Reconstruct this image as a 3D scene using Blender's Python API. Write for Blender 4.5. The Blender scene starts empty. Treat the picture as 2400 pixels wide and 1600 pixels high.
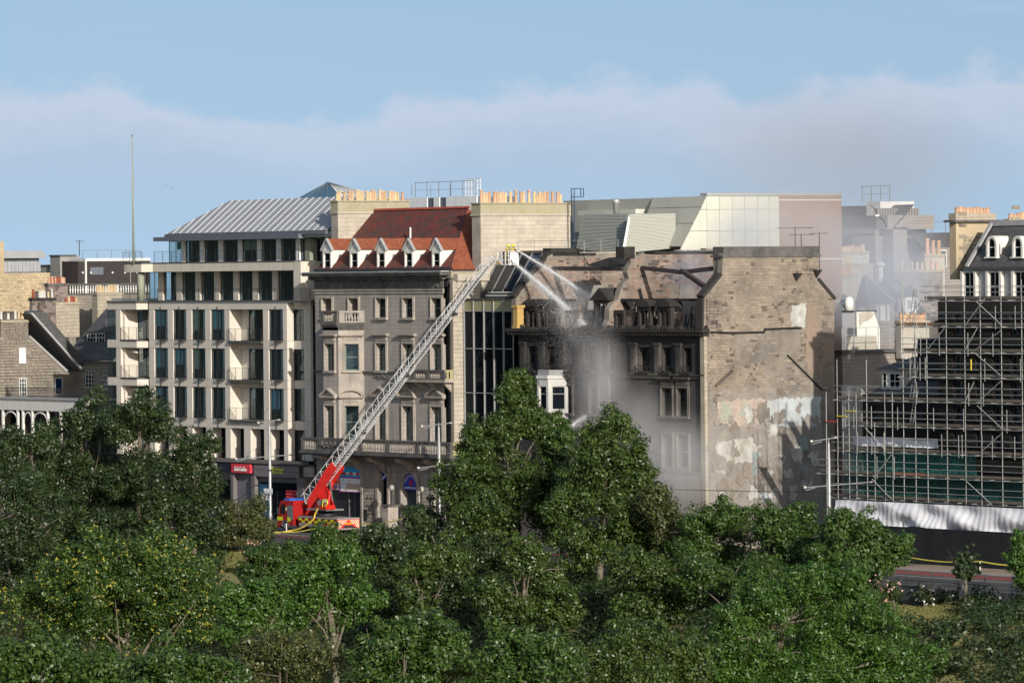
import bpy, math, random
import numpy as np
from mathutils import Vector, Matrix
random.seed(7); rng = np.random.default_rng(11)
S = bpy.context.scene; COL = S.collection
R = math.radians
# ---------------------------------------------------------------- camera
F, UC, VC, RO = 12000., 1200., 645., .01
TH = R(55)
RT = Vector((math.cos(TH), math.sin(TH), 0)); FW = Vector((-math.sin(TH), math.cos(TH), 0)); UP = Vector((0, 0, 1))
def ray(u, v):
    a = (u-UC)/F; b = (VC-v)/F
    return FW + RT*((a+RO*b)/(1+RO*RO)) + UP*((b-RO*a)/(1+RO*RO))
CAM = -494*ray(870, 1240)
def onY(u, v, y): d = ray(u, v); return CAM + d*((y-CAM.y)/d.y)
def onX(u, v, x): d = ray(u, v); return CAM + d*((x-CAM.x)/d.x)
def onZ(u, v, z): d = ray(u, v); return CAM + d*((z-CAM.z)/d.z)
def atD(u, v, zf): return CAM + ray(u, v)*zf
cam = bpy.data.cameras.new('camera'); co = bpy.data.objects.new('camera', cam); COL.objects.link(co)
rc = (RT-UP*RO).normalized(); uc = (UP+RT*RO).normalized(); bc = -FW
co.matrix_world = Matrix(((rc.x, uc.x, bc.x, CAM.x), (rc.y, uc.y, bc.y, CAM.y), (rc.z, uc.z, bc.z, CAM.z), (0, 0, 0, 1)))
cam.sensor_width = 36; cam.lens = 36*F/2400; cam.shift_y = -(800-VC)/2400; cam.clip_start = 1; cam.clip_end = 9000
S.camera = co
# ---------------------------------------------------------------- light
SUN_EL, SUN_AZ = R(20), R(105)          # azimuth clockwise from +Y
sd = Vector((math.sin(SUN_AZ)*math.cos(SUN_EL), math.cos(SUN_AZ)*math.cos(SUN_EL), math.sin(SUN_EL)))
sl = bpy.data.lights.new('sun', 'SUN'); sl.energy = 4.6; sl.angle = R(.5); sl.color = (1, .93, .83)
so = bpy.data.objects.new('sun', sl); COL.objects.link(so); so.rotation_euler = sd.to_track_quat('Z', 'Y').to_euler(); so.location = (150, -150, 120)
W = bpy.data.worlds.new('World'); S.world = W; W.use_nodes = True
nt = W.node_tree; N = nt.nodes; L = nt.links; N.clear()
def wn(t, **k):
    n = N.new(t)
    for a, b in k.items(): setattr(n, a, b)
    return n
def wm(op, a, b=None, c=None):
    n = wn('ShaderNodeMath', operation=op)
    for i, x in enumerate((a, b, c)):
        if x is None: continue
        if hasattr(x, 'is_linked'): L.new(x, n.inputs[i])
        else: n.inputs[i].default_value = x
    return n.outputs[0]
tc = wn('ShaderNodeTexCoord'); sep = wn('ShaderNodeSeparateXYZ'); L.new(tc.outputs['Generated'], sep.inputs[0])
el = sep.outputs['Z']
# the sky is read a little higher than the true elevation: clear blue down to the roofs
cmb = wn('ShaderNodeCombineXYZ'); L.new(sep.outputs['X'], cmb.inputs[0]); L.new(sep.outputs['Y'], cmb.inputs[1])
L.new(wm('ADD', wm('MULTIPLY', wm('MAXIMUM', el, -.02), .8), .30), cmb.inputs[2])
nrm = wn('ShaderNodeVectorMath', operation='NORMALIZE'); L.new(cmb.outputs[0], nrm.inputs[0])
sky = wn('ShaderNodeTexSky', sky_type='NISHITA', sun_disc=False); sky.sun_elevation = SUN_EL; sky.sun_rotation = SUN_AZ
sky.air_density = 1.0; sky.dust_density = 1.6; sky.ozone_density = 1.1
L.new(nrm.outputs[0], sky.inputs[0])
def wnoise(scale, loc, det=5, rough=.55):
    mp = wn('ShaderNodeMapping'); L.new(tc.outputs['Generated'], mp.inputs[0]); mp.inputs['Location'].default_value = loc; mp.inputs['Scale'].default_value = scale
    n = wn('ShaderNodeTexNoise'); L.new(mp.outputs[0], n.inputs[0]); n.inputs['Scale'].default_value = 1; n.inputs['Detail'].default_value = det; n.inputs['Roughness'].default_value = rough
    return n.outputs[0]
def sstep(x, a, b):
    n = wn('ShaderNodeMapRange', interpolation_type='SMOOTHSTEP'); L.new(x, n.inputs[0]); n.inputs[1].default_value = a; n.inputs[2].default_value = b
    return n.outputs[0]
big = wnoise((22, 22, 30), (3.1, .4, 0), 2, .4); fine = wnoise((75, 75, 130), (0, 5, 1), 8, .6)
top = wm('ADD', wm('ADD', el, wm('MULTIPLY', wm('SUBTRACT', big, .5), -.028)), wm('MULTIPLY', wm('SUBTRACT', fine, .5), -.018))
bank = wm('MULTIPLY', wm('SUBTRACT', 1, sstep(top, .0312, .0382)), wm('ADD', .12, wm('MULTIPLY', sstep(el, .006, .033), .88)))
wisp = wm('MULTIPLY', sstep(wnoise((14, 14, 120), (7, 2, 0), 6, .6), .56, .78), .45)
cloud = wm('MINIMUM', wm('ADD', bank, wisp), 1)
gr = wn('ShaderNodeMix', data_type='RGBA', blend_type='MULTIPLY'); gr.inputs[0].default_value = 1; L.new(sky.outputs[0], gr.inputs[6]); gr.inputs[7].default_value = (1.16, 1.10, 1.0, 1)
mx = wn('ShaderNodeMix', data_type='RGBA'); L.new(wm('MULTIPLY', cloud, .7), mx.inputs[0]); L.new(gr.outputs[2], mx.inputs[6])
cc_ = wn('ShaderNodeMix', data_type='RGBA'); L.new(sstep(top, .018, .034), cc_.inputs[0]); cc_.inputs[6].default_value = (3.1, 3.6, 4.5, 1); cc_.inputs[7].default_value = (3.95, 4.3, 5.05, 1); L.new(cc_.outputs[2], mx.inputs[7])
bg = wn('ShaderNodeBackground'); bg.inputs[1].default_value = .135; L.new(mx.outputs[2], bg.inputs[0])
wo = wn('ShaderNodeOutputWorld'); L.new(bg.outputs[0], wo.inputs[0])
vs = S.view_settings; vs.view_transform = 'Standard'; vs.look = 'None'; vs.gamma = 1; vs.exposure = 0.2; vs.use_curve_mapping = False
S.render.engine = 'CYCLES'; S.cycles.use_denoising = True
S.cycles.max_bounces = 6; S.cycles.diffuse_bounces = 3; S.cycles.glossy_bounces = 3; S.cycles.transparent_max_bounces = 24; S.cycles.transmission_bounces = 4; S.cycles.volume_bounces = 3
S.cycles.sample_clamp_indirect = 5; S.cycles.volume_step_rate = 1.0; S.cycles.volume_max_steps = 128
S.cycles.caustics_reflective = False; S.cycles.caustics_refractive = False

# ---------------------------------------------------------------- materials
MATS = {}
def mat(name, col, rough=.8, col2=None, scale=1.2, var=.5, fine=.12, fscale=9, streak=0., scol=None, isl=0., bump=.0, bscale=14, metal=0., brick=None, mortar=None, spec=.35, extra=None):
    """procedural surface: base/second colour by noise, fine grain, vertical rain streaks, per-piece tint, coursing"""
    m = bpy.data.materials.new(name); MATS[name] = m; m.use_nodes = True
    t = m.node_tree; n = t.nodes; l = t.links; b = n['Principled BSDF']
    def nd(ty, **k):
        x = n.new(ty)
        for a, v in k.items(): setattr(x, a, v)
        return x
    def put(x, s):
        if hasattr(x, 'is_linked'): l.new(x, s)
        else: s.default_value = x if not isinstance(x, tuple) else ((*x, 1) if len(x) == 3 and s.type == 'RGBA' else x)
    def mth(op, *a):
        x = nd('ShaderNodeMath', operation=op)
        for i, q in enumerate(a): put(q, x.inputs[i])
        return x.outputs[0]
    def mix(f, a, c, bt='MIX'):
        x = nd('ShaderNodeMix', data_type='RGBA', blend_type=bt); put(f, x.inputs[0]); put(a, x.inputs[6]); put(c, x.inputs[7]); return x.outputs[2]
    geo = nd('ShaderNodeNewGeometry'); pos = geo.outputs['Position']
    def noise(sc, det=4, vec=pos, rg=.55):
        x = nd('ShaderNodeTexNoise'); l.new(vec, x.inputs[0]); x.inputs['Scale'].default_value = sc; x.inputs['Detail'].default_value = det; x.inputs['Roughness'].default_value = rg; return x.outputs[0]
    def ramp(x, a, c):
        r = nd('ShaderNodeMapRange'); l.new(x, r.inputs[0]); r.inputs[1].default_value = a; r.inputs[2].default_value = c; return r.outputs[0]
    c = (*col, 1); hgt = None
    if col2 is not None: c = mix(mth('MULTIPLY', ramp(noise(scale, 6, rg=.62), .5-.28*(1-.5*var), .5+.28*(1-.5*var)), min(1., var*2)), (*col, 1), (*col2, 1))
    if isl:
        oi = nd('ShaderNodeObjectInfo'); rnd = mth('FRACT', mth('ADD', oi.outputs['Random'], geo.outputs['Random Per Island']))
        hsv = nd('ShaderNodeHueSaturation'); put(c, hsv.inputs['Color']); l.new(mth('ADD', 1-isl/2, mth('MULTIPLY', rnd, isl)), hsv.inputs['Value'])
        l.new(mth('ADD', .5-isl*.03, mth('MULTIPLY', mth('FRACT', mth('MULTIPLY', rnd, 7.31)), isl*.06)), hsv.inputs['Hue'])
        c = hsv.outputs[0]
    if brick:
        sp = nd('ShaderNodeSeparateXYZ'); l.new(pos, sp.inputs[0]); cb = nd('ShaderNodeCombineXYZ')
        l.new(mth('ADD', sp.outputs[0], sp.outputs[1]), cb.inputs[0]); l.new(sp.outputs[2], cb.inputs[1])
        br = nd('ShaderNodeTexBrick'); l.new(cb.outputs[0], br.inputs[0]); br.inputs['Scale'].default_value = 1
        br.inputs['Brick Width'].default_value = brick[0]; br.inputs['Row Height'].default_value = brick[1]; br.inputs['Mortar Size'].default_value = brick[2]; br.inputs['Mortar Smooth'].default_value = .2
        br.inputs['Color1'].default_value = (1, 1, 1, 1); br.inputs['Color2'].default_value = (brick[3],)*3+(1,); br.inputs['Mortar'].default_value = (1, 1, 1, 1); br.inputs['Bias'].default_value = 0
        c = mix(1., c, br.outputs[0], 'MULTIPLY'); c = mix(br.outputs[1], c, (*(mortar or tuple(k*.55 for k in col)), 1)); hgt = br.outputs[1]
    if streak:
        mp = nd('ShaderNodeMapping'); l.new(pos, mp.inputs[0]); mp.inputs['Scale'].default_value = (2.2, 2.2, .16)
        c = mix(mth('MULTIPLY', ramp(noise(1, 5, mp.outputs[0], .65), .5, .8), streak), c, (*(scol or tuple(k*.35 for k in col)), 1))
    if extra: c = extra(dict(nd=nd, put=put, mth=mth, mix=mix, noise=noise, ramp=ramp, pos=pos, geo=geo, l=l), c)
    if fine: c = mix(1., c, mth('ADD', 1-fine, mth('MULTIPLY', noise(fscale, 3), fine*2)), 'MULTIPLY')
    put(c, b.inputs['Base Color']); b.inputs['Roughness'].default_value = rough; b.inputs['Metallic'].default_value = metal; b.inputs['Specular IOR Level'].default_value = spec
    if bump or hgt is not None:
        bp = nd('ShaderNodeBump'); bp.inputs['Strength'].default_value = 1; bp.inputs['Distance'].default_value = 1
        h = mth('MULTIPLY', noise(bscale, 5), bump)
        if hgt is not None: h = mth('SUBTRACT', h, mth('MULTIPLY', hgt, .02))
        l.new(h, bp.inputs['Height']); l.new(bp.outputs[0], b.inputs['Normal'])
    return m
def glass(name, tint=(.05, .08, .1), trans=.35, rough=.04, gl=(.6, .68, .75)):
    m = bpy.data.materials.new(name); MATS[name] = m; m.use_nodes = True; t = m.node_tree; n = t.nodes; l = t.links; n.clear()
    o = n.new('ShaderNodeOutputMaterial'); g = n.new('ShaderNodeBsdfGlossy'); g.inputs['Roughness'].default_value = rough; g.inputs['Color'].default_value = (*gl, 1)
    d = n.new('ShaderNodeBsdfDiffuse'); d.inputs['Color'].default_value = (*tint, 1); tr = n.new('ShaderNodeBsdfTransparent'); tr.inputs['Color'].default_value = (.9, .98, 1, 1)
    a = n.new('ShaderNodeMixShader'); a.inputs[0].default_value = trans; l.new(d.outputs[0], a.inputs[1]); l.new(tr.outputs[0], a.inputs[2])
    lw = n.new('ShaderNodeLayerWeight'); lw.inputs[0].default_value = .5; pw = n.new('ShaderNodeMath'); pw.operation = 'POWER'; l.new(lw.outputs['Facing'], pw.inputs[0]); pw.inputs[1].default_value = 3.; ma = n.new('ShaderNodeMath'); ma.operation = 'MULTIPLY_ADD'; l.new(pw.outputs[0], ma.inputs[0]); ma.inputs[1].default_value = .6; ma.inputs[2].default_value = .04     # reflection grows towards grazing angles, the same on both faces of a pane
    b = n.new('ShaderNodeMixShader'); l.new(ma.outputs[0], b.inputs[0]); l.new(a.outputs[0], b.inputs[1]); l.new(g.outputs[0], b.inputs[2]); l.new(b.outputs[0], o.inputs[0])
    return m

# ---------------------------------------------------------------- geometry helpers
ID = Matrix.Identity(4)
def fr(o, d=(1, 0, 0)):
    """wall frame: local x along the wall, y into the wall, z up"""
    d = Vector(d).normalized(); y = Vector((-d.y, d.x, 0))
    return Matrix(((d.x, y.x, 0, o[0]), (d.y, y.y, 0, o[1]), (0, 0, 1, o[2]), (0, 0, 0, 1)))
def px(T, u, v, y=0.):
    """pixel -> (along, up) on the wall plane of frame T at depth y"""
    Ti = T.inverted(); o = Ti @ CAM; d = Ti.to_3x3() @ ray(u, v); p = o + d*((y-o.y)/d.y); return p.x, p.z
class MB:
    def __init__(s, T=ID): s.v = []; s.f = []; s.T = T; s.sm = False
    def add(s, vs, fs):
        k = len(s.v); s.v += [tuple(s.T @ Vector(p)) for p in vs]; s.f += [tuple(i+k for i in f) for f in fs]; return s
    def box(s, x0, x1, y0, y1, z0, z1):
        return s.add([(x, y, z) for z in (z0, z1) for y in (y0, y1) for x in (x0, x1)], [(0, 2, 3, 1), (4, 5, 7, 6), (0, 1, 5, 4), (2, 6, 7, 3), (0, 4, 6, 2), (1, 3, 7, 5)])
    def tbox(s, x0, x1, y0, y1, z0, z1, ix, iy):   # box tapering towards its top
        return s.add([(x0, y0, z0), (x1, y0, z0), (x0, y1, z0), (x1, y1, z0), (x0+ix, y0+iy, z1), (x1-ix, y0+iy, z1), (x0+ix, y1-iy, z1), (x1-ix, y1-iy, z1)], [(0, 2, 3, 1), (4, 5, 7, 6), (0, 1, 5, 4), (2, 6, 7, 3), (0, 4, 6, 2), (1, 3, 7, 5)])
    def prism(s, pts, ext):
        n = len(pts); e = Vector(ext); a = [Vector(p) for p in pts]
        return s.add(a+[p+e for p in a], [tuple(range(n))[::-1], tuple(range(n, 2*n))]+[(i, (i+1) % n, n+(i+1) % n, n+i) for i in range(n)])
    def quad(s, *p): return s.add(p, [tuple(range(len(p)))])
    def tube(s, p, q, r, n=6, r2=None):
        p = Vector(p); q = Vector(q); d = (q-p)
        if d.length < 1e-6: return s
        d.normalize(); a = d.orthogonal().normalized(); b = d.cross(a); r2 = r if r2 is None else r2
        vs = [p+(a*math.cos(6.28319*i/n)+b*math.sin(6.28319*i/n))*r for i in range(n)]+[q+(a*math.cos(6.28319*i/n)+b*math.sin(6.28319*i/n))*r2 for i in range(n)]
        return s.add(vs, [(i, (i+1) % n, n+(i+1) % n, n+i) for i in range(n)]+[tuple(range(n))[::-1], tuple(range(n, 2*n))])
    def path(s, pts, r, n=5):
        for a, b in zip(pts, pts[1:]): s.tube(a, b, r, n)
        return s
    def lathe(s, c, prof, n=10):
        c = Vector(c); vs = []; fs = []
        for r, z in prof: vs += [c+Vector((r*math.cos(6.28319*i/n), r*math.sin(6.28319*i/n), z)) for i in range(n)]
        for k in range(len(prof)-1): fs += [(k*n+i, k*n+(i+1) % n, (k+1)*n+(i+1) % n, (k+1)*n+i) for i in range(n)]
        fs += [tuple(range(n))[::-1], tuple(range((len(prof)-1)*n, len(prof)*n))]
        return s.add(vs, fs)
    def sphere(s, c, r, n=10, m=6, sc=(1, 1, 1)):
        c = Vector(c); vs = []; fs = []
        for j in range(m+1):
            t = math.pi*j/m
            vs += [c+Vector((r*sc[0]*math.sin(t)*math.cos(6.28319*i/n), r*sc[1]*math.sin(t)*math.sin(6.28319*i/n), r*sc[2]*math.cos(t))) for i in range(n)]
        for j in range(m): fs += [(j*n+i, (j+1)*n+i, (j+1)*n+(i+1) % n, j*n+(i+1) % n) for i in range(n)]
        return s.add(vs, fs)
    def wall(s, x0, x1, z0, z1, ops=(), dep=.4, y=0.):
        """front sheet with openings and their reveals"""
        xs = sorted({x0, x1, *[min(max(o[k], x0), x1) for o in ops for k in (0, 1)]}); zs = sorted({z0, z1, *[min(max(o[k], z0), z1) for o in ops for k in (2, 3)]})
        for a, b in zip(xs, xs[1:]):
            for c, d in zip(zs, zs[1:]):
                mx_, mz = (a+b)/2, (c+d)/2
                if any(o[0] < mx_ < o[1] and o[2] < mz < o[3] for o in ops): continue
                s.quad((a, y, c), (b, y, c), (b, y, d), (a, y, d))
        for a, b, c, d in ops:
            e = y+dep
            s.quad((a, y, c), (a, y, d), (a, e, d), (a, e, c)); s.quad((b, y, c), (b, e, c), (b, e, d), (b, y, d)); s.quad((a, y, c), (a, e, c), (b, e, c), (b, y, c)); s.quad((a, y, d), (b, y, d), (b, e, d), (a, e, d))
        return s
    def mesh(s, name, m=None, smooth=False):
        me = bpy.data.meshes.new(name); me.from_pydata(s.v, [], s.f); me.update()
        if m: me.materials.append(MATS[m] if isinstance(m, str) else m)
        if smooth: me.shade_smooth()
        return me
    def build(s, name, m, parent=None, smooth=False, **tags):
        return link(name, s.mesh(name, m, smooth), parent, **tags)
LOC = {}
def link(name, data, parent=None, M=None, **tags):
    o = bpy.data.objects.new(name, data); COL.objects.link(o)
    if parent is not None:
        o.parent = parent
        if parent.name in LOC: o.matrix_parent_inverse = LOC[parent.name].inverted()
    if M is not None:
        o.matrix_basis = M; LOC[o.name] = M
    for k, v in tags.items(): o[k] = v
    return o
def thing(name, label, cat, loc=(0, 0, 0), group=None):
    o = bpy.data.objects.new(name, None); COL.objects.link(o); o.location = loc; o.empty_display_size = .5
    o['label'] = label; o['category'] = cat
    if group: o['group'] = group
    LOC[o.name] = Matrix.Translation(Vector(loc)); return o
def single(mb, name, m, label, cat, group=None, smooth=False):
    o = mb.build(name, m, None, smooth); o['label'] = label; o['category'] = cat
    if group: o['group'] = group
    return o
def struct(mb, name, m, smooth=False): return mb.build(name, m, None, smooth, kind='structure')
def block_mesh(m, bev=.012):
    """one bevelled unit block, shared by all stones of a material (base at y=0 wall face, proud side y=-1)"""
    b = .05; v = []
    for z in (0, 1):
        for x in (0, 1): v.append((x, 0, z))
    v += [(b, -1, b), (1-b, -1, b), (b, -1, 1-b), (1-b, -1, 1-b)]
    me = bpy.data.meshes.new('block'); me.from_pydata(v, [], [(4, 5, 7, 6), (0, 1, 5, 4), (2, 6, 7, 3), (0, 4, 6, 2), (1, 3, 7, 5)]); me.materials.append(MATS[m]); me.update(); return me
def stones(T, inside, x0, x1, z0, z1, m, parent, name='stone', w=(.4, .9), h=(.24, .36), joint=.025, proud=(.02, .06), limit=300, keep=None, skip=0.):
    """courses of single stones on the wall plane of T: the largest as objects of their own, the rest in one mesh"""
    out = []; z = z0
    while z < z1-.05:
        hh = min(random.uniform(*h), z1-z); x = x0-random.random()*w[1]
        while x < x1:
            ww = random.uniform(*w); a, b = max(x, x0), min(x+ww, x1)
            if b-a > .12 and random.random() >= skip and all(inside(q, k) for q in (a+.02, b-.02) for k in (z+.02, z+hh-.02)): out.append((a+joint/2, b-joint/2, z+joint/2, z+hh-joint/2, random.uniform(*proud)))
            x += ww
        z += hh
    out.sort(key=lambda q: -(q[1]-q[0])*(q[3]-q[2])*(keep(q) if keep else 1))
    me = block_mesh(m)
    for q in out[:limit]: link(name, me, parent, T @ Matrix.Translation((q[0], 0, q[2])) @ Matrix.Diagonal((q[1]-q[0], q[4], q[3]-q[2], 1)))
    if out[limit:]:
        mb = MB(T)
        for a, b, c, d, p in out[limit:]:
            g = .018; mb.add([(a, 0, c), (b, 0, c), (a, 0, d), (b, 0, d), (a+g, -p, c+g), (b-g, -p, c+g), (a+g, -p, d-g), (b-g, -p, d-g)], [(4, 5, 7, 6), (0, 1, 5, 4), (2, 6, 7, 3), (0, 4, 6, 2), (1, 3, 7, 5)])
        mb.build(name+'s', m, parent, kind='stuff')
    return len(out)
def inpoly(poly):
    def f(x, y):
        r = False; n = len(poly)
        for i in range(n):
            a, b = poly[i], poly[(i+1) % n]
            if (a[1] > y) != (b[1] > y) and x < (b[0]-a[0])*(y-a[1])/(b[1]-a[1])+a[0]: r = not r
        return r
    return f
def window(T, a0, a1, c0, c1, y, parent, fm='frame_dark', gm='glass_dark', fw=.07, bars_v=(), bars_h=(), name='window', blind=None):
    """frame as a part, each pane a sub-part; optional blind behind the glass"""
    mb = MB(T); d = .07
    mb.box(a0, a0+fw, y, y+d, c0, c1).box(a1-fw, a1, y, y+d, c0, c1).box(a0+fw, a1-fw, y, y+d, c0, c0+fw).box(a0+fw, a1-fw, y, y+d, c1-fw, c1)
    w, h = a1-a0, c1-c0
    for t in bars_v: mb.box(a0+w*t-fw*.35, a0+w*t+fw*.35, y+.006, y+d-.006, c0+fw, c1-fw)
    for t in bars_h: mb.box(a0+fw, a1-fw, y+.009, y+d-.009, c0+h*t-fw*.35, c0+h*t+fw*.35)
    o = mb.build(name, fm, parent)
    if fm is None: return o
    if len(bars_v)*len(bars_h) > 3 or len(bars_v)+len(bars_h) == 0:
        MB(T).box(a0+fw*.5, a1-fw*.5, y+.03, y+.045, c0+fw*.5, c1-fw*.5).build('pane', gm, o)
    else:
        xs = [0]+sorted(bars_v)+[1]; zs = [0]+sorted(bars_h)+[1]
        for p, q in zip(xs, xs[1:]):
            for r_, s_ in zip(zs, zs[1:]): MB(T).box(a0+w*p+.03, a0+w*q-.03, y+.03, y+.045, c0+h*r_+.03, c0+h*s_-.03).build('pane', gm, o)
    if blind: MB(T).box(a0+fw+blind[0]*w, a0+fw+blind[1]*w-2*fw, y+.12, y+.14, c0+blind[2]*h, c1-fw-.02).build('blind', blind[3], o)
    return o
def railing(T, a0, a1, y, c, h, parent, m='iron', nb=5, step=1.6, r=.022, name='railing', ends=0):
    mb = MB(T); n = max(1, round((a1-a0)/step))
    for i in range(n+1): x = a0+(a1-a0)*i/n; mb.tube((x, y, c), (x, y, c+h), r*1.2, 5)
    for k in range(nb): z = c+h*(k+1)/nb if nb > 1 else c+h; mb.tube((a0, y, z), (a1, y, z), r*(1.2 if k == nb-1 else .7), 4)
    for e in range(ends):
        x = (a0, a1)[e] if ends == 2 else a0
        for k in range(nb): z = c+h*(k+1)/nb; mb.tube((x, y, z), (x, y+ends*0+.8, z), r*.7, 4)
    return mb.build(name, m, parent)
def pots(pts, parent, mats, r=.16, h=.8, n=9, group=None):
    """chimney pots, shared mesh per material and height class"""
    cache = {}
    for i, p in enumerate(pts):
        hv = h*random.choice((.78, .9, 1, 1, 1.15)); m = random.choice(mats); k = (round(hv, 2), m)
        if k not in cache: cache[k] = MB().lathe((0, 0, 0), [(r*1.1, 0), (r*1.1, .08), (r*.95, .1), (r*.82, hv*.86), (r*1.02, hv*.88), (r*1.02, hv), (r*.7, hv), (r*.65, hv*.6)], n).mesh('chimney_pot', m, False)
        link('chimney_pot', cache[k], parent, Matrix.Translation(Vector(p)))
# ---------------------------------------------------------------- material library
mat('panel_cream', (.60, .555, .49), .75, (.50, .46, .40), .5, .3, .05, 20, streak=.32, scol=(.25, .23, .2), isl=.10)
mat('render_cream', (.62, .58, .50), .8, (.50, .46, .38), .4, .4, .06, 10, streak=.4, scol=(.22, .2, .15))
mat('slab_dark', (.055, .06, .062), .6, (.09, .09, .085), 2, .4)
mat('frame_dark', (.018, .021, .026), .45, fine=.05)
mat('frame_white', (.66, .66, .64), .55, (.5, .5, .48), 2, .3, streak=.2)
mat('frame_green', (.16, .22, .19), .5)
mat('iron', (.022, .024, .027), .5)
mat('rail_grey', (.20, .21, .21), .45, metal=.4)
mat('steel_pale', (.42, .43, .43), .42, metal=.5, fine=.06)
mat('zinc', (.40, .41, .425), .5, (.33, .34, .355), .7, .5, .08, 6, streak=.15, metal=.35, isl=.10)
mat('zinc_pale', (.5, .51, .53), .5, metal=.2); mat('zinc_dark', (.16, .18, .21), .55, (.12, .135, .16), .9, .5, metal=.3)
mat('column_green', (.24, .26, .20), .7)
mat('blind_blue', (.22, .42, .52), .85)
mat('blind_white', (.74, .75, .75), .85)
mat('curtain_green', (.46, .52, .40), .9, (.36, .42, .32), 4, .5)
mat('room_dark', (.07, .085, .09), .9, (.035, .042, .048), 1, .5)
mat('room_teal', (.06, .20, .22), .8)
glass('glass_dark', (.012, .03, .036), .85); glass('glass_black', (.004, .006, .010), .15, gl=(.22, .26, .3)); glass('glass_blue', (.008, .03, .075), .2, gl=(.3, .35, .45))
glass('glass_soot', (.01, .01, .012), .3, .25)
mat('stone_grey', (.38, .345, .31), .88, (.30, .272, .247), .35, .6, .10, 8, streak=.55, scol=(.075, .07, .068), brick=(1.3, .42, .008, .93), mortar=(.16, .145, .13), bump=.004)
mat('stone_trim', (.41, .365, .315), .86, (.27, .245, .22), .8, .6, .1, 9, streak=.6, scol=(.085, .08, .072), bump=.004)
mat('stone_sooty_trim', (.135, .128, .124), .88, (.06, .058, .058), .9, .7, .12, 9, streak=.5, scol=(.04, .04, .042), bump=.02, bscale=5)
mat('stone_pale', (.44, .40, .335), .85, (.35, .315, .262), .6, .5, .08, 10, streak=.3, scol=(.25, .23, .16), isl=.16, bump=.003)
mat('stone_pale_base', (.30, .265, .205), .9, (.24, .21, .16), .6, .5)
mat('stone_moss', (.32, .29, .20), .95, (.33, .31, .13), 1.5, .8, .1, 8, streak=.4, scol=(.2, .19, .14))
mat('stone_ashlar', (.42, .37, .29), .88, (.33, .29, .225), .7, .6, .1, 10, streak=.45, scol=(.12, .11, .095), brick=(.9, .4, .01, .85), mortar=(.2, .18, .14), bump=.004)
mat('moss_yellow', (.33, .33, .14), .95, (.26, .25, .15), 3, .7)
mat('tile_red', (.215, .040, .028), .85, (.07, .055, .052), .95, .7, .16, 12, brick=(.27, .2, .012, .72), mortar=(.06, .02, .016), bump=.01)
mat('tile_red_sunlit', (.34, .098, .042), .85, (.22, .07, .04), 1.3, .5, .14, 12, brick=(.27, .2, .012, .78), mortar=(.1, .035, .02), bump=.01)  # sunlit tone of the red tiles, put into the colour of hip and dormer roofs
mat('ridge_red', (.30, .06, .035), .8, isl=.2)
mat('lead', (.36, .365, .37), .6, (.27, .275, .28), 1.2, .5, streak=.2)
mat('paint_white', (.68, .67, .63), .6, (.55, .54, .5), 1.5, .4, streak=.25, scol=(.3, .29, .26))
mat('slate', (.075, .078, .085), .7, (.12, .115, .11), 1.6, .5, .22, 9, brick=(.3, .22, .012, .65), mortar=(.03, .03, .034), bump=.012, spec=.5)
mat('soot', (.014, .0135, .014), .95, (.042, .038, .034), .6, .6, .2, 7, bump=.02, bscale=6)
mat('char', (.012, .012, .013), .9, (.03, .028, .027), 3, .6, .2, 12, bump=.03)
mat('pot_buff', (.52, .41, .26), .85, (.43, .33, .2), 3, .5, isl=.3)
mat('pot_terracotta', (.50, .33, .22), .85, (.42, .27, .18), 3, .5, isl=.3)
mat('pot_red', (.28, .07, .04), .85, (.2, .06, .04), 3, .5, isl=.25)
mat('pot_white', (.52, .51, .47), .85, (.4, .39, .35), 3, .5, isl=.2)
mat('pot_dark', (.1, .085, .075), .85)
mat('asphalt', (.085, .085, .088), .9, (.06, .06, .062), .25, .6, .15, 6)
mat('asphalt_red', (.23, .045, .04), .9, (.17, .05, .045), .4, .6, .12, 6)
mat('road_paint', (.62, .62, .6), .8, (.45, .45, .44), 2, .5)
mat('paving', (.30, .235, .175), .9, (.225, .175, .13), .3, .6, .12, 5, isl=.16)
mat('paving_joint', (.13, .11, .09), .95)
mat('kerb', (.33, .31, .28), .9, isl=.15)
mat('grass_ground', (.17, .17, .05), .95, (.26, .215, .10), .35, .7, .2, 7, bump=.05, bscale=3)
mat('soil', (.05, .042, .03), .95, (.03, .04, .02), .5, .6)
mat('steel_rail', (.4, .4, .4), .35, metal=.9)
# ---------------------------------------------------------------- ground: gardens, street, pavements
def ground_z(x, y):
    if y > -29: return 0.
    t = -29-y
    if t < 9: return -.13*t
    if t < 39: return -1.17-.56*(t-9)
    return -17.97
mb = MB(); ys = [900, 400, 120, 60, 30, -29, -33, -38, -41, -45, -50, -56, -62, -68, -75, -110, -150, -230, -420, -900]; xs = [-1500, -600, -200, -100, -50, -20, 10, 40, 70, 100, 130, 160, 200, 300, 500, 900, 1800]
for i, y in enumerate(ys):
    for x in xs: mb.v.append((x, y, (ground_z(x, y) if y < -29 else -.16)))
for i in range(len(ys)-1):
    for j in range(len(xs)-1): k = i*len(xs)+j; mb.f.append((k, k+len(xs), k+len(xs)+1, k+1))
struct(mb, 'ground', 'grass_ground', True)
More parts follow.
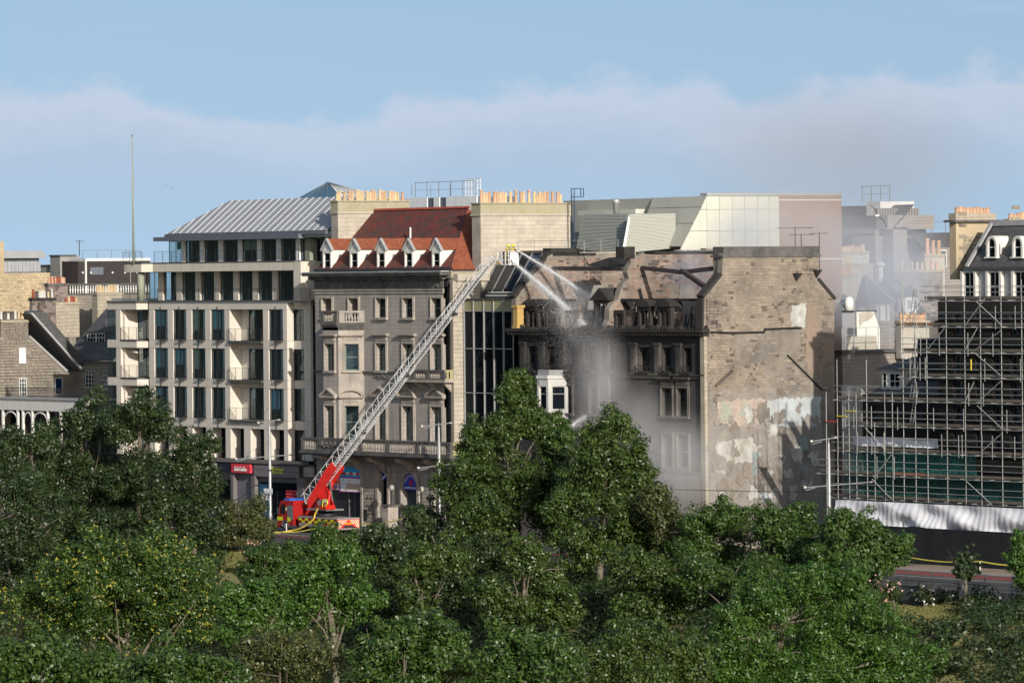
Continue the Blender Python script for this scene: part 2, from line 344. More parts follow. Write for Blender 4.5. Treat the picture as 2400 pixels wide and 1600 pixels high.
# unseen hill added left of the view so the street windows reflect something dark
mat('hill_green', (.035, .045, .02), .95, (.07, .065, .055), .03, .6, .2, .3)
mb = MB(); n1, n2 = 40, 14
for j in range(n2+1):
    for i in range(n1):
        q = 6.28319*i/n1; t = j/n2; r_ = (1-t)*260*(1+.18*math.sin(3*q+1)+.1*math.sin(7*q)); mb.v.append((-470+r_*math.cos(q)*.8, -330+r_*math.sin(q), -20+105*(1-(1-t)**2.2)*(1+.12*math.sin(5*q+t*4)*(1-t))))
for j in range(n2):
    for i in range(n1): mb.f.append((j*n1+i, j*n1+(i+1) % n1, (j+1)*n1+(i+1) % n1, (j+1)*n1+i))
struct(mb, 'unseen_hill', 'hill_green', True)
rd = struct(MB().box(-260, 330, -25.2, -4.6, -.5, -.125), 'road', 'asphalt')
struct(MB().box(-260, 330, -4.61, 12, -.5, -.03), 'pavement', 'paving_joint')
pv = bpy.data.objects['pavement']
far_pv = struct(MB().box(-260, 330, -29.2, -25.19, -.5, -.01), 'garden_pavement', 'paving')
me = MB().box(0, 1, 0, 1, 0, 1).mesh('flagstone', 'paving'); nfl = 0
for x0, x1 in ((-10, 32), (84, 118)):
    x = x0
    while x < x1:
        for k in range(4): link('flagstone', me, pv, Matrix.Translation((x+.01, -4.3+k*1.07, -.04)) @ Matrix.Diagonal((1.28, 1.05, .04+random.random()*.006, 1))); nfl += 1
        x += 1.3
me = MB().box(0, 1, 0, 1, 0, 1).mesh('kerbstone', 'kerb')
for k in range(150): link('kerbstone', me, pv, Matrix.Translation((-45+k*1.1, -4.62, -.2)) @ Matrix.Diagonal((1.085, .3, .205, 1)))
for k in range(130): link('kerbstone', me, far_pv, Matrix.Translation((0+k*1.1, -25.24, -.2)) @ Matrix.Diagonal((1.085, .3, .21, 1)))
mb = MB()
for a, b in ((-8.2, -5.4),): mb.box(60, 140, a, b, -.13, -.121)
mb.build('bus_lane', 'asphalt_red', rd)
MB().box(-30, 60, -13.4, -10.6, -.13, -.121).build('red_surfacing', 'asphalt_red', rd)
for y in (-9.9, -17.8, -24.4):
    MB().box(-120, 200, y, y+.13, -.13, -.1205).build('lane_line', 'road_paint', rd)
for k in range(26): MB().box(-60+k*7, -57+k*7, -14.1, -13.95, -.13, -.1206).build('lane_dash', 'road_paint', rd)
for y in (-11.1, -12.55, -15.2, -16.65): MB().box(-120, 200, y, y+.09, -.14, -.1195).build('tram_rail', 'steel_rail', rd)

# ---------------------------------------------------------------- pale office block (left)
OB = thing('office_block', 'pale modern office block with cream panels, set-back upper floors and metal roof', 'building', (-30, .4, 0))
TM = fr((0, .4, 0)); TL = fr((0, -.46, 0)); TR = fr((0, 1.2, 0))
cx = lambda u, T=TM, v=762: px(T, u, v)[0]
cz = lambda v, u=420, T=TM: px(T, u, v)[1]
rows = [cz(v) for v in (1068, 998.7, 978, 905.4, 886, 815.7, 796.3, 725.3, 708)]   # bottom to top
def panel(T, a0, a1, c0, c1, y0=0., y1=.3, parent=OB, m='panel_cream'):
    g = .012; return MB(T).box(a0+g, a1-g, y0, y1, c0+g, c1-g).build('panel', m, parent)
cols = [349, 361, 392.7, 405.3, 436.3, 449, 480.4, 493.3, 526, 538, 616.4, 629, 663, 672.6]
cxs = [cx(u) for u in cols]; win_cols = {1, 3, 5, 7, 11}; bal = 9
blinds = [(0, .5, .3, 'curtain_green'), (0, .62, .45, 'blind_blue'), (0, .5, .7, 'blind_blue'), None, (0, .6, .35, 'blind_blue'), (.72, 1, 0, 'blind_white'), (.7, 1, 0, 'curtain_green')]
for j in range(len(rows)-1):
    c0, c1 = rows[j], rows[j+1]; is_win = j in (0, 2, 4, 6)
    for i in range(len(cxs)-1):
        a0, a1 = cxs[i], cxs[i+1]
        if j == 0:      # double-height strip above the shops: deep openings
            if i in win_cols or i == bal:
                if i == bal:
                    w = (a1-a0)/5
                    panel(TM, a0+2*w, a0+3*w, c0, c1)
                    segs = ((a0, a0+2*w), (a0+3*w, a1))
                else: segs = ((a0, a1),)
                for p, q in segs:
                    MB(TM).box(p-.3, p-.01, .31, 1.3, c0, c1).build('reveal', 'panel_cream', OB)
                    window(TM, p, q, c0, c1, 1.2, OB, 'frame_dark', 'glass_black', .06)
                    railing(TM, p+.25, q-.1, .5, c0, 1.1, OB, nb=6, step=.9)
            else: panel(TM, a0, a1, c0, c1)
        elif is_win and i in win_cols:
            window(TM, a0, a1, c0, c1, .12, OB, 'frame_dark', 'glass_dark', .09, bars_v=(.5,), bars_h=(.3,), blind=random.choice(blinds))
            MB(TM).box(a0+(a1-a0)*.74, a1-.12, .2, .23, c0+.15, c1-.1).build('side_panel', 'blind_white' if random.random() < .7 else 'room_teal', OB)
            m_ = (a0+a1)/2
            MB(TM).tube((m_, -.05, c0-.9), (m_, -.05, c1+.3), .035, 5).build('mullion', 'iron', OB)
            rl = railing(TM, m_+.05, a1, -.25, c0, 1.15, OB, nb=6, step=1.0); MB(TM).box(m_, a1+.03, -.32, .0, c0-.1, c0-.02).build('ledge', 'slab_dark', rl)
        elif is_win and i == bal:
            MB(TM).box(a0-.3, a0-.012, .31, 1.6, c0-.8, c1).build('reveal', 'panel_cream', OB)
            wd = window(TM, a0+.02, a1, c0, c1, 1.45, OB, 'frame_dark', 'glass_dark', .1, bars_v=(.45, .72), bars_h=())
            MB(TM).box(a0, a0+(a1-a0)*.22, 1.40, 1.44, c0, c1).build('side_panel', 'panel_cream', OB)
            MB(TM).box(a0+.8, a0+2.2, 1.7, 1.72, c1-random.uniform(.3, 1.2), c1-.1).build('blind', 'blind_blue', wd)
            bl = MB(TM).box(a0, a1, -.25, 1.4, c0-.28, c0-.04).build('balcony', 'slab_dark', OB)
            railing(TM, a0+.05, a1-.05, -.15, c0-.04, 1.2, bl, nb=6, step=1.3)
        elif i == bal and j in (3, 5): MB(TM).box(a0, a1, .9, 1.3, c0, c1-.3).build('panel', 'panel_cream', OB)
        else: panel(TM, a0, a1, c0, c1)
# left bay, projecting with a splayed right flank
lx = [px(TL, u, 762)[0] for u in (251, 271.5, 282.5, 320)]; sx = lx[3]+.86
TS = fr((lx[3], -.46, 0), (1, 1, 0)); slen = .86*math.sqrt(2)
for j in range(len(rows)-1):
    c0, c1 = rows[j], rows[j+1]; is_win = j in (0, 2, 4, 6)
    if is_win:
        window(TL, lx[0], lx[1], c0, c1, .05, OB, 'frame_dark', 'glass_dark', .06, bars_v=(.5,), bars_h=(.25, .5, .75))
        panel(TL, lx[1], lx[2], c0, c1)
        MB(TL).box(lx[2]-.02, lx[2]+.3, .31, 2.0, c0, c1).build('reveal', 'panel_cream', OB)
        window(TL, lx[2]+.3, sx+.5, c0, c1, 1.9, OB, 'frame_dark', 'glass_dark', .09, bars_v=(.38, .66), blind=(.4, .6, 0, 'curtain_green'))
        if j:
            bl = MB(TL).box(lx[2], lx[3], -.06, 1.8, c0-.16, c0-.0).build('balcony', 'slab_dark', OB)
            railing(TL, lx[2]+.05, lx[3], .0, c0, 1.25, bl, nb=6, step=1.6); railing(TS, 0, slen, .0, c0, 1.25, bl, nb=6, step=1.2)
    else:
        panel(TL, lx[0], lx[1], c0, c1); panel(TL, lx[1], lx[2], c0, c1); panel(TL, lx[2], lx[3], c0, c1-.16 if j < 7 else c1); panel(TS, .0, slen, c0, c1-.16 if j < 7 else c1)
# right bay, set back, in the shade of the mansion; return wall facing right
TX = fr((cxs[-1], .4, 0), (0, 1, 0)); rx = [px(TR, u, 762)[0] for u in (688.4, 711.4, 727.5)]
for j in range(len(rows)-1):
    c0, c1 = rows[j], rows[j+1]
    panel(TX, 0, .8, c0, c1)
    if j in (0, 2, 4, 6): window(TR, cxs[-1]+.05, rx[1], c0, c1, .12, OB, 'frame_dark', 'glass_dark', .07, bars_v=(.5,), bars_h=(.25, .5, .75))
    else: panel(TR, cxs[-1], rx[1], c0, c1)
    panel(TR, rx[1], rx[2], c0, c1)
# dark rooms behind the glass
MB(TM).box(lx[0]+.1, rx[2]-.1, 3.4, 16, 0, rows[-1]-.2).build('core', 'room_dark', OB)
for j in (1, 3, 5, 7): MB(TM).box(lx[0]+.1, rx[2]-.1, 2.1, 3.39, rows[j]+.1, rows[j+1]-.1).build('floor_slab', 'room_dark', OB)
# terrace slab, set-back floor
ztop = rows[-1]
def plan_slab(z0, z1, ua, ub, uc_, ud, front, m, name, back=9., v=700):
    """slab whose edge follows the bays: projecting left end, splay, main run"""
    Tl = fr((0, .4-front-.86, 0)); Tm = fr((0, .4-front, 0))
    a = px(Tl, ua, v)[0]; b = px(Tl, ub, v)[0]; d = px(Tm, ud, v)[0]
    y0 = .4-front-.86; y1 = .4-front
    bow = [(a, y0+.9), (a+.25, y0+.35), (a+.8, y0+.05), (a+1.5, y0)] if uc_ else [(a, y0)]
    pts = [(a, back)]+bow+[(b, y0), (b+.86, y1), (d, y1), (d, back)]
    MB().prism([(p[0], p[1], z0) for p in pts], (0, 0, z1-z0)).build(name, m, OB); return a, b, d, y0, y1
z7 = ztop
a, b, d, y0, y1 = plan_slab(z7, z7+.16, 249, 320, 0, 727, .12, 'slab_dark', 'terrace_edge')
TT = fr((0, y1+.1, 0)); TTl = fr((0, y0+.1, 0))
railing(TT, b+1.0, d-.2, 0, z7+.16, 1.15, OB, nb=6, step=1.6)
railing(TTl, px(TTl, 287, 690)[0], b, 0, z7+.16, 1.15, OB, nb=6, step=1.6)
TP = fr((0, 2.3, 0)); zs0, zs1 = z7+.16, px(TP, 560, 635)[1]
pc = [px(TP, 240+x/4.126, 660)[0] for x in (415, 545, 590, 722, 770, 905, 950, 1088, 1135, 1272, 1320, 1458, 1507, 1648, 1697, 1835)]
for i in range(15):
    if i % 2: panel(TP, pc[i], pc[i+1], zs0, zs1, -.1, .4)
    else:
        w = window(TP, pc[i], pc[i+1], zs0, zs1, .1, OB, 'frame_dark', 'glass_dark', .07, bars_v=(.62,))
        if i % 4 == 0: MB(TP).lathe(((pc[i]+pc[i+1])/2+.6, .9, zs0), [(.32, 0), (.32, zs1-zs0)], 12).build('column', 'column_green', OB, True)
MB().box(pc[0], pc[-1]+1, 5.4, 12, zs0, zs1).build('core', 'room_dark', OB)
MB().lathe((px(TTl, 315, 690)[0], y0+.9, zs0), [(.36, 0), (.36, zs1-zs0+.1)], 14).build('column', 'column_green', OB, True)
# upper band slab and penthouse
zb0, zb1 = zs1, px(fr((0, .6, 0)), 560, 615)[1]
a2, b2, d2, yb0, yb1 = plan_slab(zb0, zb1, 281, 331, 1, 688, -.3, 'render_cream', 'roof_band', v=625)
plan_slab(zb1, zb1+.12, 279.5, 331, 1, 690, -.26, 'slab_dark', 'roof_edge', v=613)
MB().box(d2-.02, d2+1.3, yb1, 8, z7-.4, zb1-.003).build('end_wall', 'render_cream', OB); MB().box(d2+1.29, d2+3.2, yb1+1.5, 8, z7-.4, zb0-.1).build('end_wall', 'render_cream', OB)
TQ = fr((0, yb1+.12, 0)); TQl = fr((0, yb0+.12, 0))
railing(TQ, b2+.95, px(TQ, 700, 600)[0], 0, zb1+.12, 1.12, OB, nb=6, step=1.7); railing(TQl, px(TQl, 288, 600)[0], b2, 0, zb1+.12, 1.12, OB, nb=6, step=1.5)
TH_ = fr((0, 3.2, 0)); zp1 = px(TH_, 560, 562)[1]; pq = [px(TH_, 240+x/4.126, 590)[0] for x in (640, 770, 803, 950, 985, 1130, 1167, 1318, 1353, 1503, 1540, 1690, 1727, 1880, 1915, 1965)]
for i in range(15):
    if i % 2: MB(TH_).box(pq[i], pq[i+1], -.12, .3, zb1+.1, zp1).build('pier', 'blind_white', OB)
    else: window(TH_, pq[i], pq[i+1], zb1+.1, zp1, .05, OB, 'frame_dark', 'glass_dark', .06, bars_v=(.5,), blind=random.choice((None, (0, .8, .5, 'curtain_green'), (.5, 1, .6, 'blind_blue'))))
MB().box(pq[-1], pq[-1]+.9, 3.1, 4, zb1+.1, zp1).build('pier', 'column_green', OB); MB().box(pq[0], pq[-1]+3, 5.6, 11, zb1, zp1).build('core', 'room_dark', OB)
xe0, ze = px(fr((0, 2.2, 0)), 391, 549); xe1 = px(fr((0, 2.2, 0)), 716, 541)[0]
MB().box(px(fr((0, 1.6, 0)), 359, 560)[0], px(fr((0, 1.6, 0)), 699, 557)[0], 1.6, 4, zp1, zp1+.42).build('fascia', 'zinc_dark', OB)
MB().box(xe0-.4, xe1+3.5, 2.6, 12, zp1+.42, ze+.05).build('fascia', 'zinc_dark', OB)
MB().box(xe1-.5, xe1+5.5, 4.2, 11, zb1+.1, ze-.2).build('end_wall', 'zinc_dark', OB); MB().box(xe1-.6, xe1+5.5, 2.3, 4.3, ze-.62, ze-.1).build('fascia', 'zinc', OB)
# hipped standing-seam roof: every pan a piece of its own
RY, RX, RZ = 4.2, 5.6, 3.35
rf = MB().prism([(xe0, 2.2, ze), (xe1+4, 2.2, ze), (xe1+4, 2.2+RY, ze+RZ), (xe0+RX, 2.2+RY, ze+RZ)], (0, .05, -.06)).build('roof', 'zinc_dark', OB)
MB().prism([(xe0, 2.2, ze), (xe0+RX, 2.2+RY, ze+RZ), (xe0+RX, 12, ze+RZ), (xe0, 12, ze)], (0, 0, -.06)).build('roof', 'zinc', OB)
n = 24; wpan = (xe1+4-xe0)/n
for i in range(n):
    a0, a1 = xe0+i*wpan, xe0+(i+1)*wpan
    t1 = min(1, (a1-xe0)/RX); t0 = min(1, (a0-xe0)/RX)
    pt = lambda x, t, o=0.: (x, 2.2+RY*t-o*.6, ze+RZ*t+o*.78)
    MB().prism([pt(a0+.03, 0, .02), pt(a1-.03, 0, .02), pt(a1-.03, t1, .02), pt(a0+.03, max(t0, .02), .02)], (0, -.018, .024)).build('roof_sheet', 'zinc', rf)
    MB().prism([pt(a0-.025, 0, .02), pt(a0+.025, 0, .02), pt(a0+.025, max(t0, .03), .02), pt(a0-.025, max(t0, .03), .02)], (0, -.06, .08)).build('seam', 'zinc_pale', rf)
MB().box(xe0-.1, xe1+4, 1.95, 2.25, ze-.35, ze-.02).build('gutter', 'zinc_dark', rf)
# shops at street level
SH = OB; zsf0, zsf1 = 0, rows[0]
TSF = fr((0, .1, 0)); sxp = lambda u: px(TSF, u, 1150)[0]
szp = lambda v, u=620: px(TSF, u, v)[1]
mat('shop_stone', (.17, .155, .15), .6, (.12, .11, .108), .8, .5, streak=.2); mat('fascia_mauve', (.17, .15, .165), .45); mat('fascia_navy', (.012, .016, .03), .4); mat('sign_red', (.62, .05, .07), .4); mat('sign_yellow', (.62, .62, .06), .5); mat('sign_white', (.8, .8, .8), .5); mat('sale_blue', (.02, .09, .17), .4); mat('shutter', (.23, .21, .25), .5, metal=.3)
MB(TSF).box(sxp(430), sxp(712), -.15, .6, szp(1086), zsf1-.02).build('shop_cornice', 'shop_stone', OB)
MB(TSF).box(sxp(430), sxp(722), .5, .9, 0, szp(1086)).build('shop_wall', 'shop_stone', OB)
for u0, u1, m, v0, v1 in ((440, 540, 'fascia_navy', 1089, 1107), (595, 700, 'fascia_mauve', 1089, 1116), (712, 735, 'stone_trim', 1090, 1112)): MB(TSF).box(sxp(u0), sxp(u1), .0, .12, szp(v1), szp(v0)).build('shop_fascia', m, OB)
for u0, u1 in ((541, 548), (590, 598), (697, 712)): MB(TSF).box(sxp(u0), sxp(u1), -.05, .5, 0, szp(1116)).build('shop_pier', 'shop_stone', OB)
for u0, u1, m in ((500, 540, 'glass_black'), (598, 697, 'glass_black')): window(TSF, sxp(u0), sxp(u1), .5, szp(1128), .35, OB, 'frame_dark', m, .08, bars_v=(.45,), name='shop_window')
mb = MB(TSF)
for k in range(18): z = .2+k*(szp(1128)-.2)/18; mb.box(sxp(549), sxp(589), .4, .45, z, z+.16)
mb.build('shutter', 'shutter', OB)
def text(body, T, x, z, y, size, m, parent, name='lettering', align='CENTER', ext=.015, shear=0., width=None, bold=0.):
    cu = bpy.data.curves.new(name, 'FONT'); cu.body = body; cu.size = size; cu.align_x = align; cu.extrude = ext; cu.shear = shear; cu.offset = bold; cu.resolution_u = 2
    o = bpy.data.objects.new(name, cu); COL.objects.link(o); M = T @ Matrix.Translation((x, y, z)) @ Matrix.Rotation(R(90), 4, 'X')
    dg = bpy.context.evaluated_depsgraph_get(); dg.update(); me = bpy.data.meshes.new_from_object(o.evaluated_get(dg)); bpy.data.objects.remove(o)
    if width and len(me.vertices):
        xs_ = [v.co.x for v in me.vertices]; k = width/(max(xs_)-min(xs_)); 
        for v in me.vertices: v.co.x *= k
    me.transform(M); me.materials.clear(); me.materials.append(MATS[m]); return link(name, me, parent)
sb = MB(TSF).box(sxp(546), sxp(590), -.2, .1, szp(1110), szp(1089)).build('sign_board', 'sign_red', OB)
text("Ben's Cookies", TSF, (sxp(546)+sxp(590))/2, szp(1103, 568), -.24, .62, 'sign_white', sb, shear=.25, width=2.3, bold=.012)
text('FRESH', TSF, sxp(504), szp(1095), -.04, .26, 'sign_white', OB, width=.75); text('COFFEE', TSF, sxp(504), szp(1101), -.04, .26, 'sign_white', OB, width=.75); text('Potter', TSF, sxp(650), szp(1108), -.05, 1.15, 'sign_yellow', OB, width=2.7, bold=.015)
MB(TSF).box(sxp(602), sxp(625), .30, .34, .6, szp(1135)).build('window_poster', 'sale_blue', OB); text('SALE', TSF, sxp(618), szp(1172), .26, .85, 'sign_white', OB, width=1.7, bold=.02)
for k in range(3): MB(TSF).box(sxp(664), sxp(690), .30, .34, szp(1150+k*7), szp(1145.5+k*7)).build('window_poster', 'sign_red', OB)
text('SALE', TSF, sxp(694), szp(1156), .27, .4, 'sign_white', OB, width=.8)
# ---------------------------------------------------------------- stone mansion with the red roof
MN = thing('stone_mansion', 'grey stone mansion with red tiled roof, five dormers and shop signs at street level', 'building', (2, 0, 0))
T0 = fr((0, 0, 0)); zz = lambda v, u=900, T=T0: px(T, u, v)[1]; xx = lambda u, v=870, T=T0: px(T, u, v)[0]
XL, XR = xx(740), xx(1041); XE = xx(1063)
ZC = zz(650); ZB = zz(1062)            # underside of cornice, main balcony slab
mat('blind_red', (.16, .055, .042), .9, (.11, .05, .04), 2, .5); mat('board_brown', (.14, .10, .075), .9, (.09, .07, .055), 3, .5)
def surround(T, a0, a1, c0, c1, parent, w=.28, y=-.1, hood=None, m='stone_trim', sill=True):
    mb = MB(T)
    mb.box(a0-w, a0, y, .02, c0, c1+w).box(a1, a1+w, y, .02, c0, c1+w).box(a0, a1, y, .02, c1, c1+w)
    mb.box(a0-w*.45, a0-.06, y-.06, y+.01, c0, c1+w*.6).box(a1+.06, a1+w*.45, y-.06, y+.01, c0, c1+w*.6).box(a0-.06, a1+.06, y-.055, y+.01, c1+.06, c1+w*.5)
    if sill: mb.box(a0-w, a1+w, y-.14, .02, c0-.22, c0-.003)
    if hood:
        f0 = c1+w; h0 = f0+.62; e = .3
        mb.box(a0-w*.6, a1+w*.6, y+.03, .02, f0+.002, h0)
        for k in range(int((a1-a0+w)/.16)): x = a0-w*.4+k*.17; mb.box(x, x+.09, y-.04, y+.04, f0+.12, h0-.14)      # carved frieze
        mb.box(a0-w-e, a1+w+e, y-.32, .02, h0, h0+.13).box(a0-w-e+.1, a1+w+e-.1, y-.18, .02, h0-.1, h0-.002)
        if hood == 'tri':
            m_ = (a0+a1)/2; ww = (a1-a0)/2+w+e; t = h0+.13; hh = ww*.52
            mb.prism([(m_-ww+.2, y-.04, t), (m_+ww-.2, y-.04, t), (m_, y-.04, t+hh-.12)], (0, .12, 0))
            for s in (-1, 1): mb.prism([(m_+s*ww, y-.34, t), (m_+s*ww, y-.34, t+.16), (m_, y-.34, t+hh+.12), (m_, y-.34, t+hh-.06)], (0, .34-y, 0))
        if hood == 'seg':
            m_ = (a0+a1)/2; ww = (a1-a0)/2+w+e; t = h0+.13; hh = ww*.55; P = [(m_+ww*math.cos(q), t+hh*math.sin(q)) for q in [math.pi*i/12 for i in range(13)]]
            mb.prism([(p[0]*.88+m_*.12, y-.04, t+(p[1]-t)*.84) for p in P], (0, .12, 0))
            for p, q in zip(P, P[1:]): mb.prism([(p[0], y-.34, p[1]), (q[0], y-.34, q[1]), (q[0]*.88+m_*.12, y-.34, t+(q[1]-t)*.8), (p[0]*.88+m_*.12, y-.34, t+(p[1]-t)*.8)], (0, .34-y, 0))
    return mb.build('window_surround', m, parent)
ops = []
f4 = [(756.5, 779), (819, 841), (883, 906), (946, 969), (1012.6, 1035.6)]; f3 = [(883, 906), (945, 970), (1012, 1037)]
for u0, u1 in f4: ops.append((xx(u0, 720), xx(u1, 720), zz(744), zz(700)))
o3 = [(xx(u0, 835), xx(u1, 835), zz(868), zz(806)) for u0, u1 in f3]; o2 = [(xx(u0, 990), xx(u1, 990), zz(1030), zz(951)) for u0, u1 in f3]
MB(T0).wall(XL, XR, ZB, ZC, ops+o3+o2, .5).build('wall', 'stone_grey', MN)
for i, (a, b, c, d) in enumerate(ops):
    surround(T0, a, b, c, d, MN, .22)
    if i < 2: MB(T0).box(a, b, .5, .55, c, d).build('board', 'board_brown', MN)
    else: window(T0, a, b, c, d, .42, MN, 'frame_green', 'glass_black', .07, bars_h=(.5,))
for q in o3: surround(T0, *q, MN, .24, hood='flat'); window(T0, *q, .42, MN, 'frame_green', 'glass_dark', .07, bars_h=(.5,))
for q, h in zip(o2, ('tri', 'seg', 'tri')): surround(T0, *q, MN, .28, hood=h, sill=False); window(T0, *q, .42, MN, 'frame_green', 'glass_dark', .08, bars_h=(.5,))
# canted bay
BY = 1.8; TB = fr((0, -BY, 0)); ba0, ba1 = px(TB, 757, 830)[0], px(TB, 793, 830)[0]; zt = px(TB, 775, 762)[1]
TBR = fr((ba1, -BY, 0), (1, 1, 0)); TBL = fr((ba0-BY, 0, 0), (1, -1, 0)); bl_ = BY*math.sqrt(2)
for T, w_, us, hoods in ((TB, (ba0, ba1), (763, 785), ('flat', 'tri')), (TBR, (0, bl_), (808, 841), ('flat', 'seg')), (TBL, (0, bl_), None, None)):
    oo = []
    if us:
        for v0, v1 in ((868, 806), (1027, 951)): oo.append((px(T, us[0], (v0+v1)/2)[0], px(T, us[1], (v0+v1)/2)[0], px(T, us[0], v0)[1], px(T, us[0], v1)[1]))
    MB(T).wall(w_[0], w_[1], ZB, zt, oo, .35).build('bay_wall', 'stone_trim' if T is TBR else 'stone_grey', MN)  # flank towards the sun gets lighter stone, its brightness put in the colour
    for q, h in zip(oo, hoods or ()):
        surround(T, *q, MN, .2, hood=h, sill=h == 'flat')
        window(T, *q, .28, MN, 'frame_green', 'glass_dark', .09, bars_h=(.5,), blind=(0, 1, .35 if h == 'tri' else 0, 'blind_red') if T is TB else None)
MB().prism([(ba0-BY, 0, zt-.5), (ba0, -BY, zt-.5), (ba1, -BY, zt-.5), (ba1+BY, 0, zt-.5)], (0, 0, .5)).build('bay_top', 'stone_sooty_trim', MN)
bcor = MB()
for e, z0, z1 in ((.28, zt+.0, zt+.25), (.16, zt-.2, zt-.002)):
    k = e*.414; bcor.prism([(ba0-BY-e-k, .3, z0), (ba0-k, -BY-e, z0), (ba1+k, -BY-e, z0), (ba1+BY+e+k, .3, z0)], (0, 0, z1-z0))
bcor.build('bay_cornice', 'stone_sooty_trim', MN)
# balustrades
bal_me = MB().lathe((0, 0, 0), [(.085, 0), (.085, .08), (.05, .1), (.10, .28), (.085, .42), (.045, .6), (.045, .72), (.08, .76), (.08, .84)], 8).mesh('baluster', 'stone_trim', True)
bal_ms = bal_me.copy(); bal_ms.materials.clear(); bal_ms.materials.append(MATS['moss_yellow'])
def balustrade(T, a0, a1, y, c, parent, h=1.2, peds=(0, 1), m='stone_sooty_trim', n=None, bm=None, name='balustrade'):
    mb = MB(T); mb.box(a0, a1, y-.16, y+.16, c, c+.14).box(a0, a1, y-.17, y+.17, c+h-.2, c+h)
    w = .26; xs = [a0+w+(a1-a0-2*w)*p for p in peds]
    for x in xs: mb.box(x-w, x+w, y-.145, y+.145, c+.141, c+h-.201)
    o = mb.build(name, m, parent)
    for p, q in zip(xs, xs[1:]):
        k = max(1, int((q-p-2*w)/.27))
        for i in range(k):
            x = p+w+(q-p-2*w)*(i+.5)/k; link('baluster', bm or bal_me, o, T @ Matrix.Translation((x, y, c+.14)) @ Matrix.Diagonal((1, 1, (h-.34)/.84, 1)))
    return o
balustrade(TB, ba0-.1, ba1+.1, -.05, zt+.25, MN, 1.15, (0, 1)); balustrade(TBR, .15, bl_+.1, -.05, zt+.25, MN, 1.15, (0, 1), m='stone_trim')
# main balcony over the shop floor and the small one on the third floor
TY = fr((0, -2.2, 0)); mx0, mx1 = px(TY, 708, 1040)[0], px(TY, 1058, 1040)[0]
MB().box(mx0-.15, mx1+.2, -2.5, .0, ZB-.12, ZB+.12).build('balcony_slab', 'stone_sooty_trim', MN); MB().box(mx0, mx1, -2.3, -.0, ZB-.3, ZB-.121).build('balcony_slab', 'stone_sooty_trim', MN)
cp = px(TY, 752, 1040)[0]-mx0; L_ = mx1-mx0; cq = px(TY, 793, 1040)[0]-mx0
balustrade(TY, mx0, mx0+cp, 0, ZB+.121, MN, 1.3, (0, 1)); balustrade(TY, mx0+cq, mx1, 0, ZB+.121, MN, 1.3, (0, .2, .45, .72, 1))
cpn = MB(TY).box(mx0+cp, mx0+cq, -.14, .14, ZB+.121, ZB+1.42)
for k in range(14): x = mx0+cp+.25+(cq-cp-.5)*k/13; cpn.sphere((x, -.14, ZB+.75+.18*math.sin(k*1.7)), .16, 8, 5)
cpn.build('carved_panel', 'stone_sooty_trim', MN)
TRT = fr((mx1+.1, -2.2, 0), (0, 1, 0)); balustrade(TRT, .1, 2.2, .1, ZB+.121, MN, 1.3, (0, 1), m='stone_moss', bm=bal_ms)
for u in (745, 800, 856, 924, 990, 1045): 
    x = px(TY, u, 1075)[0]; MB().prism([(x-.28, 0, ZB-.3), (x-.28, -2.0, ZB-.3), (x-.28, -1.8, ZB-.7), (x-.28, -.7, ZB-1.1), (x-.28, -.3, ZB-1.7), (x-.28, 0, ZB-1.75)], (.56, 0, 0)).build('console', 'stone_trim', MN)
TZ = fr((0, -.95, 0)); s0, s1 = px(TZ, 927, 880)[0], px(TZ, 1043, 880)[0]; zsm = px(TZ, 985, 893)[1]
MB(TZ).box(s0-.1, s1+.1, -.15, .95, zsm-.1, zsm+.14).build('balcony_slab', 'stone_trim', MN); balustrade(TZ, s0, s1, .08, zsm+.141, MN, .95, (0, .36, .68, 1))
TZR = fr((s1-.05, -.95, 0), (0, 1, 0)); balustrade(TZR, .05, .95, .1, zsm+.141, MN, .95, (0, 1), m='stone_moss', bm=bal_ms)
for t in (.08, .38, .65, .94): x = s0+(s1-s0)*t; MB().prism([(x-.16, 0, zsm-.1), (x-.16, -.9, zsm-.1), (x-.16, -.55, zsm-.5), (x-.16, 0, zsm-1.0)], (.32, 0, 0)).build('console', 'stone_trim', MN)
MB(T0).box(XL-.1, XR+.06, -.16, .02, zz(875), zz(870)).build('string_course', 'stone_sooty_trim', MN)
for u, v in ((775, 879), (824, 880), (895, 880)):
    mb = MB(); x = xx(u, v) if u > 860 else 0; 
    if u > 860:
        for k in range(11): mb.sphere((x-1+k*.2, -.06, zz(v)+.14*math.sin(k*1.3)-.1), .16, 7, 5, (1, .7, 1))
        mb.build('swag', 'stone_sooty_trim', MN)
# entablature: architrave, carved frieze, dentilled cornice
en = MB(); en.box(XL-.06, XR+.1, -.10, .02, zz(688), zz(680)).box(XL-.14, XR+.16, -.2, .02, zz(681), zz(678))
en.build('architrave', 'stone_trim', MN)
fz = MB(); z0f, z1f = zz(677.5), zz(656); fz.box(XL-.04, XR+.05, -.07, .02, z0f, z1f)
k = 0; x = XL+.3
while x < XR-.2:
    fz.sphere((x, -.07, (z0f+z1f)/2+.16*math.sin(k*.9)), .15+.05*math.sin(k*2.3), 7, 4, (1, .5, 1)); fz.sphere((x+.1, -.07, (z0f+z1f)/2-.22*math.sin(k*.9+.5)), .10, 6, 4, (1.2, .5, 1)); x += .22; k += 1
fz.build('carved_frieze', 'stone_sooty_trim', MN)
co_ = MB(); zc1 = zz(638)
co_.box(XL-.35, XR+.35, -.35, .02, z1f, z1f+.16).box(XL-.9, XR+.9, -.95, .3, z1f+.42, zc1-.12).box(XL-1.02, XR+1.0, -1.06, .3, zc1-.12, zc1)
x = XL-.3
while x < XR+.2: co_.box(x, x+.17, -.62, .0, z1f+.161, z1f+.41); x += .34
co_.build('cornice', 'stone_sooty_trim', MN)
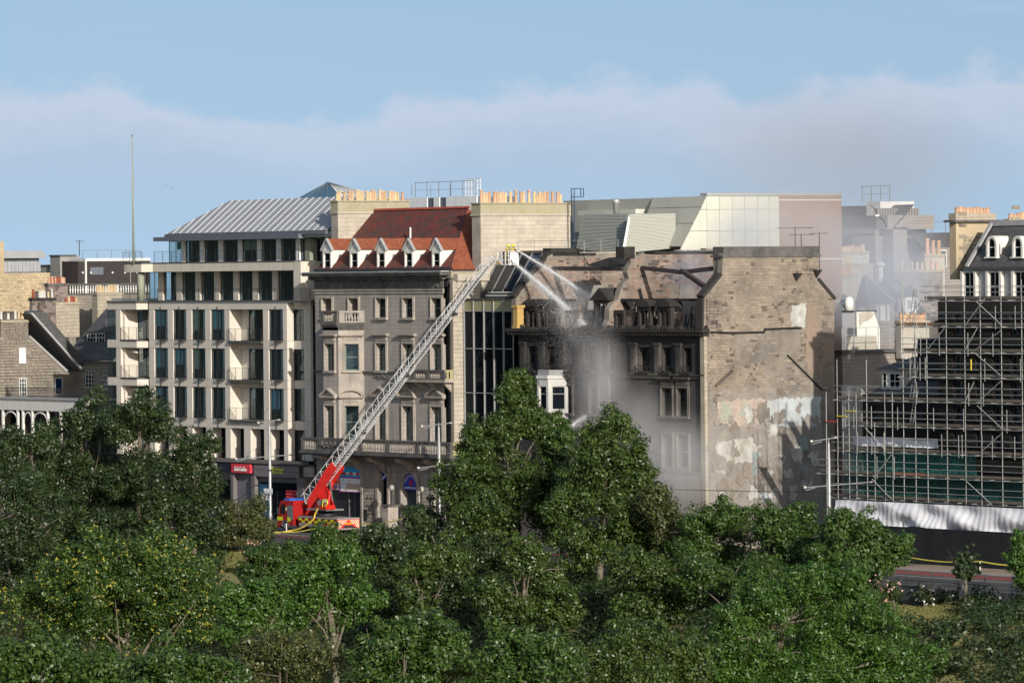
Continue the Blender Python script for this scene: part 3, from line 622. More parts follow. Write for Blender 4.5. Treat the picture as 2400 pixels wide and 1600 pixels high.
MB().box(XL-.9, XR+.9, -.9, .4, zc1+.001, zc1+.09).build('cornice_lead', 'lead', MN)
# parapet cresting
cr = MB(); x = XL-.2
while x < XE: cr.box(x, x+.07, .02, .06, zc1+.09, zc1+.42); x += .16
cr.box(XL-.2, XE, .025, .055, zc1+.2, zc1+.25); cr.build('cresting', 'iron', MN)
# east corner: shaded slot with downpipe, pale end pier
MB().box(XR, XE-.45, .45, 9, 0, zc1-.5).build('wall', 'stone_grey', MN)
TEa = fr((XE, 0, 0), (0, 1, 0))
MB().box(XE-.45, XE-.02, .0, 12, 0, zc1-.9).build('end_pier', 'stone_pale_base', MN)
stones(TEa, lambda a, b: True, 0.02, 3.2, .2, zc1-.95, 'stone_pale', MN, w=(.5, 1.15), h=(.36, .46), joint=.02, proud=(.02, .03), limit=130)
MB().box(XE-1.2, XE+.35, .35, 4, zc1-.9, zc1-.25).build('end_cornice', 'stone_pale', MN); MB().box(XE-1.2, XE+.12, .45, 4, zc1-1.6, zc1-.9).build('end_cornice', 'stone_pale', MN)
MB().tube((XR+.25, .35, 2), (XR+.25, .35, zc1-1.4), .08, 8).box(XR+.02, XR+.5, .1, .44, zc1-1.4, zc1-.9).build('downpipe', 'iron', MN); MB().tube((XE-.6, .3, 1), (XE-.6, .3, zc1-1.6), .035, 6).build('downpipe', 'paint_white', MN)
MB().box(XL-.02, XL+.9, .02, 12, 0, zc1).build('wall', 'stone_grey', MN)
MB().box(XL+.05, XR, .95, 12, 0, zc1-.1).build('core', 'room_dark', MN)
MB().box(XL-.1, XE-.4, .1, 11, zc1-.6, zc1+.02).build('wall_head', 'stone_pale_base', MN)
# red roof
ye = .35; zr = px(fr((0, ye, 0)), 900, 633)[1]; xr0 = px(fr((0, ye, 0)), 737, 631)[0]; xr1 = px(fr((0, ye, 0)), 1056, 631)[0]; RH = 5.85
rf = MB().prism([(xr0, ye, zr), (xr1, ye, zr), (xr1-RH*.94, ye+RH, zr+RH), (xr0, ye+RH, zr+RH)], (0, .06, -.06)).build('roof', 'tile_red', MN)
MB().prism([(xr1, ye, zr), (xr1, ye+2*RH, zr), (xr1-RH*.94, ye+RH, zr+RH)], (-.06, 0, -.06)).build('hip', 'tile_red_sunlit', rf)
MB().prism([(xr0, ye+RH, zr+RH), (xr1-RH*.94, ye+RH, zr+RH), (xr1, ye+2*RH, zr), (xr0, ye+2*RH, zr)], (0, 0, -.05)).build('back_slope', 'tile_red', rf)
me = MB().add([(0, -.14, -.1), (0, .14, -.1), (0, 0, .1), (.42, -.15, -.08), (.42, .15, -.08), (.42, 0, .12)], [(0, 1, 2), (3, 5, 4), (0, 2, 5, 3), (1, 4, 5, 2)]).mesh('ridge_tile', 'ridge_red')
x = xr0
while x < xr1-RH*.94: link('ridge_tile', me, rf, Matrix.Translation((x, ye+RH, zr+RH+.1))); x += .44
MB().tube((xx(897, 560), 3.2, zr+2.4), (xx(897, 560)+.02, 3.2, zr+4.1), .09, 8).build('vent_pipe', 'paint_white', rf)
for i, u in enumerate((756, 819.5, 883, 947.5, 1012)):
    TD = fr((0, .6, 0)); a0 = px(TD, u, 605)[0]; a1 = px(TD, u+19.5, 605)[0]; c0 = px(TD, u, 632)[1]; c1 = px(TD, u, 586)[1]; m_ = (a0+a1)/2; ap = c1+.95; w = .17
    dm = MB(TD); dm.box(a0, a0+w, 0, .2, c0, c1).box(a1-w, a1, 0, .2, c0, c1).box(a0+w, a1-w, 0, .2, c1-.3, c1)
    dm.prism([(a1-.02, .05, c0), (a1-.02, .05, c1), (a1-.02, c1-zr+.2, c1)], (-.1, 0, 0)).prism([(a0+.02, .05, c0), (a0+.02, .05, c1), (a0+.02, c1-zr+.2, c1)], (.1, 0, 0))
    dm.prism([(a0-.05, .06, c1), (a1+.05, .06, c1), (m_, .06, ap-.1)], (0, .1, 0))
    d = dm.build('dormer', 'paint_white', MN)
    MB(TD).prism([(a0-.25, -.12, c1-.08), (m_, -.12, ap), (a1+.25, -.12, c1-.08), (a1+.25, -.12, c1+.1), (m_, -.12, ap+.2), (a0-.25, -.12, c1+.1)], (0, .3, 0)).build('gable_board', 'lead', d)
    rm = MB(TD)
    for s in (a0-.18, a1+.18): rm.prism([(s, .1, c1+.04), (m_, .1, ap+.12), (m_, ap-zr+.3, ap+.12), (s, c1-zr+.1, c1+.04)], (0, 0, .06))
    rm.build('dormer_roof', 'tile_red_sunlit', d)
    window(TD, a0+w, a1-w, c0+.1, c1-.3, .13, d, 'paint_white', 'glass_black', .06, bars_h=(.5,))
# chimney walls
def stack(XF, th, u0, u1, vtop, zbot, vref, parent, npots, capmoss, mats, w=(.6, 1.25), h=(.38, .46), lim=200, bm='stone_pale_base', sm='stone_pale', fm='stone_trim', ph=1.0, cap=.95, name='chimney_stack', pr=.17, doub=False):
    ya = onX(u0, vref, XF).y; yb = onX(u1, vref, XF).y; zt = onX((u0+u1)/2, vtop, XF).z
    st = MB().box(XF-th, XF, ya, yb, zbot, zt-cap).build(name, bm, parent)
    MB().box(XF-th+.02, XF-.02, ya-.012, ya, zbot, zt-cap).build('end_face', fm, st)
    TE = fr((XF, ya, 0), (0, 1, 0)); stones(TE, lambda a, b: True, .0, yb-ya, zbot, zt-cap-.02, sm, st, w=w, h=h, joint=.018, proud=(.015, .022), limit=lim)
    MB().box(XF-th-.12, XF+.12, ya-.12, yb+.12, zt-cap, zt-cap+.2).build('cap_moulding', sm, st)
    MB().tbox(XF-th-.06, XF+.08, ya-.06, yb+.06, zt-cap+.2, zt-.12, .03, .03).build('cap_course', capmoss, st); MB().box(XF-th-.14, XF+.16, ya-.14, yb+.14, zt-.119, zt).build('cap_slab', capmoss, st)
    P = []
    for i in range(npots):
        y = ya+.3+(yb-ya-.6)*(i+.5)/npots; P.append((XF-th*.5+(random.choice((-.2, .2)) if doub else 0), y, zt))
    pots(P, st, mats, pr, ph); return st, ya, yb, zt
mat('stone_mossy_cap', (.34, .31, .245), .95, (.29, .27, .16), .8, .6, .1, 8, streak=.4, scol=(.18, .17, .13))
stack(XE+.05, 1.45, 1127, 1337, 475, 17.5, 560, MN, 32, 'stone_mossy_cap', ['pot_terracotta', 'pot_terracotta', 'pot_buff'], ph=1.05, lim=260, cap=1.25, doub=True)
stack(XL+1.25, 1.2, 792, 958, 470, zr+.2, 500, MN, 26, 'stone_mossy_cap', ['pot_buff', 'pot_buff', 'pot_terracotta'], ph=.95, lim=140, cap=1.3, doub=True)
# ---- shop floor
zg = lambda v, u=900: px(T0, u, v)[1]; xg = lambda u: px(T0, u, 1150)[0]
gops = [(xg(753), xg(849), 0, zg(1098)), (xg(889), xg(911), zg(1184), zg(1099)), (xg(943), xg(979), 0, zg(1137)), (xg(1020), xg(1042), zg(1186), zg(1103))]
da, db = gops[2][:2]; dz = gops[2][3]; dm_ = (da+db)/2; dr = (db-da)/2
mbw = MB(T0).wall(XL, XE, 0, ZB-.3, [gops[0], gops[1], (da, db, 0, dz+dr+.02), (gops[3][0], gops[3][1], gops[3][2], gops[3][3])], .7)
P = [(dm_+dr*math.cos(q), dz+dr*math.sin(q)) for q in [math.pi*i/14 for i in range(15)]]
for p, q in zip(P, P[1:]):     # spandrels of the arch and its soffit
    mbw.quad((q[0], 0, q[1]), (p[0], 0, p[1]), (p[0], 0, dz+dr+.02), (q[0], 0, dz+dr+.02)); mbw.quad((p[0], 0, p[1]), (q[0], 0, q[1]), (q[0], .7, q[1]), (p[0], .7, p[1]))
mbw.build('wall', 'stone_grey', MN)
for i in range(15):    # rusticated pier blocks
    z0 = .05+i*(ZB-1.9)/15; z1 = z0+(ZB-1.9)/15-.05
    for u0, u1 in ((853, 884), (990, 1014)): MB(T0).box(xg(u0), xg(u1), -.12, 0, z0, z1).build('pier_block', 'stone_trim', MN)
mb = MB(T0)
for u0, u1 in ((849, 853), (884, 889), (911, 915), (924, 930), (1014, 1020), (1042, 1047)): mb.box(xg(u0), xg(u1), -.22, 0, .0, zg(1092))
mb.box(XL, XE+.05, -.3, 0, zg(1080), zg(1074)).box(XL, XE+.02, -.16, 0, zg(1092), zg(1088)); mb.build('pilasters', 'stone_trim', MN)
ar = MB(T0)
for p, q in zip(P, P[1:]):
    s_ = 1.32; ar.prism([(p[0], -.16, p[1]), (q[0], -.16, q[1]), (dm_+(q[0]-dm_)*s_, -.16, dz+(q[1]-dz)*s_), (dm_+(p[0]-dm_)*s_, -.16, dz+(p[1]-dz)*s_)], (0, .15, 0))
for s in (-1, 1): ar.box(dm_+s*dr*1.17-dr*.15, dm_+s*dr*1.17+dr*.15, -.18, 0, 0, dz).box(dm_+s*dr*1.17-dr*.2, dm_+s*dr*1.17+dr*.2, -.24, 0, dz-.18, dz)
ar.build('door_arch', 'stone_trim', MN)
mat('sign_blue', (.015, .05, .42), .45); mat('sign_cyan', (.01, .38, .72), .45); mat('sign_green', (.02, .2, .05), .45); mat('sign_magenta', (.42, .02, .32), .45); mat('flag_navy', (.01, .02, .2), .6)
mat('ink_red', (.6, .03, .03), .5); mat('ink_orange', (.7, .25, .02), .5); mat('ink_blue', (.02, .12, .5), .5); mat('ink_tan', (.55, .42, .33), .6); mat('ink_green', (.05, .35, .08), .5); mat('ink_yellow', (.7, .55, .05), .5)
lun = MB(T0).prism([(p[0]*.98+dm_*.02, .12, dz+(p[1]-dz)*.98) for p in P]+[(da+.02, .12, dz-.35), (db-.02, .12, dz-.35)], (0, .1, 0)).build('lunette_sign', 'sign_blue', MN)
st_ = 'SCOTTISH GIFTS'
for i, ch in enumerate(st_):
    if ch == ' ': continue
    q = math.pi*(.9-.8*i/(len(st_)-1)); x = dm_+dr*.74*math.cos(q); z = dz+dr*.70*math.sin(q)
    text(ch, T0, x, z, .10, .36, 'sign_white', lun, name='letter', ext=.01)
text('SOUVENIRS CASHMERE GIFTS', T0, dm_, dz-.22, .10, .28, 'sign_white', lun, width=2*dr*.86, ext=.01)
MB(T0).lathe((0, 0, 0), [(.01, 0), (.01, .01)], 3).build('sign_dot', 'sign_white', lun) if False else None
mb = MB(T0)
for k in range(8): q = k*math.pi/4; mb.tube((dm_, .1, dz+dr*.28), (dm_+.28*math.cos(q), .1, dz+dr*.28+.28*math.sin(q)), .05, 5)
mb.build('emblem', 'ink_red', lun)
MB(T0).box(da+.05, db-.05, .6, .68, 0, dz-.4).build('door', 'room_dark', MN)
for g in (1, 3):
    a, b, c, d = gops[g]; window(T0, a, b, c, d, .5, MN, 'frame_dark', 'glass_black', .08, bars_v=(.5,))
    zf = d-1.05; fl = MB(T0).box(a+.03, b-.03, .28, .32, zf, d-.02).build('flag_panel', 'flag_navy', MN)
    mb = MB(T0)
    for p, q in (((a+.06, zf+.06), (b-.06, d-.08)), ((a+.06, d-.08), (b-.06, zf+.06))):
        dx, dz_ = q[0]-p[0], q[1]-p[1]; l_ = math.hypot(dx, dz_); nx, nz = -dz_/l_*.09, dx/l_*.09
        mb.prism([(p[0]-nx, .27, p[1]-nz), (p[0]+nx, .27, p[1]+nz), (q[0]+nx, .27, q[1]+nz), (q[0]-nx, .27, q[1]-nz)], (0, .012 if p[1] < q[1] else .009, 0))
    mb.build('saltire', 'sign_white', fl)
# toy shop front: cyan and green fascias, picture board, dark doors
sa, sb_, _, sz = gops[0]; sm_ = px(T0, 794.5, 1120)[0]
MB(T0).box(sa, sb_, .6, .66, 0, sz).build('shop_front', 'frame_dark', MN)
MB(T0).box(sa, sm_-.05, .1, .22, zg(1117), sz-.02).build('shop_fascia', 'sign_green', MN); cyf = MB(T0).box(sm_, sb_-.02, .1, .22, zg(1117.5, 820), sz-.02).build('shop_fascia', 'sign_cyan', MN)
mb1 = MB(T0); mb2 = MB(T0); zt0 = zg(1113, 820)
for k in range(8):
    x = sm_+.55+k*.6; (mb1 if k % 2 else mb2).box(x, x+.5, .07, .1, zt0, zt0+.28); mb1.lathe((x+.12, .085, zt0-.05), [(.07, 0), (.07, .02)], 8)
mb2.box(sm_+.3, sm_+.55, .07, .1, zt0, zt0+.45); mb1.build('train_picture', 'sign_white', cyf); mb2.build('train_picture', 'ink_red', cyf)
bd = MB(T0).box(sm_, sb_-.02, .02, .2, zg(1153, 820), zg(1118, 820)).build('picture_board', 'sign_magenta', MN); bw = MB(T0).box(sm_+.25, sb_-.25, -.005, .02, zg(1151, 820), zg(1120.5, 820)).build('picture_panel', 'sign_white', bd)
zb_ = zg(1147, 820); bx0 = sm_+.8
MB(T0).box(bx0+.5, bx0+3.9, -.02, -.006, zb_, zb_+.62).build('toy_picture', 'ink_tan', bw)
for k in range(26):
    x = bx0+random.random()*4.6; z = zb_+random.choice((.0, .1, .65, .75, .85, .95))+random.random()*.15; MB(T0).sphere((x, -.02, z), .1, 6, 4, (1, .15, 1)).build('toy_picture', random.choice(('ink_red', 'ink_blue', 'ink_green', 'ink_yellow', 'ink_orange', 'ink_tan')), bw)
tb = MB(T0).box(sa+.3, sm_-.08, .04, .16, zg(1153), zg(1118.5)).build('sign_board', 'blind_white', MN)
for i, ch in enumerate('TOYLAND'): text(ch, T0, sa+1.0+(sm_-sa-1.6)*i/6, zg(1151.5), .02, .62, ('ink_red', 'ink_orange', 'ink_green', 'ink_blue', 'ink_red', 'ink_blue', 'ink_red')[i], tb, name='letter', bold=.02)
for k in range(3): x = sm_-1.3+k*.5; MB(T0).box(x, x+.4, .01, .04, zg(1139), zg(1132)).prism([(x-.05, .01, zg(1132)), (x+.45, .01, zg(1132)), (x+.2, .01, zg(1126))], (0, .02, 0)).build('castle_picture', ('ink_blue', 'ink_red', 'ink_orange')[k], tb)
for k in range(5): x = sm_+.9+k*1.05; MB(T0).box(x, x+.08, .5, .6, .1, zg(1154)).build('door_bar', 'rail_grey', MN)
mat('lantern_glass', (.30, .30, .27), .3)
# stone lamp pedestals with globe lanterns
for nm, u, vb, w_, vtop_ in (('leftmost', 905, 1222, 1.8, 1182), ('rightmost', 975, 1226, 2.0, 1186)):
    p = onY(u, vtop_, -2.2); zt_ = p.z
    g = thing('lamp_pedestal', 'pale stone pedestal with %s' % ('globe lantern left of the arched blue door sign' if nm == 'leftmost' else 'globe lantern right of the arched blue door sign'), 'pedestal', (p.x, -2.2, 0), 'lamp pedestals at the gift shop door')
    w_ = .95; MB().box(p.x-w_/2, p.x+w_/2, -2.3, -1.15, 0, zt_-.2).build('plinth', 'stone_trim', g); MB().box(p.x-w_/2-.12, p.x+w_/2+.12, -2.42, -1.03, zt_-.2, zt_).build('coping', 'stone_sooty_trim', g)
    lx_ = p.x+.1; MB().lathe((lx_, -1.6, zt_), [(.16, 0), (.12, .2), (.05, .3), (.05, 1.25), (.12, 1.3)], 8).build('lamp_post', 'iron', g); MB().sphere((lx_, -1.6, zt_+1.58), .26, 12, 8, (1, 1, 1.2)).build('globe', 'lantern_glass', g, True); MB().lathe((lx_, -1.6, zt_+1.95), [(.2, 0), (.1, .12), (.02, .3)], 8).build('finial', 'iron', g)
MB(T0).box(xg(856), xg(863), -.2, -.121, .9, 1.9).build('utility_box', 'iron', MN)
mb = MB(T0)
for k in range(3):
    z = 3.0-k*.75; pts = [(xg(855)+.15+i*.13, -.135, z+.18*math.sin(i*1.9+k)+.1*math.cos(i*3.1)) for i in range(12)]; mb.path(pts, .02, 4)
mb.build('graffiti', 'iron', MN, kind='stuff')
# ---------------------------------------------------------------- dark glass infill building
def cbox(ul, ucn, ur, vt, vb, y0, vr=None):
    """box from its seen corner: front face ul..ucn on plane y0, flank ucn..ur"""
    vr = vr or (vt+vb)/2; x1 = onY(ucn, vr, y0).x; x0 = onY(ul, vr, y0).x; y1 = onX(ur, vr, x1).y
    return x0, x1, y0, y1, onY(ucn, vb, y0).z, onY(ucn, vt, y0).z
GB = thing('glass_building', 'narrow dark glass infill building with sloping glazed roof beside the mansion', 'building', (20, 1.2, 0))
YG = 1.15; TG = fr((0, YG, 0)); mat('panel_olive', (.31, .29, .17), .5, (.24, .23, .14), .8, .4, streak=.25, isl=.08)
gx = [px(TG, u, 800)[0] for u in (1088.5, 1111, 1135, 1158, 1181, 1204.5)]; gz = [px(TG, 1140, v)[1] for v in (1170, 1095, 1008, 921, 817, 729, 702)]; gz[0] = 0
for i in range(5):
    a0, a1 = gx[i], gx[i+1]
    for j in range(5): MB(TG).box(a0+.03, a1-.03, .05, .08, gz[j]+.03, gz[j+1]-.03).build('pane', 'glass_black', GB)
    MB(TG).box(a0+.03, a1-.03, .0, .1, gz[5]+.03, gz[6]).build('panel', 'panel_olive', GB)
for x in gx: MB(TG).box(x-.045, x+.045, -.1, .12, 0, gz[6]+.02).build('mullion', 'steel_pale', GB)
for z in gz[1:6]: MB(TG).box(gx[0], gx[-1], -.06, .1, z-.035, z+.035).build('transom', 'steel_pale', GB)
MB(TG).box(gx[0], gx[-1], .5, 9, 0, gz[6]-.1).build('core', 'room_dark', GB); MB(TG).box(gx[0]-.05, gx[-1]+.05, -.15, 2.1, gz[6]+.02, gz[6]+.12).build('gutter', 'slab_dark', GB)
ra = px(fr((0, 3.25, 0)), 1128, 688); rzz0 = ra[1]; rb = (3.25+2.4, rzz0+3.75); rx0, rx1 = XE+.1, gx[-1]+.3
MB().box(rx0, rx1, 3.1, 9, gz[6], rzz0).build('roof_curb', 'slab_dark', GB)
mat('roof_dark', (.03, .028, .027), .6, (.06, .055, .05), .5, .6); sl_m = ['roof_dark', 'roof_dark', 'glass_black', 'glass_blue', 'glass_black']
for i in range(5):
    a0 = rx0+(rx1-rx0)*i/5; a1 = rx0+(rx1-rx0)*(i+1)/5
    MB().prism([(a0+.03, 3.25, rzz0), (a1-.03, 3.25, rzz0), (a1-.03, rb[0], rb[1]), (a0+.03, rb[0], rb[1])], (0, .08, -.05)).build('roof_pane', sl_m[i], GB)
for i in range(6):
    a0 = rx0+(rx1-rx0)*i/5; MB().prism([(a0-.06, 3.2, rzz0+.03), (a0+.06, 3.2, rzz0+.03), (a0+.06, rb[0], rb[1]+.05), (a0-.06, rb[0], rb[1]+.05)], (0, -.1, .08)).build('glazing_bar', 'rail_grey', GB)
MB().box(rx0, rx1+1.2, rb[0]-.1, rb[0]+.3, rb[1], rb[1]+.25).build('ridge_beam', 'board_brown', GB); MB().box(rx0+2, rx1, rb[0]+.3, rb[0]+.5, rb[1]-.9, rb[1]).build('panel', 'panel_olive', GB)
MB().box(rx0, rx1+1.5, rb[0]+.6, 14, gz[6], rb[1]+.05).build('back_wall', 'stone_pale', GB)
railing(fr((0, rb[0]+.8, 0)), rx0+1.5, rx1+9, 0, rb[1]+.05, 1.1, GB, 'steel_pale', 2, 2.6, .03)
for k in range(2): MB().tube((rx0+1.6+k*.4, 2.6, gz[6]+.35+k*.3), (rx1-1+k*.3, 2.6, gz[6]+.35+k*.3), .06, 6).build('roof_pipe', 'paint_white', GB)
MB().box(rx1-1.6, rx1-.4, 2.2, 3.0, gz[6]+.12, gz[6]+.5).build('roof_unit', 'paint_white', GB)

# ---------------------------------------------------------------- burnt-out terrace: two roofless houses, three gables
def dark_stones(amount, dark):
    def ex(h, c):
        oi = h['nd']('ShaderNodeObjectInfo'); r_ = h['mth']('FRACT', h['mth']('MULTIPLY', h['mth']('ADD', oi.outputs['Random'], h['geo'].outputs['Random Per Island']), 13.7))
        cl_ = h['ramp'](h['noise'](.4, 3), .46, .62)
        return h['mix'](h['mth']('MULTIPLY', h['mth']('LESS_THAN', r_, h['mth']('MULTIPLY', cl_, amount*2.2)), .8), c, (*dark, 1))
    return ex
def soot_high(z0, z1, amt, dark=(.022, .021, .022)):
    """smoke staining: patches of soot left by the fire, thickest on the upper storeys"""
    def ex(h, c):
        sp = h['nd']('ShaderNodeSeparateXYZ'); h['l'].new(h['pos'], sp.inputs[0])
        n = h['noise'](.22, 6, rg=.65); t = h['ramp'](h['mth']('ADD', sp.outputs[2], h['mth']('MULTIPLY', h['mth']('SUBTRACT', n, .5), 16)), z0, z1)
        return h['mix'](h['mth']('MULTIPLY', t, amt), c, (*dark, 1))
    return ex
def both(a, b): return lambda h, c: b(h, a(h, c))
def grime(sc, amt, dark=(.075, .065, .056)):
    def ex(h, c): return h['mix'](h['mth']('MULTIPLY', h['ramp'](h['noise'](sc, 6, rg=.7), .46, .70), amt), c, (*dark, 1))
    return ex
mat('rubble_tan', (.31, .257, .20), .95, (.19, .162, .135), .5, .6, .15, 9, isl=.32, bump=.02, extra=both(dark_stones(.10, (.075, .06, .05)), grime(.28, .55)))
mat('rubble_grey', (.20, .172, .145), .95, (.14, .12, .105), .8, .6, .15, 9, isl=.45, bump=.02, extra=dark_stones(.22, (.06, .052, .046)))
mat('rubble_pink', (.29, .205, .16), .95, (.16, .12, .10), .7, .6, .2, 6, streak=.5, scol=(.08, .062, .055), isl=.4, bump=.03, extra=dark_stones(.14, (.05, .042, .04)))
mat('gable_bed', (.27, .238, .198), .95, (.15, .135, .12), .4, .6, .15, 6, streak=.5, scol=(.10, .085, .075), bump=.03, bscale=4, extra=grime(.35, .6))
mat('burnt_stone', (.15, .138, .126), .93, (.105, .095, .086), .5, .6, .14, 7, streak=.5, scol=(.03, .029, .03), bump=.012, bscale=6, extra=soot_high(7, 17, .95))
mat('burnt_trim', (.25, .225, .19), .92, (.14, .125, .11), .7, .6, .14, 8, streak=.5, scol=(.04, .038, .036), bump=.012, extra=soot_high(9, 18, .93))
mat('plaster_pale', (.46, .47, .45), .95, (.27, .25, .22), 1.1, .75, .08, 6, streak=.35, scol=(.3, .26, .22)); mat('plaster_blue', (.44, .48, .50), .95, (.30, .31, .31), .7, .5, streak=.25, scol=(.25, .25, .25))
mat('plaster_pink', (.43, .35, .30), .95, (.27, .235, .2), 1.1, .75, streak=.3, scol=(.3, .22, .17)); mat('plaster_green', (.34, .36, .30), .95, (.26, .265, .23), 1.2, .6, streak=.4, scol=(.22, .24, .2)); mat('plaster_brown', (.28, .21, .16), .95, (.21, .165, .135), .7, .6, streak=.4, scol=(.13, .1, .08)); mat('plaster_teal', (.23, .30, .31), .95, (.24, .25, .24), 1.2, .7, streak=.3); mat('plaster_grey', (.27, .25, .225), .95, (.185, .17, .155), .8, .7, streak=.4)
BB = thing('burnt_building', 'burnt out roofless stone terrace blackened by fire with exposed gable walls', 'building', (39, 0, 0))
BX0, BX2 = px(T0, 1205, 800)[0], px(T0, 1655, 800)[0]; BX1 = (BX0+BX2)/2+.2
bz = lambda v, u=1430: px(T0, u, v)[1]; bx = lambda u, v=840: px(T0, u, v)[0]
gp = [(p.y, p.z) for p in [onX(u, v, BX2) for u, v in ((1655, 775), (1648, 771), (1649, 698), (1692, 645), (1696, 578), (1918, 577), (1916, 657), (1955, 703), (1955, 1000))]]
GP = [(0, 0), (0, gp[0][1])]+gp[1:8]+[(gp[8][0], 0)]
def gable(X, th, prof, m, sm, lim, name, keep=None, zlo=0., skip=0., sname='stone'):
    o = MB().prism([(X-th, y, z) for y, z in prof], (th, 0, 0)).build(name, m, BB)
    T = fr((X, 0, 0), (0, 1, 0)); ins = inpoly(prof)
    stones(T, ins, min(p[0] for p in prof), max(p[0] for p in prof), zlo, max(p[1] for p in prof)-.5, sm, o, sname, w=(.28, .72), h=(.17, .27), joint=.028, proud=(.01, .045), limit=lim, keep=keep, skip=skip); return o, T
ge, TGE = gable(BX2, .75, GP, 'gable_bed', 'rubble_tan', 300, 'gable_wall', keep=lambda q: 1+(q[2] > 17)*1.5, zlo=13.5)
ztp = gp[4][1]
# chimney head on the gable: dark front face, moulded coping
yA, yB = gp[4][0], gp[5][0]
MB().box(BX2-1.5, BX2+.02, yA-.02, yB+.02, gp[3][1], ztp-.95).build('chimney_stack', 'gable_bed', ge); MB().box(BX2-1.62, BX2+.14, yA-.25, yB+.2, ztp-.95, ztp-.75).build('chimney_coping', 'stone_sooty_trim', ge); MB().box(BX2-1.5, BX2+.06, yA-.05, yB+.05, ztp-.75, ztp-.0).build('chimney_coping', 'stone_sooty_trim', ge)
stones(fr((BX2+.02, 0, 0), (0, 1, 0)), lambda a, b: True, yA, yB, gp[3][1], ztp-.97, 'rubble_tan', ge, w=(.4, .95), h=(.24, .34), joint=.03, proud=(.02, .06), limit=120)
def skew(p, q, X0, X1, m='stone_sooty_trim', t=.28):
    d = Vector((0, q[0]-p[0], q[1]-p[1])).normalized(); nrm_ = Vector((0, -d.z, d.y))
    if nrm_.z < 0: nrm_ = -nrm_
    a = Vector((X0, p[0], p[1])); b = Vector((X0, q[0], q[1])); return MB().prism([a, b, b+nrm_*t, a+nrm_*t], (X1-X0, 0, 0))
skew(gp[2], gp[3], BX2-.85, BX2+.12).build('skew', 'burnt_trim', ge); skew(gp[6], gp[7], BX2-.85, BX2+.12).build('skew', 'soot', ge); skew(gp[1], gp[2], BX2-.85, BX2+.1, t=.2).build('skew', 'burnt_trim', ge)
def ragged(T, pts, m, parent, name='plaster', y=-.05, jit=.12, step=.35):
    """patch of plaster with a broken edge"""
    out = []
    for p, q in zip(pts, pts[1:]+pts[:1]):
        n = max(1, int(math.hypot(q[0]-p[0], q[1]-p[1])/step))
        for i in range(n): out.append((p[0]+(q[0]-p[0])*i/n+random.uniform(-jit, jit), p[1]+(q[1]-p[1])*i/n+random.uniform(-jit, jit)))
    return MB(T).prism([(a, y, b) for a, b in out], (0, -y-.001, 0)).build(name, m, parent)
PE = lambda *uv: [px(TGE, u, v) for u, v in uv]
for uvs, m, y in (
    (((1662, 915), (1790, 905), (1800, 1200), (1662, 1200)), 'plaster_grey', -.04), (((1790, 840), (1925, 850), (1928, 1200), (1800, 1200)), 'plaster_grey', -.035),
    (((1800, 845), (1895, 842), (1900, 920), (1800, 930)), 'gable_bed', -.06),
    (((1803, 942), (1830, 934), (1921, 931), (1921, 996), (1850, 1002), (1803, 1000)), 'plaster_blue', -.10),
    (((1682, 942), (1745, 935), (1792, 932), (1796, 985), (1760, 1002), (1682, 992)), 'plaster_pink', -.09),
    (((1689, 945), (1712, 942), (1712, 983), (1689, 985)), 'plaster_green', -.13), (((1742, 944), (1758, 946), (1758, 985), (1730, 975)), 'plaster_green', -.13),
    (((1678, 1036), (1712, 1032), (1712, 1108), (1678, 1108)), 'plaster_pale', -.10), (((1720, 1030), (1782, 1024), (1784, 1080), (1722, 1084)), 'plaster_pale', -.09), (((1762, 1060), (1786, 1058), (1786, 1118), (1765, 1118)), 'plaster_teal', -.12),
    (((1798, 1020), (1868, 1015), (1868, 1100), (1798, 1098)), 'plaster_grey', -.11), (((1872, 1025), (1893, 1025), (1893, 1120), (1874, 1120)), 'plaster_teal', -.10), (((1796, 1104), (1857, 1100), (1857, 1118), (1796, 1120)), 'plaster_pale', -.13),
    (((1853, 712), (1888, 712), (1888, 766), (1853, 766)), 'plaster_pale', -.10), (((1889, 713), (1917, 716), (1917, 880), (1889, 872)), 'plaster_brown', -.11), (((1928, 795), (1952, 790), (1952, 845), (1928, 850)), 'plaster_brown', -.08),
    (((1720, 780), (1876, 768), (1872, 840), (1800, 848), (1722, 862)), 'gable_bed', -.075), (((1686, 1140), (1708, 1140), (1700, 1180), (1684, 1175)), 'plaster_pale', -.08), (((1775, 1160), (1795, 1150), (1812, 1170), (1790, 1178)), 'plaster_blue', -.07), (((1800, 1165), (1818, 1140), (1826, 1160), (1812, 1185)), 'plaster_pale', -.08), (((1850, 1140), (1890, 1136), (1886, 1165), (1852, 1170)), 'plaster_pale', -.08)):
    ragged(TGE, PE(*uvs), m, ge, y=y*.5, jit=.16, step=.2)
random.seed(21)
for k in range(60):     # scraps of plaster, bare stone and stains left on the lower wall
    u, v = random.uniform(1668, 1918), random.uniform(905, 1185); c_ = px(TGE, u, v); r_ = random.uniform(.18, .75)
    ragged(TGE, [(c_[0]+r_*math.cos(q)*random.uniform(.5, 1.4), c_[1]+r_*1.2*math.sin(q)*random.uniform(.5, 1.4)) for q in [i*6.283/7 for i in range(7)]], random.choice(('gable_bed', 'gable_bed', 'plaster_grey', 'plaster_grey', 'plaster_pale')), ge, y=-.06-.0008*k, jit=.14, step=.18)
stones(TGE, inpoly(PE((1662, 780), (1720, 780), (1722, 905), (1662, 915))), 0, 4, 12, 20, 'rubble_tan', ge, w=(.4, .9), h=(.2, .3), proud=(.05, .1), limit=60)
stones(TGE, inpoly(PE((1926, 712), (1953, 712), (1953, 790), (1926, 790))), 12, 16, 16, 25, 'rubble_grey', ge, w=(.4, .7), h=(.25, .36), proud=(.05, .1), limit=60)
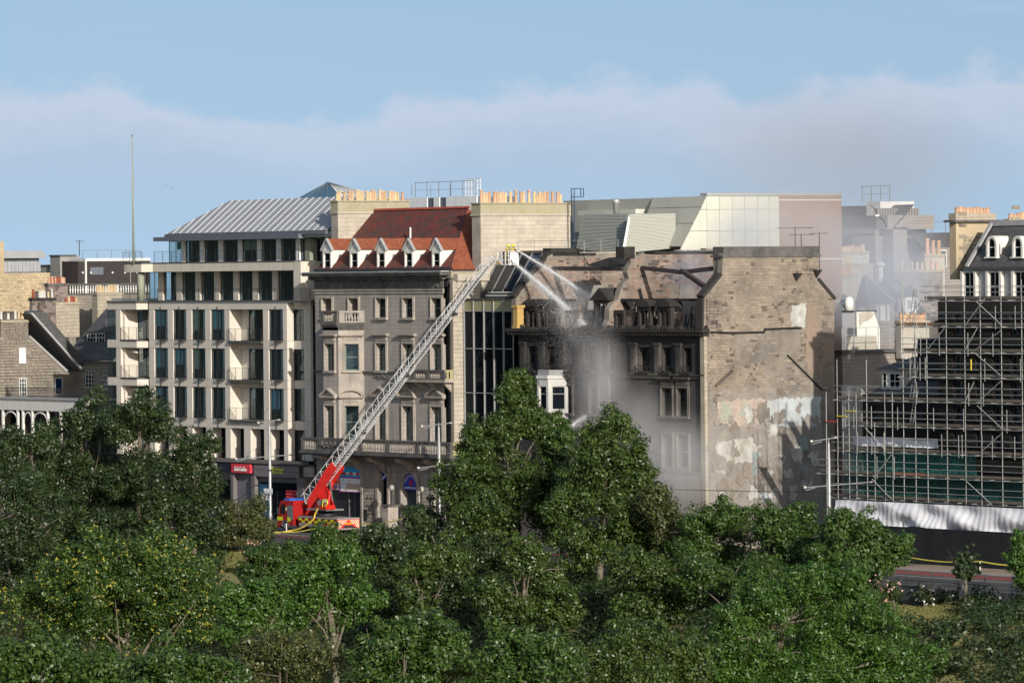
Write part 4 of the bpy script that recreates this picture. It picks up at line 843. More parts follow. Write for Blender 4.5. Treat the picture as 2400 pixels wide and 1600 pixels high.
stones(TGE, inpoly(PE((1652, 700), (1685, 665), (1700, 770), (1652, 770))), 0, 3, 16, 27, 'rubble_grey', ge, w=(.4, .7), h=(.25, .36), proud=(.1, .13), limit=60)
mb = MB(TGE); pl = [px(TGE, u, v) for u, v in ((1665, 778), (1716, 780), (1790, 778), (1790, 771), (1876, 768))]
for a, b in zip(pl, pl[1:]): mb.tube((a[0], -.1, a[1]), (b[0], -.1, b[1]), .1, 5)
mb.build('roof_raggle', 'soot', ge); mb = MB(TGE); a, b = px(TGE, 1844, 832), px(TGE, 1925, 913); mb.tube((a[0], -.12, a[1]), (b[0], -.12, b[1]), .08, 5).build('roof_raggle', 'soot', ge)
a, b = px(TGE, 1674, 905), px(TGE, 1714, 868); MB(TGE).tube((a[0], -.15, a[1]), (b[0], -.15, b[1]), .14, 6).build('roof_raggle', 'burnt_trim', ge)
for u, v in ((1866, 648), (1913, 640)):
    sv = MB(TGE); a, b = px(TGE, u, v); sv.add([(a-.5, 0, b+.3), (a+.5, 0, b+.3), (a+.35, -.5, b+.3), (a-.35, -.5, b+.3), (a, 0, b-.5)], [(0, 1, 2, 3), (0, 3, 4), (3, 2, 4), (2, 1, 4)]); sv.build('corbel', 'soot', ge)
# middle and west gables, seen from inside the missing roofs
dX = lambda prof, dz=0.: [(y, z+dz) for y, z in prof]
def jag(prof, a, b, j=.28, step=.45):
    out = []
    for i, (p, q) in enumerate(zip(prof, prof[1:]+prof[:1])):
        out.append(p); n = int(math.hypot(q[0]-p[0], q[1]-p[1])/step) if a <= i < b else 0
        for k in range(1, n): t = k/n; out.append((p[0]+(q[0]-p[0])*t+random.uniform(-j, j), p[1]+(q[1]-p[1])*t+random.uniform(-j, j*.4)))
    return out
random.seed(12)
GPM = [GP[0], GP[1], GP[2], (gp[2][0]+.3, gp[2][1]-1.2), (gp[3][0]+.5, gp[3][1]-.2), (gp[4][0]+.35, gp[4][1]-.5)]+GP[6:]
gm_, TGM = gable(BX1, .7, jag(GPM, 2, 8), 'gable_bed', 'rubble_pink', 220, 'gable_wall', zlo=17.5, skip=.25)
GPW = GP[:4]+[(3.9, ztp-.35)]+[(GP[6][0], ztp-.35)]+GP[7:]
gw, TGW = gable(BX0+.7, .7, jag(GPW, 3, 7, .16), 'gable_bed', 'rubble_pink', 220, 'gable_wall', zlo=17.5, skip=.2)
for g_, X in ((gm_, BX1), (gw, BX0+.7)):
    west = g_ is gw; ya_ = 4.0 if west else yA
    MB().box(X-1.2, X+.1, ya_-.3, ya_+(3 if west else .9), ztp-.9 if not west else ztp-.35, ztp+.15).build('chimney_head', 'soot', g_); MB().box(X-.9, X+.1, ya_+(0 if west else 3), yB+.2-(4 if west else 0), ztp-.55, ztp-.3).build('coping', 'char', g_)
    if west: skew(gp[2], (3.9, ztp-.35), X-.85, X-.1, t=.3).build('skew', 'soot', g_)
    T = fr((X, 0, 0), (0, 1, 0))
    for y0, w_, z0, h_, m in ((4.2, 2.4, 18.6, 3.2, 'plaster_brown'), (8.0, 1.6, 19.2, 4.2, 'plaster_grey'), (10.5, 2.2, 18.2, 2.8, 'plaster_pink'), (1.6, 1.2, 18.4, 3.6, 'soot')):
        ragged(T, [(y0, z0), (y0+w_, z0), (y0+w_, z0+h_), (y0, z0+h_)], m, g_, y=-.1, jit=.16)
    mb = MB(T)
    for p, q in (((3.4, 23.0), (4.6, 18.6)), ((6.2, 21.8), (6.2, 18.4))): mb.tube((p[0], -.12, p[1]), (q[0], -.12, q[1]), .16, 6)
    mb.build('char_mark', 'char', g_)
# front walls with openings
w4 = [(1236, 1255), (1280, 1300), (1328, 1346), (1374, 1392), (1418, 1436), (1496, 1523), (1552, 1573), (1601, 1621)]
w3 = [(1324, 1342), (1383, 1403), (1552, 1577), (1589, 1613)]; w2 = [(1324, 1342), (1383, 1403), (1555, 1578), (1590, 1615)]
zc = bz(786)
o4 = [(bx(a), bx(b), bz(868), bz(813)) for a, b in w4]; o3b = [(bx(a, 940), bx(b, 940), bz(970), bz(907)) for a, b in w3]; o2b = [(bx(a, 1050), bx(b, 1050), bz(1090), bz(1014)) for a, b in w2]
MB(T0).wall(BX0, BX2, 0, zc, o4+o3b+o2b, .55).build('front_wall', 'burnt_stone', BB)
MB(T0).box(BX0+.05, BX2-.8, .7, 1.2, 0, zc-.3).build('dark_backing', 'char', BB)  # dark sheet added behind the openings in place of unlit rooms
for q in o4:
    pil = MB(T0).box(q[0]-.95, q[0]-.12, -.22, 0, q[2]-.3, q[3]+.2).box(q[0]-1.05, q[0]-.02, -.3, 0, q[3]+.2, q[3]+.42).box(q[0]-.8, q[0]-.25, -.27, -.2, q[2], q[3]-.1); pil.build('pilaster', 'burnt_trim', BB)
    pil = MB(T0).box(q[0]-.1, q[1]+.1, -.35, 0, q[2]-.3, q[2]-.12)
    for k in range(6): x = q[0]+(q[1]-q[0])*k/5; pil.tube((x, -.3, q[2]-.12), (x, -.3, q[2]+.5), .025, 4)
    pil.tube((q[0], -.3, q[2]+.5), (q[1], -.3, q[2]+.5), .03, 4); pil.build('window_guard', 'char', BB)
for q in o3b+o2b:
    surround(T0, *q, BB, .25, m='burnt_trim', hood='flat' if q in o3b else None)
    window(T0, *q, .4, BB, 'frame_white' if q[2] < 9 else 'soot', 'glass_soot', .07, bars_h=(.5,))
cc = MB(T0); cc.box(BX0-.5, BX2+.3, -.7, .2, zc+.32, zc+.62).box(BX0-.35, BX2+.15, -.45, .2, zc+.001, zc+.319)
x = BX0-.2
while x < BX2: cc.box(x, x+.2, -.62, -.44, zc+.05, zc+.315); x += .45
cc.build('cornice', 'soot', BB); MB(T0).box(BX0, BX2, -.18, .0, bz(884), bz(877)).box(BX0, BX2, -.3, 0, bz(877), bz(874)).build('string_course', 'burnt_trim', BB); MB(T0).box(BX0, BX2, -.25, 0, bz(1104), bz(1096)).build('string_course', 'burnt_trim', BB)
MB(T0).box(BX1-.35, BX1+.2, -.28, .02, 0, zc).build('party_pilaster', 'burnt_trim', BB); MB(T0).box(BX2-.5, BX2+.1, -.3, .02, 0, zc).build('party_pilaster', 'stone_ashlar', BB)
mat('shop_pale', (.30, .275, .24), .85, (.24, .22, .195), .6, .5, streak=.3)
MB(T0).box(BX1+1, BX2-.6, -.25, .02, 2.2, bz(1105)).build('shop_fascia', 'shop_pale', BB)
for k in range(5): x = BX1+1.5+k*2.6; window(T0, x, x+2.2, .4, 2.9, -.29, BB, 'frame_dark', 'glass_black', .1, name='shop_window')
# broken parapet, coping rubble, ornamental urns
rub = MB(T0); random.seed(5)
x = BX0
while x < BX2:
    w_ = random.uniform(.25, .7); h_ = random.uniform(.05, .35); rub.tbox(x, x+w_, -.45+random.uniform(0, .3), .1, zc+.62, zc+.62+h_, .05, .1); x += w_+random.uniform(0, .5)
rub.build('rubble', 'soot', BB, kind='stuff')
# burnt dormers: posts, broken hoods, curb beam
def burnt_dormer(ua, ub, hood, v0=776, vh=727):
    TD = fr((0, .5, 0)); a0, a1 = px(TD, ua, 750)[0], px(TD, ub, 750)[0]; z0 = zc+.55; z1 = px(TD, (ua+ub)/2, vh)[1]; w = .32; m_ = (a0+a1)/2
    d = MB(TD).box(a0, a0+w, 0, .45, z0, z1).box(a1-w, a1, 0, .45, z0, z1).box(a0, a1, -.04, .5, z1, z1+.32).box(m_-.08, m_+.08, .1, .3, z0, z1-.2).build('dormer', 'burnt_trim' if hood != 'tri' else 'soot', BB)
    hb = MB(TD)
    if hood == 'seg':
        P = [(m_+(a1-a0)*.60*math.cos(q), z1+.32+(a1-a0)*.34*math.sin(q)) for q in [math.pi*i/10 for i in range(11)]]
        hb.prism([(p[0], -.25, p[1]) for p in P], (0, 1.5, 0))
    elif hood == 'tri': hb.prism([(a0-.5, -.2, z1+.3), (a1+.5, -.2, z1+.3), (m_, -.2, z1+.3+(a1-a0)*.55)], (0, 2.4, 0))
    hb.build('hood', 'soot', d)
for ua, ub, h, vh in ((1231, 1262, 'seg', 727), (1277, 1306, 'seg', 727), (1325, 1350, 'none', 735), (1392, 1424, 'tri', 712), (1440, 1462, 'none', 735), (1494, 1524, 'seg', 727), (1541, 1572, 'seg', 727)): burnt_dormer(ua, ub, h, vh=vh)
zcb = px(fr((0, 1.6, 0)), 1400, 703)[1]
cb = MB()
for x0, x1 in ((BX0+1.2, BX0+7.5), (BX1+.1, BX2-.8)): cb.box(x0, x1, 1.3, 1.75, zcb-.15, zcb+.12)
for k in range(90): x = random.uniform(BX0+1, BX2-1); cb.tube((x, .9, zc+.5), (x+random.uniform(-.9, .9), 1.6, zc+random.uniform(.8, 3.2)), random.uniform(.05, .13), 4)
cb.build('charred_timbers', 'char', BB, kind='stuff')
for xa, xb in ((BX0+1, BX1-1), (BX1+.5, BX2-1)):
    for k in range(26): x = random.uniform(xa, xb); y = random.uniform(1.3, 5); MB(Matrix.Translation((x, y, 17.6)) @ Matrix.Rotation(random.random()*3, 4, 'Z') @ Matrix.Rotation(random.uniform(-.5, .5), 4, 'X')).tbox(-.5, .5, -.35, .35, -.1, random.uniform(.4, 2.2), .2, .12).build('debris_heap', random.choice(('char', 'soot', 'rubble_pink')), BB)
for x0, x1 in ((BX0+3.6, BX0+5.2), (BX0+7, BX0+9), (BX1+.4, BX1+2.4), (BX1+6.5, BX1+9.5)): ragged(fr((0, 1.2, 0)), [(x0, zc+.4), (x1, zc+.4), (x1, zc+random.uniform(1.4, 2.6)), (x0, zc+random.uniform(1.5, 3))], 'rubble_pink', BB, 'wall_fragment', -.3, .18)
# back walls, and dark slabs added to keep the openings dark
for xa, xb in ((BX0+.7, BX1-.7), (BX1, BX2-.75)):
    MB().box(xa, xb, 14.0, 14.6, 0, 21.5+random.random()).build('back_wall', 'rubble_pink', BB); MB().box(xa, xb, 1.2, 14, 14, 17.6).build('dark_floor_slab', 'char', BB)
    for k in range(3): x = xa+2+k*4.4; ragged(fr((0, 13.95, 0)), [(x, 18.2), (x+1.8, 18.2), (x+1.8, 20.4), (x, 20.6)], 'char', BB, 'opening', -.05, .1)
# buckled steel beams
mat('steel_rust', (.085, .055, .05), .8, (.05, .045, .05), 2, .6)
def beam(p, q, s=.16, name='steel_beam', m='steel_rust'):
    mb = MB(); mb.tube(p, q, s, 4); return mb.build(name, m, BB)
p0, p1, p2, p3, p4 = onX(1506, 628, BX1+.2), onX(1600, 638, (BX1+BX2)/2), onX(1688, 627, BX2-.9), onX(1598, 634, (BX1+BX2)/2+.4), onX(1664, 680, BX2-.9)
beam(p0, p1, .26); beam(p1, p2, .26); beam(p3, p4, .26)
p0, p1 = onX(1300, 629, BX0+.9), onX(1462, 630, BX1-.9); beam(p0, p1, .28); 
MB().prism([onX(1372, 622, BX0+5), onX(1425, 604, BX0+6), onX(1470, 625, BX1-1), onX(1420, 628, BX0+8)], (1.4, .4, .1)).build('roof_remnant', 'char', BB); MB().prism([onX(1380, 655, BX0+6), onX(1398, 650, BX0+6), onX(1408, 668, BX0+6), onX(1382, 668, BX0+6)], (.2, 0, 0)).build('roof_remnant', 'plaster_brown', BB)
# ochre pedestal at the west corner and white timber bay window
p = onY(1214, 772, -.3); mat('stone_ochre', (.46, .31, .10), .9, (.36, .25, .1), 2, .5)
MB().box(p.x-.35, p.x+.35, -.6, .1, zc+.62, zc+2.5).box(p.x-.45, p.x+.45, -.7, .2, zc+2.5, zc+2.75).box(p.x-.45, p.x+.45, -.7, .2, zc+.621, zc+.85).build('corner_pedestal', 'stone_ochre', BB)
WB = 1.3; TW = fr((0, -WB, 0)); wa0, wa1 = px(TW, 1259, 930)[0], px(TW, 1285, 930)[0]
zw0, zw1 = px(TW, 1270, 985)[1], px(TW, 1270, 886)[1]; TWR = fr((wa1, -WB, 0), (1, 1, 0)); TWL = fr((wa0-WB, 0, 0), (1, -1, 0)); wl = WB*math.sqrt(2)
wb_ = MB().prism([(wa0-WB, 0, zw1-.05), (wa0-.05, -WB-.1, zw1-.05), (wa1+.05, -WB-.1, zw1-.05), (wa1+WB+.15, 0, zw1-.05)], (0, 0, .3)).build('bay_window', 'paint_white', BB)
for T, l0, l1 in ((TW, wa0, wa1), (TWR, 0, wl), (TWL, 0, wl)):
    oz = (l0+.32, l1-.32, zw0+1.0, zw1-.75); MB(T).wall(l0, l1, zw0-1, zw1-.05, [oz], .2).build('bay_side', 'paint_white', wb_); window(T, *oz, .12, wb_, 'paint_white', 'glass_black', .06, bars_h=(.68,))
MB().prism([(wa0-WB+.2, .0, zw1+.25), (wa0, -WB+.1, zw1+.25), (wa1, -WB+.1, zw1+.25), (wa1+WB-.1, 0, zw1+.25)], (0, 0, .5)).build('bay_roof', 'lead', wb_)
# ---------------------------------------------------------------- modern clad building behind
MD = thing('clad_building', 'modern building behind the ruin with cream cladding, louvred screens and brick end', 'building', (45, 30, 0))
mat('clad_cream', (.52, .52, .45), .6, (.47, .47, .41), .5, .3, .04, 10, streak=.12, isl=.06); mat('clad_grey', (.36, .36, .31), .6, (.30, .30, .27), .6, .3, .04, streak=.1, isl=.08); mat('louvre_grey', (.40, .41, .36), .5, metal=.2); mat('brick_pink', (.36, .245, .20), .9, (.32, .22, .18), .5, .4, .06, 12, brick=(.3, .1, .012, .9), mortar=(.36, .27, .23))
YM = 24.; XM = onY(1597, 578, YM).x; zm0 = 16.; zmt = onX(1740, 460, XM).z; ybk = onX(1972, 520, XM).y; ybr = onX(1826, 520, XM).y
TXM = fr((XM, YM, 0), (0, 1, 0)); MB().box(XM-24, XM-.06, YM+3.3, ybk, 0, zmt-.02).build('core', 'clad_grey', MD)
sl_ = onX(1657, 459, XM).y-YM
colsm = [sl_*.0]+[onX(u, 520, XM).y-YM for u in (1656, 1686, 1716, 1745, 1775, 1802, 1826)]; rowsm = [zm0, onX(1740, 541, XM).z, onX(1740, 491, XM).z, zmt]
lean = lambda z: sl_*(z-onX(1597, 578, XM).z)/(zmt-onX(1597, 578, XM).z)
for j in range(3):
    for i in range(7):
        z0, z1 = rowsm[j], rowsm[j+1]; a0, a1 = colsm[i], colsm[i+1]; g = .02
        if i == 0: MB(TXM).prism([(lean(z0)+g, -.05, z0+g), (a1-g, -.05, z0+g), (a1-g, -.05, z1-g), (min(lean(z1), a1)-g if j == 2 else lean(z1)+g, -.05, z1-g)], (0, .12, 0)).build('cladding_panel', 'clad_cream', MD)
        else: MB(TXM).box(a0+g, a1-g, -.05, .07, z0+g, z1-g).build('cladding_panel', 'clad_cream', MD)
MB(TXM).box(ybr-YM, ybk-YM, -.04, .3, 0, zmt+.05).build('brick_end', 'brick_pink', MD)
for v in (470, 608, 707): z = onX(1930, v, XM).z; MB(TXM).box(ybr-YM, ybk-YM, -.08, -.041, z, z+.1).build('stone_band', 'frame_white', MD)
MB(TXM).box(colsm[1], ybk-YM, -.1, 1, zmt+.051, zmt+.3).build('coping', 'clad_grey', MD)
# raking front facets: their shade put into a greyer cladding colour
A = [onX(1597, 578, XM), onX(1657, 459, XM)]; Bx = [onY(1490, 578, YM), onY(1530, 463, YM+sl_)]
for k in range(5):
    t0, t1 = k/5, (k+1)/5; q = [Bx[0].lerp(A[0], t0), Bx[0].lerp(A[0], t1), Bx[1].lerp(A[1], t1), Bx[1].lerp(A[1], t0)]
    for s0_, s1_ in ((0, .46), (.46, .78), (.78, 1)): MB().prism([q[0].lerp(q[3], s0_+.005), q[1].lerp(q[2], s0_+.005), q[1].lerp(q[2], s1_-.005), q[0].lerp(q[3], s1_-.005)], (-.03, .08, 0)).build('facet_panel', 'clad_grey', MD)
def louvre(P00, P10, P11, P01, n, name='louvre', m='louvre_grey'):
    mb = MB()
    for k in range(n):
        t0 = (k+.0)/n; t1 = (k+.62)/n; a, b, c, d = P00.lerp(P01, t0), P10.lerp(P11, t0), P10.lerp(P11, t1), P00.lerp(P01, t1); mb.prism([a, b, c, d], (-.04, .16, -.06))
    mb.prism([P00, P10, P11, P01], (-.1, .1, 0)) if False else None
    o = mb.build(name, m, MD); MB().prism([p+Vector((-.05, .22, 0)) for p in (P00, P10, P11, P01)], (-.05, .1, 0)).build('backing', 'zinc_dark', o); return o
XLv = onY(1470, 580, 19.).x
louvre(onY(1350, 584, 19), onY(1457, 592, 19), onY(1471, 501, 21), onY(1366, 503, 21), 26)
ln = louvre(onX(1460, 592, XLv), onX(1582, 580, XLv), onX(1582, 499, XLv-.6), onX(1475, 501, XLv-.6), 26)
MB().prism([onX(1457, 592, XLv), onX(1464, 592, XLv), onX(1477, 512, XLv-.5), onX(1473, 505, XLv-.5)], (.15, -.1, 0)).build('edge_trim', 'frame_white', MD)
b_ = cbox(1345, 1470, 1590, 500, 640, 22.5); MB().box(b_[0], b_[1]-.6, b_[2], b_[3], 10, b_[5]-.1).build('core', 'clad_grey', MD)
b_ = cbox(1355, 1490, 1545, 490, 640, 26); MB().box(b_[0], b_[1], b_[2], b_[3], 10, b_[5]).build('roof_block', 'clad_cream', MD)
p = onY(1444, 494, 24); MB().lathe((p.x, p.y, p.z-.3), [(.3, 0), (.3, 1.0), (.38, 1.05), (.38, 1.35), (.2, 1.5)], 10).build('flue', 'steel_pale', MD, True)
# caged roof ladder beside the big chimney
cl = thing('cage_ladder', 'dark blue caged access ladder behind the tall chimney', 'ladder', onY(1347, 575, 13))
mb = MB(); p = onY(1340, 570, 13)
for dx, dy in ((0, 0), (.5, 0), (1.0, .4), (.9, .8)): mb.tube((p.x+dx, 13+dy, p.z+4.4 if dx > .6 else p.z), (p.x+dx, 13+dy, p.z+5.2), .045, 5)
for k in range(18): z = p.z+.2+k*.26; mb.tube((p.x, 13, z), (p.x+.5, 13, z), .03, 4)
mb.tube((p.x, 13, p.z), (p.x, 13, p.z+5.2), .045, 5)
for z in (p.z+4.4, p.z+5.2): mb.path([(p.x, 13, z), (p.x+.5, 13, z), (p.x+1, 13.4, z), (p.x+.9, 13.8, z), (p.x, 13.6, z), (p.x, 13, z)], .04, 4)
mat('ladder_blue', (.03, .05, .10), .5); mb.build('frame', 'ladder_blue', cl)
# ---------------------------------------------------------------- roofs and houses left of the office block
mat('rubble_gold', (.46, .37, .23), .92, (.37, .30, .19), .6, .6, .12, 8, isl=.28, bump=.02, extra=dark_stones(.12, (.27, .2, .13))); mat('concrete', (.30, .29, .27), .9, (.24, .235, .22), .6, .5, streak=.4, scol=(.13, .13, .12)); mat('brick_dark', (.042, .034, .036), .85, (.055, .045, .045), .8, .5, .08, 10, brick=(.28, .1, .01, .85), mortar=(.05, .045, .045)); mat('rubble_mixed', (.23, .185, .165), .95, (.16, .135, .125), .8, .6, .15, 8, isl=.5, bump=.03, extra=dark_stones(.2, (.07, .06, .055)))
mat('stone_gable', (.285, .25, .205), .92, (.20, .178, .15), .5, .6, .12, 7, streak=.4, scol=(.1, .095, .085), brick=(.75, .32, .012, .8), mortar=(.17, .15, .125), bump=.01)
def chim(par, ul, ucn, ur, vt, vb, y0, npot, mats, stm, capm='stone_ashlar', ph=.75, st=None, name='chimney_stack', lim=60, w=(.35, .8), h=(.22, .34), pr=.17):
    x0, x1, a, b, z0, z1 = cbox(ul, ucn, ur, vt, vb, y0)
    o = MB().box(x0, x1, a, b, z0, z1-.3).build(name, stm, par)
    MB().box(x0-.1, x1+.1, a-.1, b+.1, z1-.3, z1).build('cap', capm, o)
    if st: stones(fr((x1, a, 0), (0, 1, 0)), lambda p, q: True, .0, b-a, max(z0, z1-6), z1-.32, st, o, w=w, h=h, joint=.03, proud=(.02, .05), limit=lim)
    pots([((x0+x1)/2, a+.2+(b-a-.4)*(i+.5)/npot, z1) for i in range(npot)], o, mats, pr, ph); return o
# golden rubble block with metal-clad attic
g = thing('golden_stone_block', 'golden rubble stone block with grey metal rooftop box at far left', 'building', onY(-10, 1190, 26))
x0, x1, a, b, z0, z1 = cbox(-70, -18, 118, 640, 760, 26); MB().box(x0, x1, a, b, 0, z1).build('wall', 'gable_bed', g); stones(fr((x1, a, 0), (0, 1, 0)), lambda p, q: True, 0, b-a, 14.5, z1-.02, 'rubble_gold', g, w=(.3, .8), h=(.2, .3), joint=.03, proud=(.01, .04), limit=220)
TA = fr((x1, a, 0), (0, 1, 0)); q0, q1 = px(TA, -20, 580)[0], px(TA, 9, 580)[0]; MB().box(x1-2, x1+.02, a+q0, a+q1, z1, px(TA, 5, 566)[1]).build('chimney_stack', 'rubble_gold', g)
TA2 = fr((x1-1.2, a, 0), (0, 1, 0)); y0_, y1_ = px(TA2, 9, 610)[0], px(TA2, 95, 610)[0]; zb_, zt_ = px(TA2, 50, 637)[1], px(TA2, 50, 612)[1]
bx_ = MB().box(x1-9, x1-1.25, a+y0_, a+y1_, zb_-1, zt_).build('attic_box', 'zinc_dark', g)
for k in range(10): t0, t1 = y0_+(y1_-y0_)*k/10, y0_+(y1_-y0_)*(k+1)/10; MB(TA2).box(t0+.02, t1-.02, -.02, .06, zb_, zt_-.02).build('cladding_panel', 'zinc', bx_)
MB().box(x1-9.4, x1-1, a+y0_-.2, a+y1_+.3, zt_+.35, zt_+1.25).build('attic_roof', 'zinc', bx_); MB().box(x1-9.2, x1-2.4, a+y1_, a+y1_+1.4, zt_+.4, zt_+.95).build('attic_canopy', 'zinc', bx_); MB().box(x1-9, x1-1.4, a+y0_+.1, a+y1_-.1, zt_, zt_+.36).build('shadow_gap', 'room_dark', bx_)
# concrete stair tower and dark brick block
g = thing('concrete_tower', 'small concrete roof tower with aerial beside the dark brick block', 'building', onY(150, 1190, 40))
x0, x1, a, b, z0, z1 = cbox(118, 141, 187, 601, 700, 40); MB().box(x0, x1, a, b, 0, z1).build('wall', 'concrete', g); MB().box(x0-.1, x1+.1, a-.1, b-.5, z1, z1+.2).build('coping', 'slab_dark', g); MB().box(x0-4.5, x0, a+.5, b, 0, onY(118, 624, 40).z).build('parapet', 'concrete', g); MB().box(x0-4.6, x0, a+.4, b, onY(118, 624, 40).z, onY(118, 624, 40).z+.2).build('coping', 'slab_dark', g)
p = onX(186, 600, x1); MB().tube(p, p+Vector((0, 0, 1.9)), .05, 5).tube(p+Vector((0, -.5, 1.8)), p+Vector((0, .6, 1.8)), .04, 4).build('aerial', 'iron', g)
g = thing('dark_brick_block', 'dark brown brick block with white coping behind the balustrade', 'building', onY(200, 1190, 36))
x0, x1, a, b, z0, z1 = cbox(175, 183, 352, 614, 700, 36); MB().box(x0-3, x1, a, b, 0, z1).build('wall', 'brick_dark', g); MB().box(x0-3, x1+.1, a+1, b, z1+.1, z1+.42).build('coping', 'frame_white', g); MB().box(x0-3, x1+.05, a-.05, b, z1, z1+.1).build('parapet_line', 'slab_dark', g)
TA = fr((x1, a, 0), (0, 1, 0)); MB(TA).box(.9, 1.1, -.2, -.02, z1-5, z1+.2).build('downpipe', 'frame_white', g); MB(TA).box(7.2, 7.28, -.06, -.01, z1-5, z1).build('joint', 'concrete', g)
p = px(TA, 226, 636); MB(TA).box(p[0]-.9, p[0]+.9, -.1, .0, p[1]-.4, p[1]+.5).build('grille', 'zinc_dark', g)
for u in (193, 212, 263, 292, 321): p = px(TA, u, 639); MB(TA).sphere((p[0], -.08, p[1]), .14, 8, 5).build('wall_lamp', 'frame_white', g)
railing(TA, 1, 9, .6, z1+.4, 1.0, g, 'rail_grey', 1, 2.2, .03)
# house with white roof balustrade
g = thing('balustraded_house', 'house with white roof balustrade and cream chimney pots left of the office block', 'building', onY(200, 1190, 26))
x0, x1, a, b, z0, z1 = cbox(150, 162, 352, 691, 760, 26); MB().box(x0-4, x1, a, b, 0, z1).build('wall', 'stone_gable', g); TA = fr((x1, a, 0), (0, 1, 0))
MB(TA).box(0, b-a, -.1, .2, z1, z1+.15).build('rail_base', 'slab_dark', g); MB(TA).box(0, b-a, -.1, .2, z1+1.05, z1+1.3).build('rail_top', 'slab_dark', g)
bm = MB().lathe((0, 0, 0), [(.1, 0), (.06, .15), (.11, .4), (.05, .7), (.09, .9)], 7).mesh('baluster', 'frame_white', True)
for k in range(int((b-a)/.34)): link('baluster', bm, g, TA @ Matrix.Translation((.2+k*.34, .05, z1+.15)))
chim(g, 216, 228, 288, 685, 760, 25, 8, ['pot_buff', 'pot_white', 'pot_buff'], 'stone_ashlar', ph=.85, pr=.2)
g = thing('brick_chimney_house', 'red brick chimney with a row of red pots behind the rubble gable', 'building', onY(120, 1190, 22))
chim(g, 106, 114, 160, 664, 780, 22, 11, ['pot_red', 'pot_red', 'pot_terracotta'], 'rubble_mixed', 'stone_sooty_trim', ph=.7, st='rubble_mixed', lim=70); chim(g, 148, 150, 186, 708, 790, 17.5, 5, ['pot_buff', 'pot_red', 'pot_terracotta'], 'stone_ashlar', ph=.6, pr=.2)
# slate-roofed house with hipped dormer and rubble gable chimney
g = thing('slate_dormer_house', 'slate roofed stone house with white dormer window beside the office block', 'building', onY(215, 1190, 8))
TA = fr((0, 8, 0)); e0, e1 = onY(175, 845, 8), onY(262, 843, 8); rt0, rt1 = onY(150, 706, 14.6), onY(262, 704, 14.6)
MB().prism([e0+Vector((-3, 0, 0)), e1, Vector((e1.x, 14.6, rt1.z)), Vector((e0.x-3, 14.6, rt0.z))], (0, .1, -.1)).build('roof', 'slate', g); MB().box(e0.x-3, e1.x, 14.5, 14.8, rt1.z, rt1.z+.25).build('ridge', 'lead', g)
wz = e0.z; ow = [(px(TA, 197, 885)[0], px(TA, 219, 885)[0], px(TA, 208, 908)[1], px(TA, 208, 868)[1]), (px(TA, 236, 885)[0], px(TA, 252, 885)[0], px(TA, 240, 912)[1], px(TA, 240, 868)[1])]
MB().tbox(e0.x-3, e1.x, 8.2, 14, 0, wz-.2, 0, 0).build('core', 'room_dark', g); MB(TA).wall(e0.x-3, e1.x, 0, wz, ow, .25).build('wall', 'stone_gable', g); MB(TA).box(e0.x-3, e1.x, -.25, .1, wz-.25, wz).build('eaves', 'slab_dark', g)
for q in ow: window(TA, *q, .12, g, 'frame_white', 'glass_dark', .07, bars_v=(.33, .67), bars_h=(.25, .5, .75))
TDm = fr((0, 10, 0)); d0, d1 = px(TDm, 203, 800)[0], px(TDm, 247, 800)[0]; dz0, dz1 = px(TDm, 225, 824)[1], px(TDm, 225, 778)[1]
dm = MB(TDm).box(d0, d0+.12, 0, 2.6, dz0-.2, dz1).box(d1-.12, d1, 0, 2.6, dz0-.2, dz1).box(d0, d1, -.05, .1, dz0-.25, dz0).build('dormer', 'slate', g)
MB(TDm).add([(d0-.15, -.15, dz1), (d1+.15, -.15, dz1), (d1+.15, 4.5, dz1), (d0-.15, 4.5, dz1), ((d0+d1)/2, 1.3, dz1+1.5), ((d0+d1)/2, 4.8, dz1+1.5)], [(0, 1, 4), (1, 2, 5, 4), (0, 4, 5, 3)]).build('dormer_roof', 'slate', dm)
for s in (0, 1): m0 = d0+.1+(d1-d0-.2)*.5*s; window(TDm, m0+.03, m0+(d1-d0-.2)*.5-.03, dz0, dz1-.1, 0, dm, 'frame_white', 'glass_black', .12, bars_v=(.33, .67), bars_h=(.25, .5, .75))
chim(g, 70, 76, 131, 698, 900, 9, 11, ['pot_buff', 'pot_dark', 'pot_white', 'pot_red'], 'gable_bed', 'soot', ph=.85, st='rubble_mixed', lim=150, w=(.25, .55), h=(.2, .34))
x0, x1, a, b, z0, z1 = cbox(76, 131, 152, 702, 900, 12.0); XA = onX(131, 750, x1).x; MB().box(x1-.6, x1+.08, onX(131, 760, x1).y, onX(151, 760, x1).y, 0, z1-.3).build('quoin_pier', 'stone_ashlar', g)
# front gable house at the far left
XG = -70.; g = thing('grey_gable_house', 'grey stone house with gable chimney and slate roof slope at far left', 'building', (XG-4, 3, 0)); gy = lambda u, v: (onX(u, v, XG).y, onX(u, v, XG).z)
gpts = [gy(u, v) for u, v in ((-40, 940), (-40, 790), (3, 790), (3, 750), (66, 750), (67, 790), (156, 872), (194, 940))]; gpts = [(gpts[0][0], 0)]+gpts[1:-1]+[(gpts[-1][0], gpts[-2][1]-.3), (gpts[-1][0], 0)]
TGh = fr((XG, 0, 0), (0, 1, 0)); wops = []
for u0, u1, v0, v1 in ((44, 60, 852, 815), (44, 62, 930, 886), (128, 146, 925, 885)): wops.append((px(TGh, u0, v0)[0], px(TGh, u1, v0)[0], px(TGh, u0, v0)[1], px(TGh, u0, v1)[1]))
o = MB().prism([(XG-.5, y, z) for y, z in gpts], (.45, 0, 0)).build('gable_wall', 'stone_gable', g)
